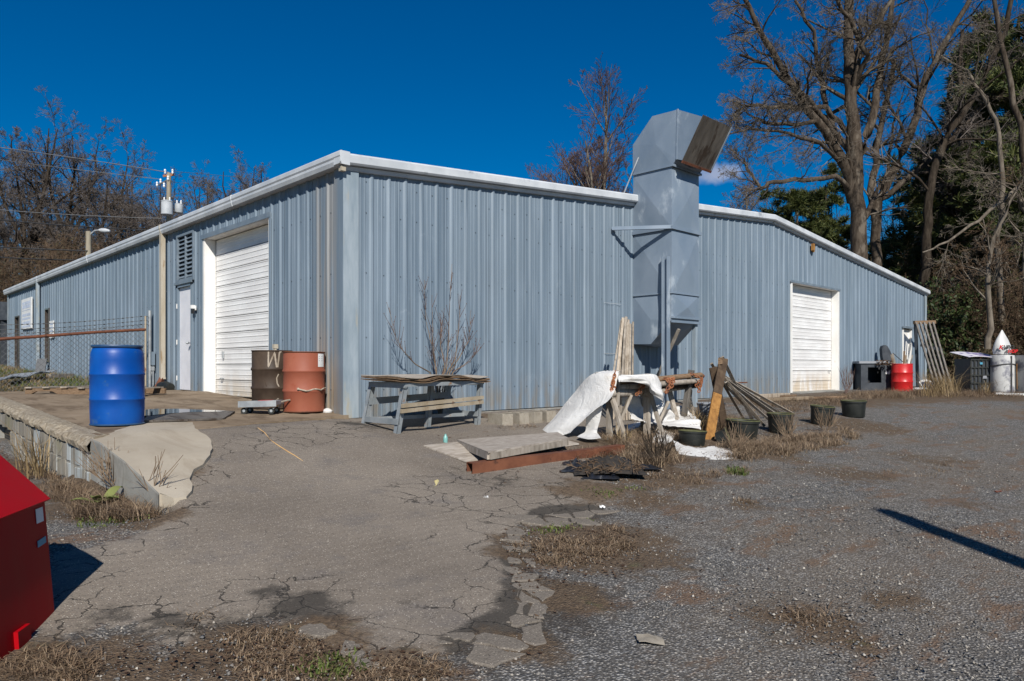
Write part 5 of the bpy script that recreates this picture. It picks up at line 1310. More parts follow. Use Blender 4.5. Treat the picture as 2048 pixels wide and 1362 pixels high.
# black pots
pl = ['half buried black pot nearest the torn white sheet', 'low black pot with mossy rim under the lath ends', 'tall black pot standing third from the left', 'small black pot behind the tuft of dead weeds', 'rightmost black pot standing alone on the gravel edge', 'tipped black pot lying between the two front pots']
def pot(px, py, wpx, hpx, label, tilt=0, sink=0.0, dz=0):
    p = gp(px, py); p.z = 0; Y = depth(p)+wpx/2/1434*depth(p); c = Vector(at(px, py, Y)); c.z = tz(c.x, c.y)-sink
    r = wpx/2/1434*Y/1.03; h = hpx/1434*Y+sink
    o = thing('black_pot', label, 'pot', c, 'black plastic plant pots along the yard')
    MB().lathe([(r*.86, 0), (r*.88, .01), (r*.97, h*.86), (r*1.03, h*.87), (r*1.04, h), (r*.98, h), (r*.95, h*.9), (r*.93, h*.72)], 30, c, True, False).build('body', MAT['blackpl'], o, smooth=True)
    MB().lathe([(r*.94, h*.70), (r*.6, h*.74), (.001, h*.70)], 20, c, False, False).build('soil', MAT['soil'], o)
    MB().tube([(c.x+r*1.015*math.cos(q*PI/14), c.y+r*1.015*math.sin(q*PI/14), c.z+h+.003) for q in range(29)], .009, 5, False).build('rim', MAT['moss'], o, smooth=True)
    if tilt: o.rotation_euler = tilt
    return o
pot(1384, 893, 56, 26, pl[0], (0, .06, 0), .03); pot(1484, 882, 66, 36, pl[1], (.03, .03, 0)); pot(1561, 869, 52, 38, pl[2]); pot(1642, 852, 46, 36, pl[3], (.08, .02, 0)); pot(1707, 837, 48, 32, pl[4])
o = pot(1436, 888, 44, 22, pl[5], (1.2, .2, .4))
# timbers on the ground before the right door
for (x0, y0, x1, y1, w, h, mt, lab) in ((1508, 797, 1575, 794, .16, .10, 'palewood', 'pale squared timber on the ground left of right door'), (1530, 803, 1620, 799, .20, .08, 'dock', 'long pale concrete kerb lying before the right door'), (1565, 799, 1588, 797, .14, .10, 'plyedge', 'dark short block on the pale timbers before right door'), (1600, 800, 1690, 796, .12, .06, 'plyedge', 'reddish plank lying in litter before the right door')):
    p, q = gp(x0, y0), gp(x1, y1); p.z += h/2; q.z += h/2
    tag(MB().beam(p, q, w, h, (0, 0, 1), .01).build('timber', MAT[mt], None, org=p), lab, 'timber', 'timbers on the ground before the right door')
p, q = Vector(at(1440, 766, 12.6)), Vector(at(1494, 765, 13.3)); tag(MB().tube([p, q], .012, 6).build('rusty_rod', MAT['rust'], None, org=p), 'thin rusty rod sticking out behind the laths', 'rod')

# ------------------------------------------------------------------ things by the far right corner
def onw(px, py, Y): p = Vector(at(px, py, Y)); p.z = tz(p.x, p.y); return p
Yc = 22.6
rb = onw(1804, 779, Yc)
rd = ribbed_drum('red_drum', 'glossy red steel drum filled with scrap sticks', MAT['redsteel'], rb, .30, .88, True)
rs = random.Random(3)
stk = []
for i in range(7):
    a = rs.uniform(0, 2*PI); b_ = rb+Vector((.12*math.cos(a), .12*math.sin(a), .35)); tp = rb+Vector((.30*math.cos(a), .30*math.sin(a), .88+rs.uniform(.1, .45))); stk.append((tp.dot(R3), b_, tp))
for i, (_, b_, tp) in enumerate(sorted(stk, key=lambda q: q[0])):
    tag(MB().beam(b_, tp, (.03, .05, .09)[i % 3], .025).build('scrap_stick', MAT[('greywood', 'plyedge', 'palewood')[i % 3]], None, org=b_), ('leftmost', 'second', 'third', 'middle', 'third from right', 'second from right', 'rightmost')[i]+' scrap stick standing in the glossy red drum', 'stick', 'scrap sticks in the red drum')
# black cabinet lying open
def boxframe(px0, px1, ytop, ybot, Y, dep):
    p0, p1 = onw(px0, ybot, Y), onw(px1, ybot, Y); ax_ = (p1-p0); ax_.z = 0; L = ax_.length; ax_.normalize(); bk = Vector((-ax_.y, ax_.x, 0))
    if bk.dot(F3) < 0: bk = -bk
    h = Vector(at(px0, ytop, Y)).z-p0.z
    return p0, ax_, bk, L, h
p0, ax_, bk, L, h = boxframe(1722, 1783, 727, 775, 22.9, .5)
bc = thing('black_cabinet', 'black box lying open beside the red drum', 'cabinet', p0)
for lo, u1, z0, z1, nm in ((0, .22, 0, h, 'side_panel'), (L-.32, L, 0, h, 'side_panel'), (.22, L-.32, 0, h*.28, 'sill'), (.22, L-.32, h*.86, h, 'lintel')):
    MB().prism([p0+ax_*lo+Vector((0, 0, z0)), p0+ax_*u1+Vector((0, 0, z0)), p0+ax_*u1+Vector((0, 0, z1)), p0+ax_*lo+Vector((0, 0, z1))], bk*.06).build(nm, MAT['darkgrey'], bc)
MB().prism([p0+bk*.06, p0+ax_*.05+bk*.06, p0+ax_*.05+bk*.06+Vector((0, 0, h)), p0+bk*.06+Vector((0, 0, h))], bk*.5).build('end_panel', MAT['darkgrey'], bc)
MB().prism([p0+ax_*(L-.05)+bk*.06, p0+ax_*L+bk*.06, p0+ax_*L+bk*.06+Vector((0, 0, h)), p0+ax_*(L-.05)+bk*.06+Vector((0, 0, h))], bk*.5).build('end_panel', MAT['darkgrey'], bc)
MB().prism([p0+ax_*.0+bk*.56, p0+ax_*L+bk*.56, p0+ax_*L+bk*.56+Vector((0, 0, h)), p0+bk*.56+Vector((0, 0, h))], bk*.04).build('back_panel', MAT['dark'], bc)
MB().prism([p0-ax_*.08-bk*.05+Vector((0, 0, h+.003)), p0+ax_*(L-.1)-bk*.05+Vector((0, 0, h+.01)), p0+ax_*(L-.1)+bk*.6+Vector((0, 0, h+.01)), p0-ax_*.08+bk*.6+Vector((0, 0, h+.003))], Vector((0, 0, .07))).build('lid', MAT['grey'], bc)
p = p0+ax_*(L-.05)-bk*.01+Vector((0, 0, h*.6)); MB().prism([p-ax_*.15, p-ax_*.02, p-ax_*.0+Vector((0, 0, .14)), p-ax_*.07+Vector((0, 0, .06)), p-ax_*.15+Vector((0, 0, .13))], -bk*.02).build('torn_label', MAT['white'], bc)
# dark pad leaning on the wall above the cabinet
q = Vector(at(1768, 726, 24.2)); rows = []
m = MB(); pts = []
for i in range(17):
    a = i/16*PI; pts.append(Vector(at(1777+13*(-math.cos(a))-12*(.3+.7*math.sin(a))*.75, 727-36*math.sin(a)**.7, 24.3)))
m.prism([Vector(at(1790, 727, 24.3))]+pts[::-1][0:0]+[Vector(at(x, y, 24.3)) for x, y in ((1789, 722), (1781, 703), (1776, 693), (1771, 690), (1766, 692), (1764, 698), (1765, 712), (1768, 727))], F3*.18)
tag(m.build('dark_pad', MAT['darkgrey'], None, org=q), 'dark rounded pad leaning upright behind the black cabinet', 'pad')
p_, q_ = Vector(at(1786, 706, 24.5)), Vector(at(1806, 724, 24.2)); tag(MB().tube([p_, q_], .015, 6).build('rod', MAT['darkgrey'], None, org=p_), 'thin dark rod slanting behind the red drum', 'rod')
lf = MB(); c = Vector(at(1775, 727, 22.7)); rs = random.Random(5)
for i in range(90):
    o_ = c+R3*rs.uniform(-.28, .28)+F3*rs.uniform(-.1, .3)+Vector((0, 0, rs.uniform(-.05, .10))); d = Vector((rs.uniform(-1, 1), rs.uniform(-1, 1), rs.uniform(-.6, .6))).normalized(); e_ = d.orthogonal().normalized()
    lf.add([o_-d*.045, o_+e_*.025, o_+d*.045, o_-e_*.025], [(0, 1, 2, 3)])
o = lf.build('dead_leaves', MAT['leaflit'], None, org=c); tag(o, kind='stuff')
# slatted pallet side leaning on the corner
lp = thing('slatted_frame', 'tall weathered slatted frame leaning on the building corner', 'frame', onw(1880, 772, 25.0))
for i, (x0, x1) in enumerate(((1832, 1872), (1840, 1880), (1848, 1888), (1858, 1896), (1866, 1904))):
    a, b = Vector(at(x0, 645, 26.3)), onw(x1, 772, 24.6); MB().beam(b, a, .068, .06, (.7, .72, .2), .006).build('slat', MAT['greydark'], lp)
MB().beam(at(1828, 645, 26.32), at(1870, 644, 26.5), .10, .12).build('top_rail', MAT['plyedge'], lp); MB().beam(at(1842, 690, 25.9), at(1884, 700, 25.9), .08, .10).build('cross_rail', MAT['darkgrey'], lp)
MB().beam(at(1831, 648, 26.4), onw(1836, 760, 26.0), .10, .08).build('post', MAT['darkgrey'], lp)
c = onw(1857, 766, 24.0); rows = [[c+R3*(j-4)*.055+F3*(i-3)*.06+Vector((0, 0, .06+.05*i-.01*(j-4)**2*.6)) for j in range(9)] for i in range(7)]
tag(MB().grid(rows, .008).build('white_bowl', MAT['white'], None, smooth=True, org=c), 'curved white sheet lying in the straw before the slatted frame', 'sheet')
p_, q_ = onw(1828, 773, 23.4), onw(1868, 769, 24.0); tag(MB().tube([p_+Vector((0, 0, .05)), q_+Vector((0, 0, .05))], .045, 10).build('white_pipe', MAT['white'], None, smooth=True, org=p_), 'short white pipe on the ground right of the red drum', 'pipe')
# black ventilated pallet box
p0, ax_, bk, L, h = boxframe(1941, 1999, 716, 776, 22.0, 1)
pb_ = thing('black_pallet_box', 'black ribbed plastic pallet box at the edge of woods', 'pallet box', p0)
MB().prism([p0+bk*.03, p0+ax_*L+bk*.03, p0+ax_*L+bk*.8, p0+bk*.8], Vector((0, 0, h-.02))).build('body', MAT['darkgrey'], pb_)
for i in range(8): MB().prism([p0+ax_*(i*L/7.6), p0+ax_*(i*L/7.6+.04), p0+ax_*(i*L/7.6+.04)+Vector((0, 0, h)), p0+ax_*(i*L/7.6)+Vector((0, 0, h))], bk*.03).build('rib', MAT['blackpl'], pb_)
for i in range(5): MB().prism([p0-bk*.012+Vector((0, 0, .06+i*h*.22)), p0+ax_*L-bk*.012+Vector((0, 0, .06+i*h*.22)), p0+ax_*L-bk*.012+Vector((0, 0, .10+i*h*.22)), p0-bk*.012+Vector((0, 0, .10+i*h*.22))], bk*.03).build('rail', MAT['blackpl'], pb_)
MB().prism([p0+ax_*.28-bk*.02+Vector((0, 0, h*.82)), p0+ax_*.36-bk*.02+Vector((0, 0, h*.82)), p0+ax_*.36-bk*.02+Vector((0, 0, h*.88)), p0+ax_*.28-bk*.02+Vector((0, 0, h*.88))], bk*.006).build('sticker', MAT['cyan'], pb_)
MB().prism([p0+ax_*.36-bk*.02+Vector((0, 0, h*.42)), p0+ax_*.50-bk*.02+Vector((0, 0, h*.42)), p0+ax_*.48-bk*.02+Vector((0, 0, h*.50)), p0+ax_*.38-bk*.02+Vector((0, 0, h*.50))], bk*.006).build('sticker', MAT['grey'], pb_)
MAT['lilac'] = weathered('pale_lilac_sheet', (.50, .48, .54), (.60, .58, .63), 4, .5); MAT['purple'] = weathered('purple_stripe', (.09, .06, .22), (.13, .09, .28), 4, .5)
st_ = thing('striped_sheet', 'pale sheet with purple stripes on the black pallet box', 'sheet', p0+Vector((0, 0, h)))
S0 = p0-ax_*.12-bk*.10+Vector((0, 0, h+.03)); 
def SS(u, v): return S0+ax_*((L+.1)*u)+bk*(.95*v)+Vector((0, 0, .16*v+.02*math.sin(u*5)))
MB().grid([[SS(i/10, j/4) for i in range(11)] for j in range(5)], .012).build('sheet', MAT['lilac'], st_)
for u0, u1, v0, v1 in ((.15, .45, .08, .22), (.12, .40, .55, .70), (.5, .78, .12, .32), (.55, .9, .5, .75), (.42, .50, .3, .9)): MB().add([SS(u0, v0)+Vector((0, 0, .009)), SS(u1, v0)+Vector((0, 0, .009)), SS(u1, v1)+Vector((0, 0, .009)), SS(u0, v1)+Vector((0, 0, .009))], [(0, 1, 2, 3)]).build('stripe', MAT['purple'], st_)
# white totes with straps, bag with lettering
p0, ax_, bk, L, h = boxframe(1998, 2040, 712, 777, 21.6, 1)
wt_ = thing('white_tote', 'white plastic tote with dark straps right of the black pallet box', 'tote', p0)
MAT['tote'] = weathered('cloudy_white_plastic', (.42, .42, .41), (.54, .54, .53), 1.5, .5, 0, (.17, .17, .20), .5, 2.2)
c = p0+ax_*L/2+bk*.33+Vector((0, 0, .06))
MB().lathe([(L*.50, 0), (L*.53, .05), (L*.52, h*.5), (L*.53, h*.86), (L*.50, h*.97), (.001, h)], 28, c, True, False).build('body', MAT['tote'], wt_, smooth=True)
MB().tube([c-bk*.0+ax_*.05-bk*(L*.545)+Vector((0, 0, z)) for z in (0, h*.5, h*.95)], .02, 6).build('strap', MAT['cabledark'], wt_)
MB().tube([c+Vector((math.cos(q)*L*.545, math.sin(q)*L*.545, h*.72+.03*math.sin(q*2))) for q in np.linspace(0, 2*PI, 25)], .016, 6, False).build('strap', MAT['cabledark'], wt_)
MB().tube([c+ax_*.22-bk*(L*.53)+Vector((.02*math.sin(z*7), 0, z)) for z in np.linspace(.1, h*.75, 8)], .011, 6).build('hose', MAT['yellowwood'], wt_)
bgp = c+Vector((0, 0, h+.0)); bg = thing('white_bag', 'pointed white bag with red and black lettering on the tote', 'bag', bgp)
def bagrow(s, z, sq): return [bgp+ax_*(s*math.cos(q))-bk*(sq*math.sin(q))+Vector((0, 0, z)) for q in np.linspace(0, 2*PI, 25)]
MB().grid([bagrow(.25, 0, .15), bagrow(.265, .12, .19), bagrow(.235, .28, .15), bagrow(.18, .44, .09), bagrow(.09, .60, .04), bagrow(.012, .74, .01)], .006).build('sack', MAT['tote'], bg, smooth=True, ang=70)
def lettering(txt, size, org_, mat, parent, shear=0.0):
    cu = bpy.data.curves.new('lettering', 'FONT'); cu.body = txt; cu.size = size; cu.extrude = .003; cu.shear = shear; cu.offset = .006
    o = bpy.data.objects.new('lettering', cu); COL.objects.link(o)
    dg = bpy.context.evaluated_depsgraph_get(); me = bpy.data.meshes.new_from_object(o.evaluated_get(dg)); bpy.data.objects.remove(o)
    me.materials.clear(); me.materials.append(mat)
    o = bpy.data.objects.new('lettering', me); COL.objects.link(o); o.parent = parent
    X, Y_ = ax_, Vector((0, 0, 1)); M = Matrix((X, Y_, X.cross(Y_))).transposed().to_4x4(); M.translation = Vector(org_)-ORG[parent.name]; o.matrix_local = M
lettering('K', .17, bgp-ax_*.25-bk*.225+Vector((0, 0, .15)), MAT['redsteel'], bg, .3); lettering('UBO', .16, bgp-ax_*.12-bk*.225+Vector((0, 0, .155)), MAT['blackpl'], bg, .2)
lettering('S', .12, bgp-ax_*.05-bk*.225+Vector((0, 0, .03)), MAT['blackpl'], bg, .2); lettering('HOP', .14, bgp+ax_*.02-bk*.225+Vector((0, 0, .04)), MAT['redsteel'], bg, .2)
p0, ax_, bk, L, h = boxframe(2050, 2110, 708, 777, 21.4, 1)
t2 = thing('white_tote', 'white tote in a grey wire cage at the right edge', 'tote', p0)
MB().prism([p0+ax_*.04+bk*.05, p0+ax_*L+bk*.05, p0+ax_*L+bk*.9, p0+ax_*.04+bk*.9], Vector((0, 0, h-.03))).build('body', MAT['tote'], t2)
for i in range(7): MB().tube([p0+ax_*(L*i/6), p0+ax_*(L*i/6)+Vector((0, 0, h))], .014, 6).build('cage_bar', MAT['galv'], t2)
for i in range(4): MB().tube([p0+Vector((0, 0, h*(i+.3)/3.6)), p0+ax_*L+Vector((0, 0, h*(i+.3)/3.6))], .014, 6).build('cage_bar', MAT['galv'], t2)
a, b = onw(1990, 779, 21.4), onw(2075, 779, 21.2); tag(MB().beam(a+Vector((0, 0, .04)), b+Vector((0, 0, .04)), .12, .06).build('white_board', MAT['white'], None, org=a), 'white board on the ground in front of the totes', 'board')

# ------------------------------------------------------------------ dumpster at the left edge
zc = -.74
Dc = Vector((*at(112, 1275, 3.79)[:2], 0)); ax2 = (F3*.985-R3*.174).normalized(); nx2 = (R3*.985+F3*.174).normalized()   # along its side, outward from its side
dm_ = thing('dumpster', 'red steel dumpster with sloping lid at the left edge', 'dumpster', (Dc.x, Dc.y, zc))
def DP_(u, s, z): return Vector((Dc.x, Dc.y, 0))-ax2*u-nx2*s+Vector((0, 0, z))
Ld = 1.9
prof_ = [(0.0, -.70), (.055, -.03), (.43, .34), (1.35, .36), (1.35, -.70)]
m = MB(); m.prism([DP_(0, s, z) for s, z in prof_], -ax2*Ld); m.build('body', MAT['redpaint'], dm_)
lw_ = [(.045, -.028), (.43, .352), (1.37, .372), (1.37, .385), (.425, .366), (.035, -.018)]
MB().prism([DP_(-.02, s, z) for s, z in lw_], -ax2*(Ld+.04)).build('lid', MAT['redpaint'], dm_)
MB().prism([DP_(.50, .052, -.045), DP_(.9, .052, -.045), DP_(.9, .055, -.028), DP_(.50, .055, -.028)], nx2*.012).build('edge_rust', MAT['palewood'], dm_)
m = MB(); m.prism([DP_(.30, -.005, -.80), DP_(.42, -.005, -.80), DP_(.42, .01, -.57), DP_(.30, .01, -.57)], nx2*.02); m.build('skid_foot', MAT['redpaint'], dm_)
m = MB(); m.prism([DP_(.06, .02, -.80), DP_(.06, .10, -.80), DP_(.06, .10, -.69), DP_(.06, .02, -.69)], -ax2*(Ld-.1)); m.build('base_rail', MAT['darkgrey'], dm_)
def on_face(u, f): s, z = .0+.055*f, -.70+.67*f; return DP_(u, s-.002, z)
MB().prism([on_face(.035, .86), on_face(.11, .86), on_face(.11, .97), on_face(.035, .97)], nx2*.002).build('sticker', MAT['white'], dm_)
MB().prism([on_face(.03, .69), on_face(.12, .68), on_face(.12, .73), on_face(.03, .74)], nx2*.002).build('sticker', MAT['cyan'], dm_)
# ------------------------------------------------------------------ wooden post outside the frame whose shadow crosses the gravel
tipS = gp(1770, 1022); hP = 5.2; base = Vector((tipS.x-SUN_DIR[0]*hP/math.tan(SUN_EL), tipS.y-SUN_DIR[1]*hP/math.tan(SUN_EL), 0)); base.z = tz(base.x, base.y)-.3
yp = thing('yard_post', 'thick wooden post standing in the yard beside the gravel drive', 'post', base)
MB().tube([base, Vector((base.x, base.y, tipS.z+hP-.2)), Vector((base.x, base.y, tipS.z+hP))], [.15, .125, .10], 12).build('shaft', MAT['pole'], yp)

# ------------------------------------------------------------------ small litter on the ground
def litter(name, px, py, w, l, mat, label, cat, dz=.02, seed=0):
    c = gp(px, py); rs = random.Random(seed); c.z += dz
    rows = [[c+R3*(j-2)*w/4+F3*(i-2)*l/4+Vector((0, 0, rs.uniform(0, .025))) for j in range(5)] for i in range(5)]
    return tag(MB().grid(rows, .003).build(name, MAT[mat], None, smooth=True, org=c), label, cat)
MAT['aqua'] = weathered('aqua_plastic', (.12, .33, .30), (.25, .45, .42), 5, .4)
MAT['yellowrag'] = weathered('yellow_tape', (.50, .40, .15), (.62, .54, .28), 5, .7); MAT['orangestring'] = weathered('orange_string', (.50, .28, .10), (.60, .38, .16), 5, .7)
q = gp(891, 888); bt = thing('green_bottle', 'small pale green plastic bottle on the asphalt by the bench', 'bottle', q)
MB().lathe([(.024, 0), (.028, .01), (.028, .07), (.022, .09), (.012, .105), (.012, .12), (.001, .121)], 14, q).build('body', MAT['aqua'], bt, smooth=True)
litter('plastic_scrap', 1220, 885, .09, .07, 'aqua', 'aqua plastic scrap in the weeds beside the tarp strip', 'scrap', seed=2)
q = [gp(x, y)+Vector((0, 0, .012)) for x, y in ((818, 962), (835, 965), (848, 966))]; m = MB(); m.tube(q, .010, 5)
q = [gp(x, y)+Vector((0, 0, .012)) for x, y in ((874, 968), (872, 976), (862, 983), (840, 988), (812, 990), (795, 988), (788, 982))]; m.tube(q, [.03, .016, .012, .008, .007, .006, .004], 5)
tag(m.build('yellow_tape', MAT['yellowrag'], None, org=q[0]), 'curl of faded yellow tape on the cracked asphalt', 'tape')
q = [gp(x, y)+Vector((0, 0, .010)) for x, y in ((505, 848), (516, 858), (530, 868), (540, 882), (556, 894), (575, 905), (592, 915), (606, 925))]
tag(MB().tube(q, .006, 5).build('orange_string', MAT['orangestring'], None, org=q[0]), 'thin orange string trailing over the asphalt from the dock', 'string')
for i, (x, y, w, l, mt, lab) in enumerate(((1996, 988, .07, .04, 'orangesteel', 'small pink scrap on the gravel far right'), (1300, 1292, .13, .10, 'cinder', 'pale flat stone fragment in the gravel in front'), (1205, 1020, .05, .04, 'white', 'tiny white scrap on cracked asphalt'), (972, 1000, .04, .03, 'white', 'white pebble like scrap on the asphalt'))):
    litter('scrap', x, y, w, l, mt, lab, 'scrap', .012, i+5)
# ------------------------------------------------------------------ stones, dead grass, leaves, weeds
def px_world(n, x0, x1, y0, y1, seed):
    """points on the terrain spread over a region of yard"""
    r = np.random.default_rng(seed); return r
def stones_in(corner_lo, corner_hi, n, smin, smax, seed, ok):
    r = np.random.default_rng(seed); A_ = r.uniform(corner_lo[0], corner_hi[0], n*3); B_ = r.uniform(corner_lo[1], corner_hi[1], n*3)
    k_ = ok(A_, B_, r); A_, B_ = A_[k_][:n], B_[k_][:n]; n = len(A_)
    s = smin*(smax/smin)**(r.random(n)**1.8)
    base = np.array([(1, 0, 0), (-1, 0, 0), (0, 1, 0), (0, -1, 0), (0, 0, .65), (0, 0, -.65)]); f = np.array([(0, 2, 4), (2, 1, 4), (1, 3, 4), (3, 0, 4), (2, 0, 5), (1, 2, 5), (3, 1, 5), (0, 3, 5)])
    th = r.uniform(0, 2*PI, n); c, s_ = np.cos(th), np.sin(th)
    V = base[None]*(s[:, None, None]*r.uniform(.45, 1.25, (n, 6, 1)))
    V = V+r.normal(0, .22, V.shape)*s[:, None, None]
    X = V[..., 0]*c[:, None]-V[..., 1]*s_[:, None]; Y_ = V[..., 0]*s_[:, None]+V[..., 1]*c[:, None]
    Z = terr(A_, B_)+s*.18
    V = np.stack([X+A_[:, None], Y_+B_[:, None], V[..., 2]+Z[:, None]], -1).reshape(-1, 3)
    F = (f[None]+(np.arange(n)*6)[:, None, None]).reshape(-1, 3)
    return V, F
def camdist(a, b): return np.hypot(a-CAM[0], b-CAM[1])
def on_gravel(a, b, r):
    sd = seg_dist(a, b, ASPH); d = camdist(a, b); fw = (a-CAM[0])*FWD[0]+(b-CAM[1])*FWD[1]; rt = (a-CAM[0])*RGT[0]+(b-CAM[1])*RGT[1]
    return (sd < .05+.25*(r.random(len(a))-.5)) & (b < -.35) & (fw > 2.0) & (np.abs(rt) < fw*.80) & ~((a < -2.0) & (a > -3.6) & (b > -3.4)) & (r.random(len(a)) < np.clip(6/d, .15, 1)**1.5)
V, F = stones_in((-6.5, -9.4), (9, -.4), 42000, .004, .0135, 31, on_gravel)
o = raw_obj('gravel_stones', V, F, MAT['stone']); tag(o, kind='stuff')
def on_asph(a, b, r):
    sd = seg_dist(a, b, ASPH); fw = (a-CAM[0])*FWD[0]+(b-CAM[1])*FWD[1]; rt = (a-CAM[0])*RGT[0]+(b-CAM[1])*RGT[1]
    return (sd > .0) & (b < -.4) & (fw > 2.0) & (np.abs(rt) < fw*.8) & (r.random(len(a)) < np.exp(-np.maximum(sd, 0)/.5)+.06)
V, F = stones_in((-5, -8.5), (4.5, -.4), 3200, .004, .010, 32, on_asph)
o = raw_obj('loose_grit', V, F, MAT['stone']); tag(o, kind='stuff')

def blades(centers, seed, h=(.06, .16), w=.0045, lean=.7):
    """centers: (x,y,z,spread,count,hscale)"""
    r = np.random.default_rng(seed); V = []; F = []; o = 0
    for (x, y, rad, cnt, hs) in centers:
        a = r.uniform(0, 2*PI, cnt); q = rad*np.sqrt(r.random(cnt)); bx, by = x+q*np.cos(a), y+q*np.sin(a); bz = terr(bx, by)-.005
        H = r.uniform(h[0], h[1], cnt)*hs; th = r.uniform(0, 2*PI, cnt); ln = r.uniform(.15, lean, cnt)*H*1.3
        dx_, dy_ = np.cos(th), np.sin(th); wx, wy = -dy_*w*r.uniform(.7, 1.4, cnt), dx_*w*r.uniform(.7, 1.4, cnt)
        P0 = np.stack([bx-wx, by-wy, bz], -1); P1 = np.stack([bx+wx, by+wy, bz], -1)
        mx, my, mz = bx+dx_*ln*.35, by+dy_*ln*.35, bz+H*.62
        P2 = np.stack([mx+wx*.8, my+wy*.8, mz], -1); P3_ = np.stack([mx-wx*.8, my-wy*.8, mz], -1)
        tx, ty, tz_ = bx+dx_*ln*1.15, by+dy_*ln*1.15, bz+H*r.uniform(.75, 1.0, cnt)
        P4 = np.stack([tx+wx*.2, ty+wy*.2, tz_], -1); P5 = np.stack([tx-wx*.2, ty-wy*.2, tz_], -1)
        V.append(np.stack([P0, P1, P2, P3_, P4, P5], 1).reshape(-1, 3)); i = o+np.arange(cnt)[:, None]*6
        F.append(np.concatenate([i+np.array([[0, 1, 2, 3]]), i+np.array([[3, 2, 4, 5]])], 0)); o += cnt*6
    return np.concatenate(V), np.concatenate(F)
def keep_out(C):                              # nothing grows through the dock, the ramp or the building
    return [c for c in C if not ((-3.50 < c[0] < 0 and c[1] > -1.0) or (-3.50 < c[0] < -1.9 and -3.45 < c[1] < -.5) or (c[0] > 0 and c[1] > -.06))]
def clumps_px(lst):
    out = []
    for px, py, rad, cnt, hs in lst:
        c = g(px, py); out.append((c[0], c[1], rad, cnt, hs))
    return out
def spread(poly_px, n, seed, rad=(.05, .16), cnt=(20, 60), hs=(.6, 1.2), avoid=None):
    P = [tuple(g(*p)[:2]) for p in poly_px]; r = np.random.default_rng(seed); lo, hi = np.min(P, 0), np.max(P, 0); out = []
    while len(out) < n:
        x, y = r.uniform(lo[0], hi[0]), r.uniform(lo[1], hi[1])
        if seg_dist(np.array([x]), np.array([y]), P)[0] < 0: continue
        out.append((x, y, r.uniform(*rad), int(r.uniform(*cnt)), r.uniform(*hs)))
    return out
C = spread([(1200, 880), (1290, 862), (1420, 850), (1420, 872), (1330, 885), (1240, 905)], 110, 1, hs=(.7, 1.35)) + spread([(1230, 905), (1330, 890), (1350, 925), (1300, 945), (1250, 925)], 60, 2, hs=(.7, 1.3))
C += spread([(1400, 830), (1470, 845), (1460, 868), (1400, 868)], 60, 3, hs=(1, 1.8), cnt=(40, 90)) + spread([(1490, 895), (1640, 870), (1700, 862), (1720, 880), (1560, 915), (1480, 925)], 90, 4, hs=(.5, 1.1))
C += spread([(1440, 890), (1520, 885), (1560, 880), (1540, 905), (1450, 925)], 40, 9, hs=(.6, 1.2))
C = keep_out(C)
V, F = blades(C, 39, w=.0028, lean=1.8); o = raw_obj('matted_straw', V, F, MAT['straw3']); tag(o, kind='stuff')
C = []
C += spread([(150, 1010), (240, 960), (300, 1005), (310, 1040), (230, 1045), (160, 1040)], 60, 5, hs=(.6, 1.3), cnt=(30, 70)) + spread([(90, 950), (180, 950), (190, 1000), (100, 1010)], 40, 6, hs=(.4, .9))
C += spread([(200, 925), (260, 985), (280, 1010), (230, 1000), (180, 965)], 34, 7, hs=(1.1, 2.0), cnt=(40, 80))
C += spread([(1040, 1095), (1240, 1060), (1270, 1105), (1150, 1130), (1060, 1130)], 62, 8, hs=(.18, .42), cnt=(25, 60)) + spread([(480, 1275), (600, 1265), (650, 1310), (560, 1360), (450, 1350)], 60, 10, hs=(.10, .28), cnt=(20, 50))
C += spread([(40, 1330), (120, 1300), (180, 1340), (160, 1362), (40, 1362)], 30, 11, hs=(.18, .4)) + spread([(380, 1235), (410, 1230), (400, 1262)], 6, 12, hs=(.15, .3)) + spread([(640, 1350), (760, 1335), (900, 1335), (900, 1360), (650, 1362)], 26, 13, hs=(.12, .3))
C += spread([(1140, 905), (1200, 905), (1240, 915), (1130, 925)], 14, 14, hs=(.5, 1)) + spread([(970, 850), (1060, 850), (1070, 865), (975, 865)], 10, 15, hs=(.3, .6)) + spread([(1280, 960), (1420, 935), (1500, 940), (1400, 975), (1300, 985)], 30, 16, hs=(.3, .6), cnt=(15, 35))
C += spread([(1690, 790), (1850, 782), (2047, 786), (2047, 794), (1800, 797), (1690, 800)], 170, 17, rad=(.1, .4), hs=(.6, 1.5), cnt=(25, 60)) + spread([(1480, 805), (1690, 792), (1720, 812), (1520, 830)], 90, 18, rad=(.1, .3), hs=(.4, 1.0))
C += spread([(1580, 1225), (1640, 1215), (1660, 1250), (1590, 1260)], 10, 19, hs=(.15, .3), cnt=(10, 30)) + spread([(1480, 1000), (1500, 1000), (1500, 1015)], 4, 20, hs=(.2, .4)) + spread([(1700, 945), (1900, 930), (1950, 950), (1750, 970)], 20, 27, hs=(.15, .35), cnt=(8, 25))
C = keep_out(C)
V, F = blades(C, 40, w=.0026, lean=1.9); o = raw_obj('dry_grass', V, F, MAT['straw']); tag(o, kind='stuff')
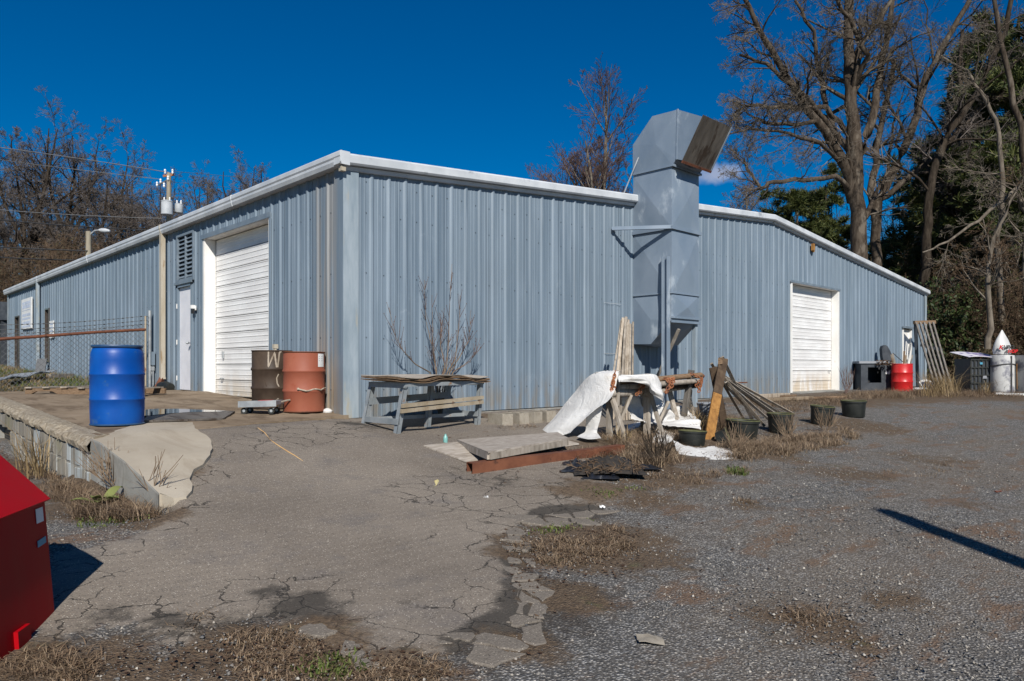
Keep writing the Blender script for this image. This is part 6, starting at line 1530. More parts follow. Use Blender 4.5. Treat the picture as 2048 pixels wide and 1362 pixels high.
# tall tan grass by the far corner and by the dock
C = spread([(1845, 790), (1870, 784), (1910, 784), (1905, 795), (1850, 795)], 40, 21, rad=(.1, .3), hs=(3, 6), cnt=(8, 18)) + spread([(2010, 790), (1960, 790), (1950, 784), (2000, 784)], 20, 22, hs=(2, 4), cnt=(10, 20))
C += spread([(50, 935), (78, 930), (95, 960), (60, 965)], 12, 23, rad=(.04, .12), hs=(3, 5.2), cnt=(5, 10)) + spread([(1215, 905), (1250, 885), (1260, 895)], 4, 24, hs=(1.5, 2.5), cnt=(8, 14))+spread([(1385, 868), (1410, 858), (1400, 878)], 8, 25, hs=(2, 4), cnt=(8, 16))
C += spread([(1170, 868), (1180, 866), (1178, 875)], 2, 26, hs=(1.5, 2), cnt=(4, 7))
C = keep_out(C)
V, F = blades(C, 41, (.10, .17), .0045, 1.1); o = raw_obj('tall_dry_grass', V, F, MAT['straw2']); tag(o, kind='stuff')
r_ = np.random.default_rng(3)
C = [(r_.uniform(-9, 0), r_.uniform(8.2, 26), r_.uniform(.15, .5), 40, r_.uniform(.5, 1.2)) for _ in range(420)] + spread([(150, 1040), (240, 1030), (310, 1035), (230, 1050)], 10, 28, hs=(.15, .35), cnt=(20, 40)) + spread([(1060, 1060), (1180, 1040), (1120, 1070)], 12, 29, hs=(.15, .3), cnt=(15, 30)) + spread([(1170, 985), (1320, 975), (1200, 1000)], 8, 30, hs=(.2, .35)) + spread([(860, 975), (885, 978), (870, 985)], 3, 31, hs=(.2, .3)) + spread([(1480, 955), (1450, 935), (1500, 945)], 4, 32, hs=(.3, .5))+spread([(700, 1340), (760, 1350), (620, 1340), (660, 1320)], 6, 33, hs=(.2, .35))
V, F = blades(C, 42, (.06, .16), .005); o = raw_obj('green_grass', V, F, MAT['greengrass']); tag(o, kind='stuff')
C = [(r_.uniform(-9, 0), r_.uniform(8.0, 26), r_.uniform(.15, .5), 40, r_.uniform(.5, 1.4)) for _ in range(420)]
V, F = blades(C, 43, (.06, .18), .005); o = raw_obj('bank_dry_grass', V, F, MAT['straw2']); tag(o, kind='stuff')
# fallen leaves
def leaves(regions, seed, size=(.007, .020)):
    r = np.random.default_rng(seed); V = []; n = 0
    for poly, cnt in regions:
        P = [tuple(g(*p)[:2]) for p in poly]; lo, hi = np.min(P, 0), np.max(P, 0); X = r.uniform(lo[0], hi[0], cnt*3); Y_ = r.uniform(lo[1], hi[1], cnt*3); k_ = seg_dist(X, Y_, P) > 0
        X, Y_ = X[k_][:cnt], Y_[k_][:cnt]; c = len(X); s = r.uniform(*size, c); th = r.uniform(0, 2*PI, c); z = terr(X, Y_)+.015
        for u, v, w in ((-1, 0, .3), (0, -.5, 0), (1, 0, .35), (0, .5, 0)):
            V.append((n, X+s*(u*np.cos(th)-v*np.sin(th)), Y_+s*(u*np.sin(th)+v*np.cos(th)), z+s*w*r.uniform(.3, 1.6, c)))
        n += 1
    out = []
    for i in range(n): out.append(np.stack([np.stack(V[i*4+q][1:], -1) for q in range(4)], 1).reshape(-1, 3))
    out = np.concatenate(out); return out, np.arange(len(out)).reshape(-1, 4)
V, F = leaves([([(1200, 870), (1420, 850), (1700, 850), (1720, 880), (1500, 930), (1280, 960), (1180, 920)], 2600), ([(1480, 800), (1690, 785), (2047, 784), (2047, 798), (1750, 803), (1530, 835)], 5000), ([(150, 960), (300, 1000), (320, 1045), (140, 1045)], 700),
               ([(950, 835), (1100, 840), (1110, 866), (960, 868)], 500), ([(40, 1300), (700, 1290), (900, 1330), (900, 1362), (30, 1362)], 420), ([(1000, 1060), (1280, 1050), (1280, 1150), (1040, 1200)], 500), ([(0, 900), (60, 920), (120, 960), (0, 960)], 600), ([(700, 845), (960, 850), (980, 880), (740, 880)], 120), ([(1000, 950), (2040, 900), (2040, 1300), (1000, 1340)], 500)], 50)
o = raw_obj('fallen_leaves', V, F, MAT['leaflit']); tag(o, kind='stuff')
# mullein rosette by the ramp
q = gp(205, 1022); mu = thing('mullein_plant', 'yellow-green broad leaved plant beside the ramp wall', 'plant', q); rs = random.Random(6)
for i in range(11):
    a = rs.uniform(0, 2*PI); l = rs.uniform(.14, .26); d = Vector((math.cos(a), math.sin(a), 0)); s_ = Vector((-d.y, d.x, 0)); up = rs.uniform(.2, .75); rows = []
    for j in range(7):
        t = j/6; w_ = .050*math.sin(PI*min(1, t*.93+.07))**.8; c = q+d*l*t+Vector((0, 0, .02+l*up*math.sin(t*2.0)))
        rows.append([c-s_*w_+Vector((0, 0, .010)), c, c+s_*w_+Vector((0, 0, .010))])
    MB().grid(rows, .002).build('leaf', MAT['mullein'], mu, smooth=True)
# bare weeds
def P_(px, py, Y): return Vector(at(px, py, Y))
b = gp(306, 1016); Yw = depth(b)
twiggy('bare_weed', 'thin bare weed stems standing at the foot of the ramp', 'weed', b, [[b, P_(308, 960, Yw), P_(311, 912, Yw)], [b, P_(320, 970, Yw), P_(332, 940, Yw)], [b, P_(325, 995, Yw), P_(352, 976, Yw)], [b, P_(300, 985, Yw+.05), P_(297, 960, Yw+.1)]], MAT['weedstem'], 3, 21, .0028, group='bare dead weeds')
b = gp(235, 985); Yw = depth(b)-.1
twiggy('bare_weed', 'tangled brown dead weeds against the ramp side wall', 'weed', b, [[b, P_(208+6*i, 966-6*(i % 3), Yw+.05*i), P_(180+9*i, 938-8*((i*2) % 3), Yw+.05*i)] for i in range(7)], MAT['weedstem'], 9, 22, .0028, group='bare dead weeds')
b = gp(1318, 935); Yw = depth(b)
twiggy('bare_weed', 'dark purple-brown weed clump beside the torn white sheet', 'weed', b, [[b, P_(1300+6*i, 912, Yw+.05*i), P_(1292+9*i, 890-6*(i % 2), Yw+.08*i)] for i in range(7)], MAT['barkdark'], 12, 23, .005, group='bare dead weeds')
b = onw(1692, 786, 20.5); Yw = 20.5
twiggy('bare_weed', 'thin reddish weed growing before the right roll-up door jamb', 'weed', b, [[b, P_(1688+3*i, 770, Yw+.1*i), P_(1680+6*i, 745-4*(i % 3), Yw+.1*i)] for i in range(6)], MAT['twigred'], 16, 24, .010, group='bare dead weeds')
for i, (x, y, lab) in enumerate(((1650, 868, 'dry weed tuft in front of the small black pot'), (1572, 880, 'dry weed tuft in front of the tall black pot'), (1470, 905, 'dry weed stems poking from the torn white sheet'), (1400, 862, 'tan weed stalks leaning by the right sawhorse'))):
    b = gp(x, y); Yw = depth(b)
    twiggy('bare_weed', lab, 'weed', b, [[b, P_(x-8+5*j, y-14, Yw+.04*j), P_(x-16+9*j, y-26-5*(j % 2), Yw+.06*j)] for j in range(5)], MAT['weedstem'], 10, 30+i, .003, group='bare dead weeds')

# ------------------------------------------------------------------ trees
def tubes_batch(P, R, s):
    """P (N,k,3), R (N,k) -> verts, quads"""
    N, k_, _ = P.shape; T = np.gradient(P, axis=1); T /= np.linalg.norm(T, axis=-1, keepdims=True)+1e-9
    ref = np.where(np.abs(T[..., 2:3]) < .9, np.array([0, 0, 1.]), np.array([1., 0, 0])); X = np.cross(T, ref); X /= np.linalg.norm(X, axis=-1, keepdims=True)+1e-9; Y_ = np.cross(T, X)
    a = np.arange(s)*2*PI/s
    V = P[:, :, None]+R[:, :, None, None]*(X[:, :, None]*np.cos(a)[None, None, :, None]+Y_[:, :, None]*np.sin(a)[None, None, :, None])
    idx = np.arange(N*k_*s).reshape(N, k_, s); a0 = idx[:, :-1]; b0 = idx[:, 1:]
    F = np.stack([a0, np.roll(a0, -1, 2), np.roll(b0, -1, 2), b0], -1).reshape(-1, 4)
    return V.reshape(-1, 3), F
def merge(L):
    V = []; F = []; o = 0
    for v, f in L: V.append(v); F.append(f+o); o += len(v)
    return np.concatenate(V), np.concatenate(F)
def children(P, R, m, u0, u1, ang, lr, rng, up, jit, k_, rr, taper=.35, lmin=0):
    N, K, _ = P.shape
    u = rng.uniform(u0, u1, (N, m)); u = np.sort(u, 1); f = u*(K-1); i = np.minimum(f.astype(int), K-2); w = (f-i)[..., None]; n = np.arange(N)[:, None]
    S = P[n, i]*(1-w)+P[n, i+1]*w; T = P[n, i+1]-P[n, i]; T /= np.linalg.norm(T, axis=-1, keepdims=True)+1e-9
    rad = R[n, i]*(1-w[..., 0])+R[n, i+1]*w[..., 0]; L = np.linalg.norm(np.diff(P, axis=1), axis=-1).sum(1)[:, None]*lr*rng.uniform(.6, 1.25, (N, m))*(1.15-.6*u)
    rnd = rng.normal(0, 1, (N, m, 3)); rnd -= T*(rnd*T).sum(-1, keepdims=True); rnd /= np.linalg.norm(rnd, axis=-1, keepdims=True)+1e-9
    th = np.radians(rng.uniform(ang[0], ang[1], (N, m)))[..., None]; D = T*np.cos(th)+rnd*np.sin(th); D[..., 2] += up*.5; D /= np.linalg.norm(D, axis=-1, keepdims=True)
    S = S.reshape(-1, 3); D = D.reshape(-1, 3); L = np.maximum(L.reshape(-1), lmin); rad = rad.reshape(-1); Q = [S]; st = (L/(k_-1))[:, None]
    for j in range(k_-1):
        D = D+rng.normal(0, jit, D.shape); D[:, 2] += up*.28; D /= np.linalg.norm(D, axis=-1, keepdims=True); Q.append(Q[-1]+D*st)
    r0 = np.minimum(rad*rr, rad*.85); RR = r0[:, None]*np.linspace(1, taper, k_)[None]
    return np.stack(Q, 1), RR
def tree_mesh(seed, trunk, levels, rmin=.006):
    """trunk: (k,3) paths and radii; levels: dicts. Returns wood (thick) and crown (thin) arrays"""
    rng = np.random.default_rng(seed); wood = []; crown = []
    cur = []
    for P, R in trunk:
        P = np.array(P, float)[None]; R = np.array(R, float)[None]; wood.append(tubes_batch(P, R, 10)); cur.append((P, R))
    nxt = cur
    for li, lv in enumerate(levels):
        out = []
        for P, R in nxt:
            Q, RR = children(P, R, lv['m'], lv['u'][0], lv['u'][1], lv['ang'], lv['lr'], rng, lv.get('up', .1), lv.get('jit', .15), lv['k'], lv.get('rr', .6), lv.get('taper', .35), lv.get('lmin', 0))
            RR = np.maximum(RR, rmin)
            (wood if lv['thick'] else crown).append(tubes_batch(Q, RR, lv['s'])); out.append((Q, RR))
        Ps = {}
        for Q, RR in out: Ps.setdefault(Q.shape[1], []).append((Q, RR))
        nxt = [(np.concatenate([a for a, _ in v]), np.concatenate([b for _, b in v])) for v in Ps.values()]
    return merge(wood), merge(crown), nxt
def trunk_path(h, lean, r0, r1, k_, seed, wob=.03):
    r = random.Random(seed); P = []; x = y = 0.
    for i in range(k_):
        t = i/(k_-1); P.append((x+lean[0]*t*h, y+lean[1]*t*h, h*t)); x += r.uniform(-wob, wob)*h/k_*2; y += r.uniform(-wob, wob)*h/k_*2
    R = [r0*(1.25 if i == 0 else 1)*(1-t_)+r1*t_ for i, t_ in enumerate(np.linspace(0, 1, k_))]
    return P, R
LV = lambda n: [dict(m=n[0], u=(.22, .98), ang=(30, 70), lr=.44, k=7, s=6, thick=True, up=.10, jit=.15, rr=.55), dict(m=n[1], u=(.2, .98), ang=(25, 65), lr=.50, k=5, s=4, thick=True, up=.08, jit=.18, rr=.55),
                dict(m=n[2], u=(.2, 1), ang=(25, 65), lr=.55, k=3, s=3, thick=False, up=.07, jit=.18, rr=.55), dict(m=n[3], u=(.15, 1), ang=(25, 60), lr=.66, k=2, s=3, thick=False, up=.06, jit=.16, rr=.7, taper=.5)]
PROTO = {}
def make_tree(key, seed, trunks, levels, rmin, wm, cm_):
    (wv, wf), (cv, cf), _ = tree_mesh(seed, trunks, levels, rmin)
    PROTO[key] = (raw_mesh('trunk', wv, wf, MAT[wm], smooth=True), raw_mesh('crown', cv, cf, MAT[cm_]))
def plant_tree(key, name, label, cat, loc, rz, sc, group=None):
    t = thing(name, label, cat, loc, group)
    for nm, me in zip(('trunk', 'crown'), PROTO[key]):
        o = bpy.data.objects.new(nm, me); COL.objects.link(o); o.parent = t
    t.rotation_euler = (0, 0, rz); t.scale = (sc[0], sc[0], sc[1]) if isinstance(sc, tuple) else (sc, sc, sc); return t
def far(px, Y, z=None): p = Vector(at(px, 734, Y)); p.z = tz(p.x, p.y) if z is None else z; return p
# wide grey crowns at the left
def limb_path(start, az, out, rise, r0, seed, k_=8):
    """a limb that leaves the trunk outward and bends upward"""
    r = random.Random(seed); P = []
    for i in range(k_):
        t = i/(k_-1); o = out*(1-(1-t)**1.6); z = rise*(t**1.15); a = az+.25*math.sin(t*4+seed)
        P.append((start[0]+o*math.cos(a)+r.uniform(-.18, .18)*t, start[1]+o*math.sin(a)+r.uniform(-.18, .18)*t, start[2]+z))
    return P, list(np.linspace(r0, r0*.18, k_))
for q in range(3):
    rq = random.Random(400+q); T0 = trunk_path(8.5+q, (.02*(q-1), .02), .42, .24, 7, 50+q, .04); tr = [T0]
    nl = 8 if q < 2 else 7
    for i in range(nl):
        st_ = T0[0][2+(i*5) % 5]; inner = i >= nl-3
        tr.append(limb_path(st_ if not inner else T0[0][6], i*2.4+q, rq.uniform(1.0, 2.6) if inner else rq.uniform(4.2, 6.6), (20-st_[2])*rq.uniform(.45, .72) if not inner else rq.uniform(7, 9.2), rq.uniform(.15, .21), 90+q*20+i))
    make_tree('wide%d' % q, 100+q, tr, LV((8, 7, 7, 5)), .0085, 'barkdark', 'twig')
LT = [(-60, 54, 0, 1.0, .78, 'wide0', 'wide bare tree cut by the left edge of the picture'), (52, 58, 2.9, 1.05, 1.08, 'wide1', 'tallest bare tree at the left, behind the warehouse end'), (150, 60, 2.3, 1.05, 1.08, 'wide2', 'broad bare tree left of the street lamp pole'),
      (265, 62, 3.9, 1.0, 1.02, 'wide0', 'round bare tree directly behind the utility pole'), (400, 66, 5.0, .85, .95, 'wide1', 'low bare tree just right of the utility pole'), (478, 70, .7, 1.0, 1.08, 'wide2', 'bare tree crown peeking over the roof right of the transformers'), (548, 74, 2, .95, 1.05, 'wide0', 'farthest bare crown over the middle of the eave roofline'),
      (95, 66, 4.4, 1.1, 1.18, 'wide0', 'bare tree standing behind the two tallest left ones'), (205, 68, 2.9, 1.05, 1.12, 'wide1', 'bare tree filling the gap left of the utility pole'), (-5, 64, 5.5, 1.1, .95, 'wide2', 'tall bare tree behind the one at left edge'), (310, 70, 1.9, .95, 1.0, 'wide2', 'bare tree behind the transformers'),
      (440, 76, 3.3, .95, 1.08, 'wide1', 'hazy bare crown behind the lone treetops right of the pole')]
for px, Y, rz, sx, sz_, key, lab in LT: plant_tree(key, 'bare_tree', lab, 'tree', far(px, Y), rz, (sx, sz_), 'bare winter trees')
# reddish upright tree behind the duct
tr = [trunk_path(16, (.02, .01), .22, .04, 9, 5, .03)]
for s_, l_ in ((6, (.10, .0)), (7, (-.16, .05)), (8, (.05, -.12)), (9, (-.05, .1))): tr.append(trunk_path(15-s_*.4, l_, .16, .03, 8, s_, .04))
for q in (1, 2, 3, 4): tr[q] = (list(np.array(tr[q][0])+np.array([0.25*q-.6, .2*(q % 2), 0])), tr[q][1])
RL = [dict(m=15, u=(.25, .98), ang=(18, 40), lr=.30, k=6, s=4, thick=True, up=.30, jit=.12, rr=.5), dict(m=8, u=(.15, 1), ang=(20, 48), lr=.5, k=4, s=3, thick=False, up=.25, jit=.14, rr=.5), dict(m=6, u=(.15, 1), ang=(18, 45), lr=.5, k=3, s=3, thick=False, up=.2, jit=.14, rr=.6), dict(m=3, u=(.2, 1), ang=(18, 45), lr=.6, k=2, s=3, thick=False, up=.15, jit=.14, rr=.8, taper=.6)]
make_tree('red', 7, tr, RL, .0075, 'twigpale', 'twigred')
plant_tree('red', 'bare_tree', 'upright reddish bare tree behind the roof left of the duct', 'tree', far(1218, 43), .4, (1.35, 1.10), 'bare winter trees')
plant_tree('red', 'bare_tree', 'small reddish treetop over the roof well left of duct', 'tree', far(1092, 50), 2.0, (.9, .84), 'bare winter trees')
plant_tree('red', 'bare_tree', 'faint small treetop over the roof right of the cloud', 'tree', far(1492, 60), 3.2, (1.1, .96), 'bare winter trees')
# the big tree at the right: several stems painted from its limbs in the photograph
YB = 35.0
def limb(pts, r0, r1, seed, Y0=YB, dz=0):
    r = random.Random(seed); P = [Vector(at(x, y, Y0+(d if len(q) > 2 else 0))) for q in pts for x, y, d in [(q[0], q[1], q[2] if len(q) > 2 else 0)]]
    out = []
    for a, b in zip(P, P[1:]):
        for i in range(3): out.append(a.lerp(b, i/3)+Vector((r.uniform(-1, 1), r.uniform(-1, 1), r.uniform(-1, 1)))*.07)
    out.append(P[-1]); return [tuple(p) for p in out], list(np.linspace(r0, r1, len(out)))
B1 = [limb([(1716, 760), (1716, 560), (1714, 420), (1712, 330), (1706, 240), (1700, 150), (1698, 60), (1704, -80)], .44, .20, 1)]
B1 += [limb([(1706, 400), (1690, 330, -.5), (1650, 260, -1), (1600, 200, -1.5), (1555, 120, -2), (1520, 60, -2.5), (1485, -10, -3)], .25, .09, 2), limb([(1700, 300), (1672, 262), (1652, 205, 1), (1640, 150, 1), (1625, 60, 1), (1590, 0, 1)], .17, .07, 3),
       limb([(1714, 330), (1745, 240, .5), (1758, 150, 1), (1775, 60, 1.5), (1790, -40, 2)], .23, .10, 4), limb([(1680, 290), (1640, 225, -1), (1585, 170, -2), (1530, 125, -2), (1480, 110, -2.5)], .15, .06, 5),
       limb([(1690, 260, 0), (1650, 215, -1), (1560, 215, -2), (1500, 210, -3), (1470, 225, -3)], .13, .05, 6), limb([(1704, 180), (1735, 110, -1), (1700, 40, -1.5), (1660, -20, -2)], .16, .07, 7),
       limb([(1705, 385), (1670, 352, -1), (1610, 360, -2), (1545, 365, -3), (1520, 375, -3), (1500, 350, -3), (1488, 318, -3)], .13, .05, 8), limb([(1640, 240, -1), (1590, 250, -2), (1530, 245, -3), (1505, 235, -3)], .11, .05, 9),
       limb([(1698, 340), (1640, 290, -2), (1580, 268, -3), (1500, 256, -3), (1450, 270, -4)], .10, .03, 10), limb([(1700, 130), (1740, 60, 0), (1760, 40, 0), (1790, -20, 0)], .15, .08, 11)]
B2 = [limb([(1752, 760, 2), (1750, 600, 2), (1752, 480, 2), (1760, 400, 2), (1790, 330, 2), (1830, 250, 2), (1845, 180, 2), (1870, 120, 2), (1915, 40, 2), (1960, -40, 2)], .29, .11, 12), limb([(1752, 470, 2), (1742, 380, 2), (1755, 300, 2), (1770, 210, 2), (1790, 120, 2)], .22, .10, 13),
      limb([(1760, 400, 2), (1800, 370, 2), (1860, 320, 2), (1930, 250, 2), (1990, 180, 2), (2040, 110, 2)], .16, .06, 14), limb([(1846, 180, 2), (1800, 150, 2), (1780, 115, 2)], .10, .05, 15)]
BLV = [dict(m=15, u=(.25, 1), ang=(25, 65), lr=.26, k=6, s=5, thick=True, up=.05, jit=.2, rr=.42, lmin=1.2), dict(m=7, u=(.15, 1), ang=(22, 60), lr=.55, k=4, s=3, thick=False, up=.05, jit=.22, rr=.5), dict(m=6, u=(.15, 1), ang=(22, 60), lr=.55, k=3, s=3, thick=False, up=.05, jit=.22, rr=.5), dict(m=4, u=(.15, 1), ang=(22, 60), lr=.6, k=2, s=3, thick=False, up=.05, jit=.2, rr=.75, taper=.6)]
def big_tree(name, label, trunks, seed, base, levels, rmin=.0055, wm='bark', cm_='twigpale'):
    t = thing(name, label, 'tree', base, 'bare winter trees'); (wv, wf), (cv, cf), _ = tree_mesh(seed, trunks, levels, rmin); o_ = np.array(base)
    raw_obj('trunk', wv-o_, wf, MAT[wm], t, smooth=True); raw_obj('crown', cv-o_, cf, MAT[cm_], t); return t
big_tree('big_bare_tree', 'huge many limbed bare tree rising behind the right roof slope', B1, 201, far(1716, YB), BLV)
big_tree('big_bare_tree', 'dark leaning bare tree just right of the huge one', B2, 202, far(1752, YB+2), [dict(BLV[0], m=9)]+BLV[1:])
# slimmer trunks in the wood at the right
WT = [([(1852, 760), (1850, 560), (1853, 470), (1858, 400), (1870, 330), (1900, 260), (1960, 180), (2010, 60), (2030, -40)], .26, .10, 36, 'dark slim trunk standing right of the roof corner', 'barkdark', 'twig'),
      ([(1958, 560, 4), (1950, 500, 4), (1945, 440, 4), (1930, 380, 4), (1925, 300, 4), (1920, 200, 4), (1925, 60, 4)], .24, .10, 38, 'brown trunk leaning back among the pines', 'bark', 'twig'),
      ([(2003, 650, -5), (1996, 470, -5), (2004, 400, -5), (2000, 330, -5), (1992, 240, -5), (1960, 180, -5), (1930, 140, -5), (1880, 110, -5)], .13, .04, 36, 'slender pale trunk curving in front of the dark pines', 'twigpale', 'twigpale'),
      ([(1976, 700, -7), (1980, 640, -7), (1972, 560, -7), (1985, 480, -7), (2020, 400, -7), (2060, 330, -7)], .12, .04, 36, 'spotted thin trunk above the black pallet box', 'twigpale', 'brush'),
      ([(2060, 700, -6), (2050, 560, -6), (2056, 430, -6), (2030, 380, -6), (1960, 440, -6), (1900, 480, -6), (1845, 505, -6)], .13, .03, 36, 'pale drooping branch reaching in from the right edge', 'twigpale', 'twigpale'),
      ([(1892, 760, 6), (1888, 600, 6), (1890, 450, 6), (1893, 300, 6), (1900, 150, 6)], .18, .07, 40, 'straight dim trunk deep in the wood', 'bark', 'twig'),
      ([(2075, 760, -4), (2070, 600, -4), (2065, 420, -4), (2040, 250, -4), (2010, 120, -4), (1985, -20, -4)], .2, .08, 36, 'bare tree leaning in at the right picture edge', 'bark', 'twigpale')]
for i, (pts, r0, r1, Y0, lab, wm, cm_) in enumerate(WT):
    big_tree('bare_tree', lab, [limb(pts, r0, r1, 30+i, 35.0)], 300+i, far(pts[0][0], 35+(pts[0][2] if len(pts[0]) > 2 else 0)), [dict(m=12, u=(.2, 1), ang=(30, 75), lr=.22, k=6, s=4, thick=True, up=.02, jit=.2, rr=.42, lmin=.8), dict(m=6, u=(.15, 1), ang=(22, 60), lr=.55, k=4, s=3, thick=False, up=.03, jit=.22, rr=.5), dict(m=5, u=(.15, 1), ang=(22, 60), lr=.6, k=3, s=3, thick=False, up=0, jit=.22, rr=.6), dict(m=3, u=(.15, 1), ang=(22, 60), lr=.6, k=2, s=3, thick=False, up=0, jit=.2, rr=.8, taper=.6)], .007, wm, cm_)
# evergreens: pines made of needle tufts on real branches
def tuft_faces(C, D, L, n, rng, w=.012, spread_=.55):
    N = len(C); C = np.repeat(C, n, 0); D = np.repeat(D, n, 0); L = np.repeat(L, n); d = D+rng.normal(0, spread_, D.shape); d /= np.linalg.norm(d, axis=-1, keepdims=True); s = np.cross(d, rng.normal(0, 1, d.shape)); s /= np.linalg.norm(s, axis=-1, keepdims=True)+1e-9
    L = L*rng.uniform(.7, 1.2, len(L)); b = C+rng.normal(0, .05, C.shape)
    V = np.stack([b-s*w, b+s*w, b+d*L[:, None]+s*w*.3, b+d*L[:, None]-s*w*.3], 1).reshape(-1, 3); return V, np.arange(len(V)).reshape(-1, 4)
def pine_proto(key, seed, h, r, start, nb, tl=.42):
    rng = np.random.default_rng(seed); tp = trunk_path(h, (.01, .01), r, .05, 9, seed, .02)
    lv = [dict(m=nb, u=(start, .99), ang=(55, 95), lr=.25, k=6, s=4, thick=True, up=.06, jit=.12, rr=.35), dict(m=7, u=(.25, 1), ang=(30, 65), lr=.42, k=4, s=3, thick=True, up=.10, jit=.15, rr=.5), dict(m=5, u=(.3, 1), ang=(25, 60), lr=.5, k=3, s=3, thick=True, up=.2, jit=.15, rr=.6)]
    rng2 = np.random.default_rng(seed); wood = []; P, R = np.array(tp[0], float)[None], np.array(tp[1], float)[None]; wood.append(tubes_batch(P, R, 8)); ends = []
    cur = (P, R)
    for q in lv:
        Q, RR = children(*cur, q['m'], *q['u'], q['ang'], q['lr'], rng2, q['up'], q['jit'], q['k'], q['rr']); RR = np.maximum(RR, .008); wood.append(tubes_batch(Q, RR, q['s'])); cur = (Q, RR)
        if q is not lv[0]: ends.append(Q)
    C = []; D = []
    for Q in ends:
        C.append(Q[:, -1]); D.append(Q[:, -1]-Q[:, -2]); C.append(Q[:, 1]); D.append(Q[:, 2]-Q[:, 1])
    C = np.concatenate(C); D = np.concatenate(D); D /= np.linalg.norm(D, axis=-1, keepdims=True)+1e-9
    V, F = tuft_faces(C, D, np.full(len(C), tl), 9, rng, .030)
    wv, wf = merge(wood); PROTO[key] = (raw_mesh('trunk', wv, wf, MAT['bark'], smooth=True), raw_mesh('crown', V, F, MAT['pine']))
pine_proto('pineA', 11, 17, .24, .35, 40); pine_proto('pineB', 12, 15, .22, .22, 46)
PT = [(1598, 50, 0, .95, .86, 'pineB', 'dark pine top showing left of the huge bare trunk'), (1655, 52, 1.7, .85, .82, 'pineA', 'pine crown just behind the huge bare tree'), (1880, 44, 2.2, 1.05, .88, 'pineA', 'pine crown right of the leaning dark tree'), (1935, 40, .6, 1.1, .82, 'pineB', 'low dense pine in the middle of the wood'),
      (1975, 46, 3.3, 1.3, 1.25, 'pineB', 'tall pine near the right edge'), (2030, 42, 4.4, 1.5, 1.42, 'pineB', 'tallest dark pine at the right edge'), (1815, 56, 5.1, 1.0, .72, 'pineB', 'distant pine behind the bare trunks'), (2085, 37, 1.2, 1.2, 1.2, 'pineA', 'pine partly cut by the right edge'), (1560, 58, 2.6, .6, .56, 'pineA', 'low distant pine over the ridge of the roof'),
      (1905, 50, 4.0, 1.1, .74, 'pineB', 'pine filling the gap behind the slim dark trunk'), (2010, 36, 2.7, .9, .70, 'pineB', 'short dense pine low at the right')]
for px, Y, rz, sx, sz_, key, lab in PT: plant_tree(key, 'pine_tree', lab, 'tree', far(px, Y), rz, (sx, sz_), 'pines at the wood edge')
# leafy evergreen bush and brown thickets
def bush(name, label, loc, dims, nstem, mat_l, nleaf, seed, group, leaf=.055, stem='brush', twigs=(8, 7, 4)):
    rng = np.random.default_rng(seed); tr = []
    for i in range(nstem):
        a = rng.uniform(0, 2*PI); q = rng.random()**.5; x, y = dims[0]*.5*q*math.cos(a), dims[1]*.5*q*math.sin(a); h = dims[2]*rng.uniform(.55, 1.0)*(1-.35*q*q)
        P, R = trunk_path(h, (rng.normal(0, .13), rng.normal(0, .13)), .028, .008, 6, int(rng.integers(1e6)), .09); tr.append((list(np.array(P)+np.array([x, y, 0])), R))
    Ps = np.array([p for p, _ in tr]); Rs = np.array([r for _, r in tr]); parts = [tubes_batch(Ps, Rs, 4)]; cur = (Ps, Rs); last = Ps
    for m_, l_ in zip(twigs, (.34, .5, .6)):
        Q, RR = children(*cur, m_, .1, 1, (25, 65), l_, rng, .03, .22, 4 if l_ < .4 else (3 if l_ < .55 else 2), .55); RR = np.maximum(RR, .006); parts.append(tubes_batch(Q, RR, 3)); cur = (Q, RR); last = Q
    t = thing(name, label, 'bush', loc, group); V, F = merge(parts); raw_obj('stems', V, F, MAT[stem], t)
    if nleaf:
        k_ = rng.integers(0, len(last), nleaf); C = last[k_, rng.integers(0, last.shape[1], nleaf)]+rng.normal(0, .06, (nleaf, 3)); d = rng.normal(0, 1, (nleaf, 3)); d /= np.linalg.norm(d, axis=1, keepdims=True); s = np.cross(d, rng.normal(0, 1, d.shape)); s /= np.linalg.norm(s, axis=1, keepdims=True); L = leaf*rng.uniform(.6, 1.3, nleaf)[:, None]
        V = np.stack([C-d*L, C+s*L*.5, C+d*L, C-s*L*.5], 1).reshape(-1, 3); raw_obj('leaves', V, np.arange(len(V)).reshape(-1, 4), MAT[mat_l], t)
    return t
G = 'bushes at the wood edge'
bush('evergreen_bush', 'dense dark green leafy bush right of the roof corner', far(1882, 31.5), (3.0, 2.4, 5.2), 46, 'ivy', 15000, 1, G, .085)
bush('evergreen_bush', 'lower green leafy bush behind the slatted frame', far(1915, 30.5), (2.6, 2, 3.0), 30, 'ivy', 8000, 2, G, .08)
bush('evergreen_bush', 'yellowish green low bush above the tan grass', far(1945, 29.5), (2.4, 1.8, 1.8), 26, 'thick', 5000, 3, G, .06)
TH = []
def thicket(lab, loc, dims, i, grp):
    if len(TH) < 2:
        t = bush('brown_thicket', lab, loc, (5, 3, 6), 44, 'thick', 3000, 10+i, grp, .06, stem='brush', twigs=(8, 7, 3)); TH.append(t)
    else:
        t = copy_tree(TH[i % 2]); t.location = loc; t['label'] = lab; t['group'] = grp; t.rotation_euler = (0, 0, i*1.3)
    t.scale = (dims[0]/5, dims[1]/3, dims[2]/6); return t
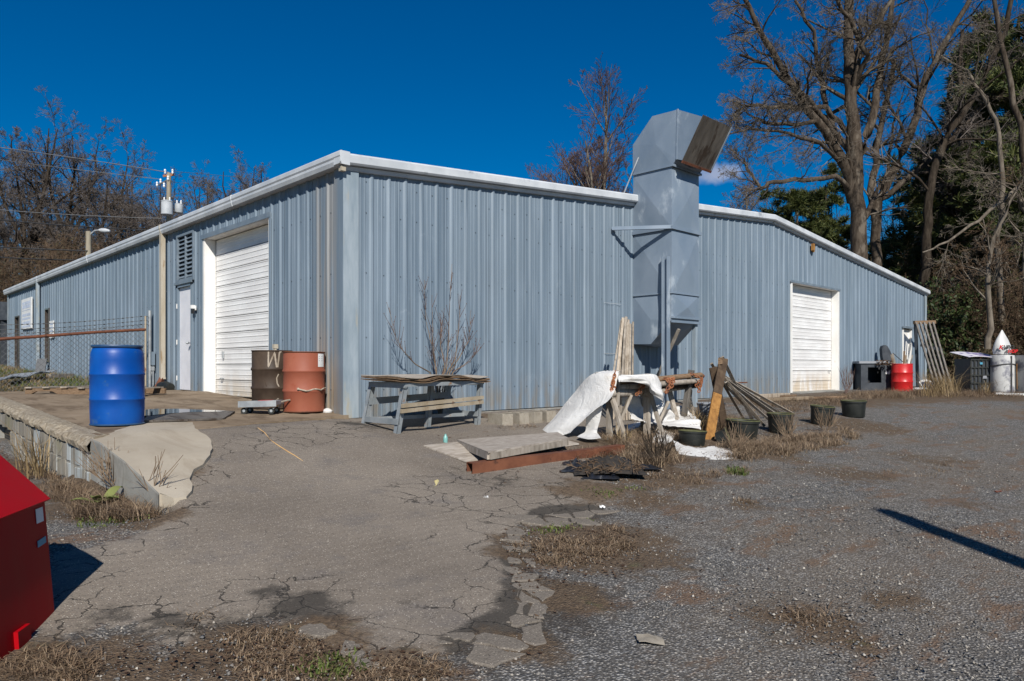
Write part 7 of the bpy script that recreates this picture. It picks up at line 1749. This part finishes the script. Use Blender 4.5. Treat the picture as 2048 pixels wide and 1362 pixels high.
for i, (px, Y, w_, h_, lab) in enumerate(((1955, 32, 4, 4.8, 'tall brown thicket behind the black pallet box'), (2010, 30.5, 4, 4.4, 'brown thicket behind the white tote'), (2070, 29.5, 4, 4.6, 'brown thicket at the right edge of the picture'), (1870, 35, 5, 6.0, 'brown brush rising beside the warehouse corner'), (1990, 36, 6, 7.0, 'dim tall brush deep in the wood'), (1925, 39, 6, 8.0, 'dim brush behind the evergreen bush'), (2080, 36, 6, 7.5, 'dim brush deep behind the right edge'), (1790, 40, 6, 7.2, 'brush rising behind the right roof slope'), (1700, 44, 6, 7.6, 'brush at the foot of the huge bare tree'))):
    thicket(lab, far(px, Y), (w_, 3, h_), i, G)
LBG = 'brown brush behind the warehouse at left'
for i, (px, Y, w_, h_, lab) in enumerate(((-20, 36, 7, 7.0, 'brown brush at the left edge behind the warehouse'), (50, 40, 8, 8.4, 'brown brush left of the street lamp'), (120, 43, 8, 8.6, 'brown brush below the street lamp arm'), (190, 46, 8, 9.2, 'brown brush between street lamp and utility pole'), (265, 50, 9, 9.8, 'brown brush left of the utility pole'), (330, 56, 9, 10.6, 'brown brush right of the utility pole'))):
    thicket(lab, far(px, Y), (w_, 4, h_), i+1, LBG)

# ------------------------------------------------------------------ wood floor far behind, dim mass that reads as one
rng = np.random.default_rng(77); L_ = []
Ps = []; Rs = []
for i in range(250):
    px = rng.uniform(1500, 2300) if i < 160 else rng.uniform(-300, 640); Y = rng.uniform(52, 75) if i < 160 else rng.uniform(80, 120); b_ = far(px, Y); h = rng.uniform(6, 15); P, R = trunk_path(h, (rng.normal(0, .05), rng.normal(0, .05)), rng.uniform(.05, .14), .02, 6, i, .05); Ps.append(np.array(P)+np.array(b_)); Rs.append(R)
Ps = np.array(Ps); Rs = np.array(Rs); parts = [tubes_batch(Ps, Rs, 4)]; cur = (Ps, Rs)
for m_, l_ in ((10, .28), (5, .5), (3, .6)):
    Q, RR = children(*cur, m_, .15, 1, (25, 65), l_, rng, .08, .2, 3 if l_ < .4 else 2, .5); RR = np.maximum(RR, .012); parts.append(tubes_batch(Q, RR, 3)); cur = (Q, RR)
V, F = merge(parts); o = raw_obj('distant_wood', V, F, MAT['bark']); tag(o, kind='stuff')

# ------------------------------------------------------------------ utility pole, wires, street lamp, shed
Yp = 38.0
pb0 = far(336, Yp); up_ = thing('utility_pole', 'wooden utility pole with two grey transformers behind the roof', 'utility pole', pb0)
ptop = Vector(at(338, 346, Yp))
MB().tube([pb0, Vector((pb0.x, pb0.y, pb0.z+5)), Vector((ptop.x, ptop.y, ptop.z))], [.17, .15, .11], 12).build('pole', MAT['pole'], up_, smooth=True)
MB().beam(at(326, 352, Yp-.1), at(348, 349, Yp+.05), .09, .12).build('crossarm', MAT['rustlite'], up_)
def can(px, py0, py1, wpx, Y):
    c = Vector(at(px, py1, Y)); r = wpx/2/1434*Y; h = Vector(at(px, py0, Y)).z-c.z
    b = MB().lathe([(r*.9, 0), (r, .03), (r, h*.92), (r*1.06, h*.93), (r*1.06, h*.97), (r*.8, h*1.03), (.001, h*1.05)], 20, c).build('transformer', MAT['trafo'], up_, smooth=True)
    for q in (-.5, .5): MB().lathe([(.03, 0), (.045, .03), (.03, .06), (.045, .09), (.03, .12), (.045, .15), (.02, .2), (.001, .2)], 8, c+R3*r*q+Vector((0, 0, h))).build('bushing', MAT['white'], b)
can(334, 402, 430, 22, Yp-.5); can(358, 408, 426, 16, Yp+.4)
for i, (x, y) in enumerate(((330, 343), (345, 343), (314, 368), (321, 362), (328, 370), (336, 356))):
    c = Vector(at(x, y, Yp-.15)); MB().lathe([(.03, -.12), (.06, -.06), (.035, 0), (.06, .06), (.03, .12), (.001, .12)], 8, c).build('insulator', MAT['white'], up_)
MB().beam(at(313, 372, Yp-.15), at(342, 356, Yp), .06, .06).build('cutout_bracket', MAT['darkgrey'], up_)
MB().tube([at(340, 360, Yp-.1), at(344, 385, Yp-.2), at(340, 402, Yp-.4)], .012, 5).build('lead', MAT['cabledark'], up_)
wl = [('top pale power line running left from the crossarm', [(-40, 290, 30), (150, 316, 34), (338, 345, Yp)], 'cable', .02), ('second pale power line below the top one', [(-40, 314, 30), (120, 335, 34), (318, 358, Yp)], 'cable', .016), ('pale cable at the height of the transformer bottoms', [(-40, 416, 30), (150, 430, 34), (336, 437, Yp)], 'cable', .017),
      ('thick bundled cable second from bottom left of the pole', [(-40, 436, 30), (150, 452, 34), (336, 462, Yp)], 'cabledark', .026), ('dark cable passing the street lamp arm', [(-40, 492, 30), (80, 498, 32), (180, 502, 34)], 'cabledark', .03), ('lowest dark cable at far left', [(-40, 512, 30), (70, 518, 32), (150, 520, 34)], 'cabledark', .028),
      ('thin line running right from the pole over the roof', [(346, 343, Yp), (430, 350, Yp+6), (560, 362, Yp+16)], 'cable', .013), ('lower thin line running right from the pole', [(342, 364, Yp), (430, 372, Yp+6), (520, 380, Yp+14)], 'cable', .010)]
for lab, pts, mt, r in wl:
    P = [Vector(at(*p)) for p in pts]; Q = []
    for i in range(13):
        t = i/12; Q.append(P[0]*(2*(t-.5)*(t-1))+P[1]*(4*t*(1-t))+P[2]*(2*t*(t-.5)))
    tag(MB().tube(Q, r, 5).build('power_line', MAT[mt], None, org=Q[0]), lab, 'cable', 'overhead power lines')
Ysl = 34.0; lb = far(178, Ysl); sl = thing('street_lamp', 'street lamp with curved arm on a pale wooden pole', 'street lamp', lb)
MB().tube([lb, at(177, 463, Ysl)], [.16, .12], 10).build('pole', MAT['pole'], sl, smooth=True)
MB().tube([at(178, 478, Ysl), at(182, 467, Ysl), at(190, 461, Ysl), at(200, 460, Ysl)], .035, 8).build('arm', MAT['galv'], sl, smooth=True)
m = MB(); q = Vector(at(198, 460, Ysl)); e = Vector(at(220, 462, Ysl)); d = (e-q)
m.tube([q, q+d*.25, q+d*.6, e], [.05, .10, .11, .05], 10); m.build('lamp_head', MAT['trafo'], sl, smooth=True)
sh = far(0, 30.0); sd_ = thing('open_shed', 'dark open fronted shed at the left edge past the fence', 'shed', sh)
for px in (-14, 8): MB().beam(far(px, 29.5), at(px, 640, 29.5), .22, .22).build('post', MAT['darkgrey'], sd_)
MB().prism([at(-60, 640, 29.3), at(16, 640, 29.3), at(17, 604, 29.3), at(-60, 600, 29.3)], F3*2.5).build('roof_fascia', MAT['darkgrey'], sd_)
MB().prism([far(-60, 32), far(0, 32), Vector(at(0, 640, 32)), Vector(at(-60, 640, 32))], F3*.2).build('back_wall', MAT['dark'], sd_)
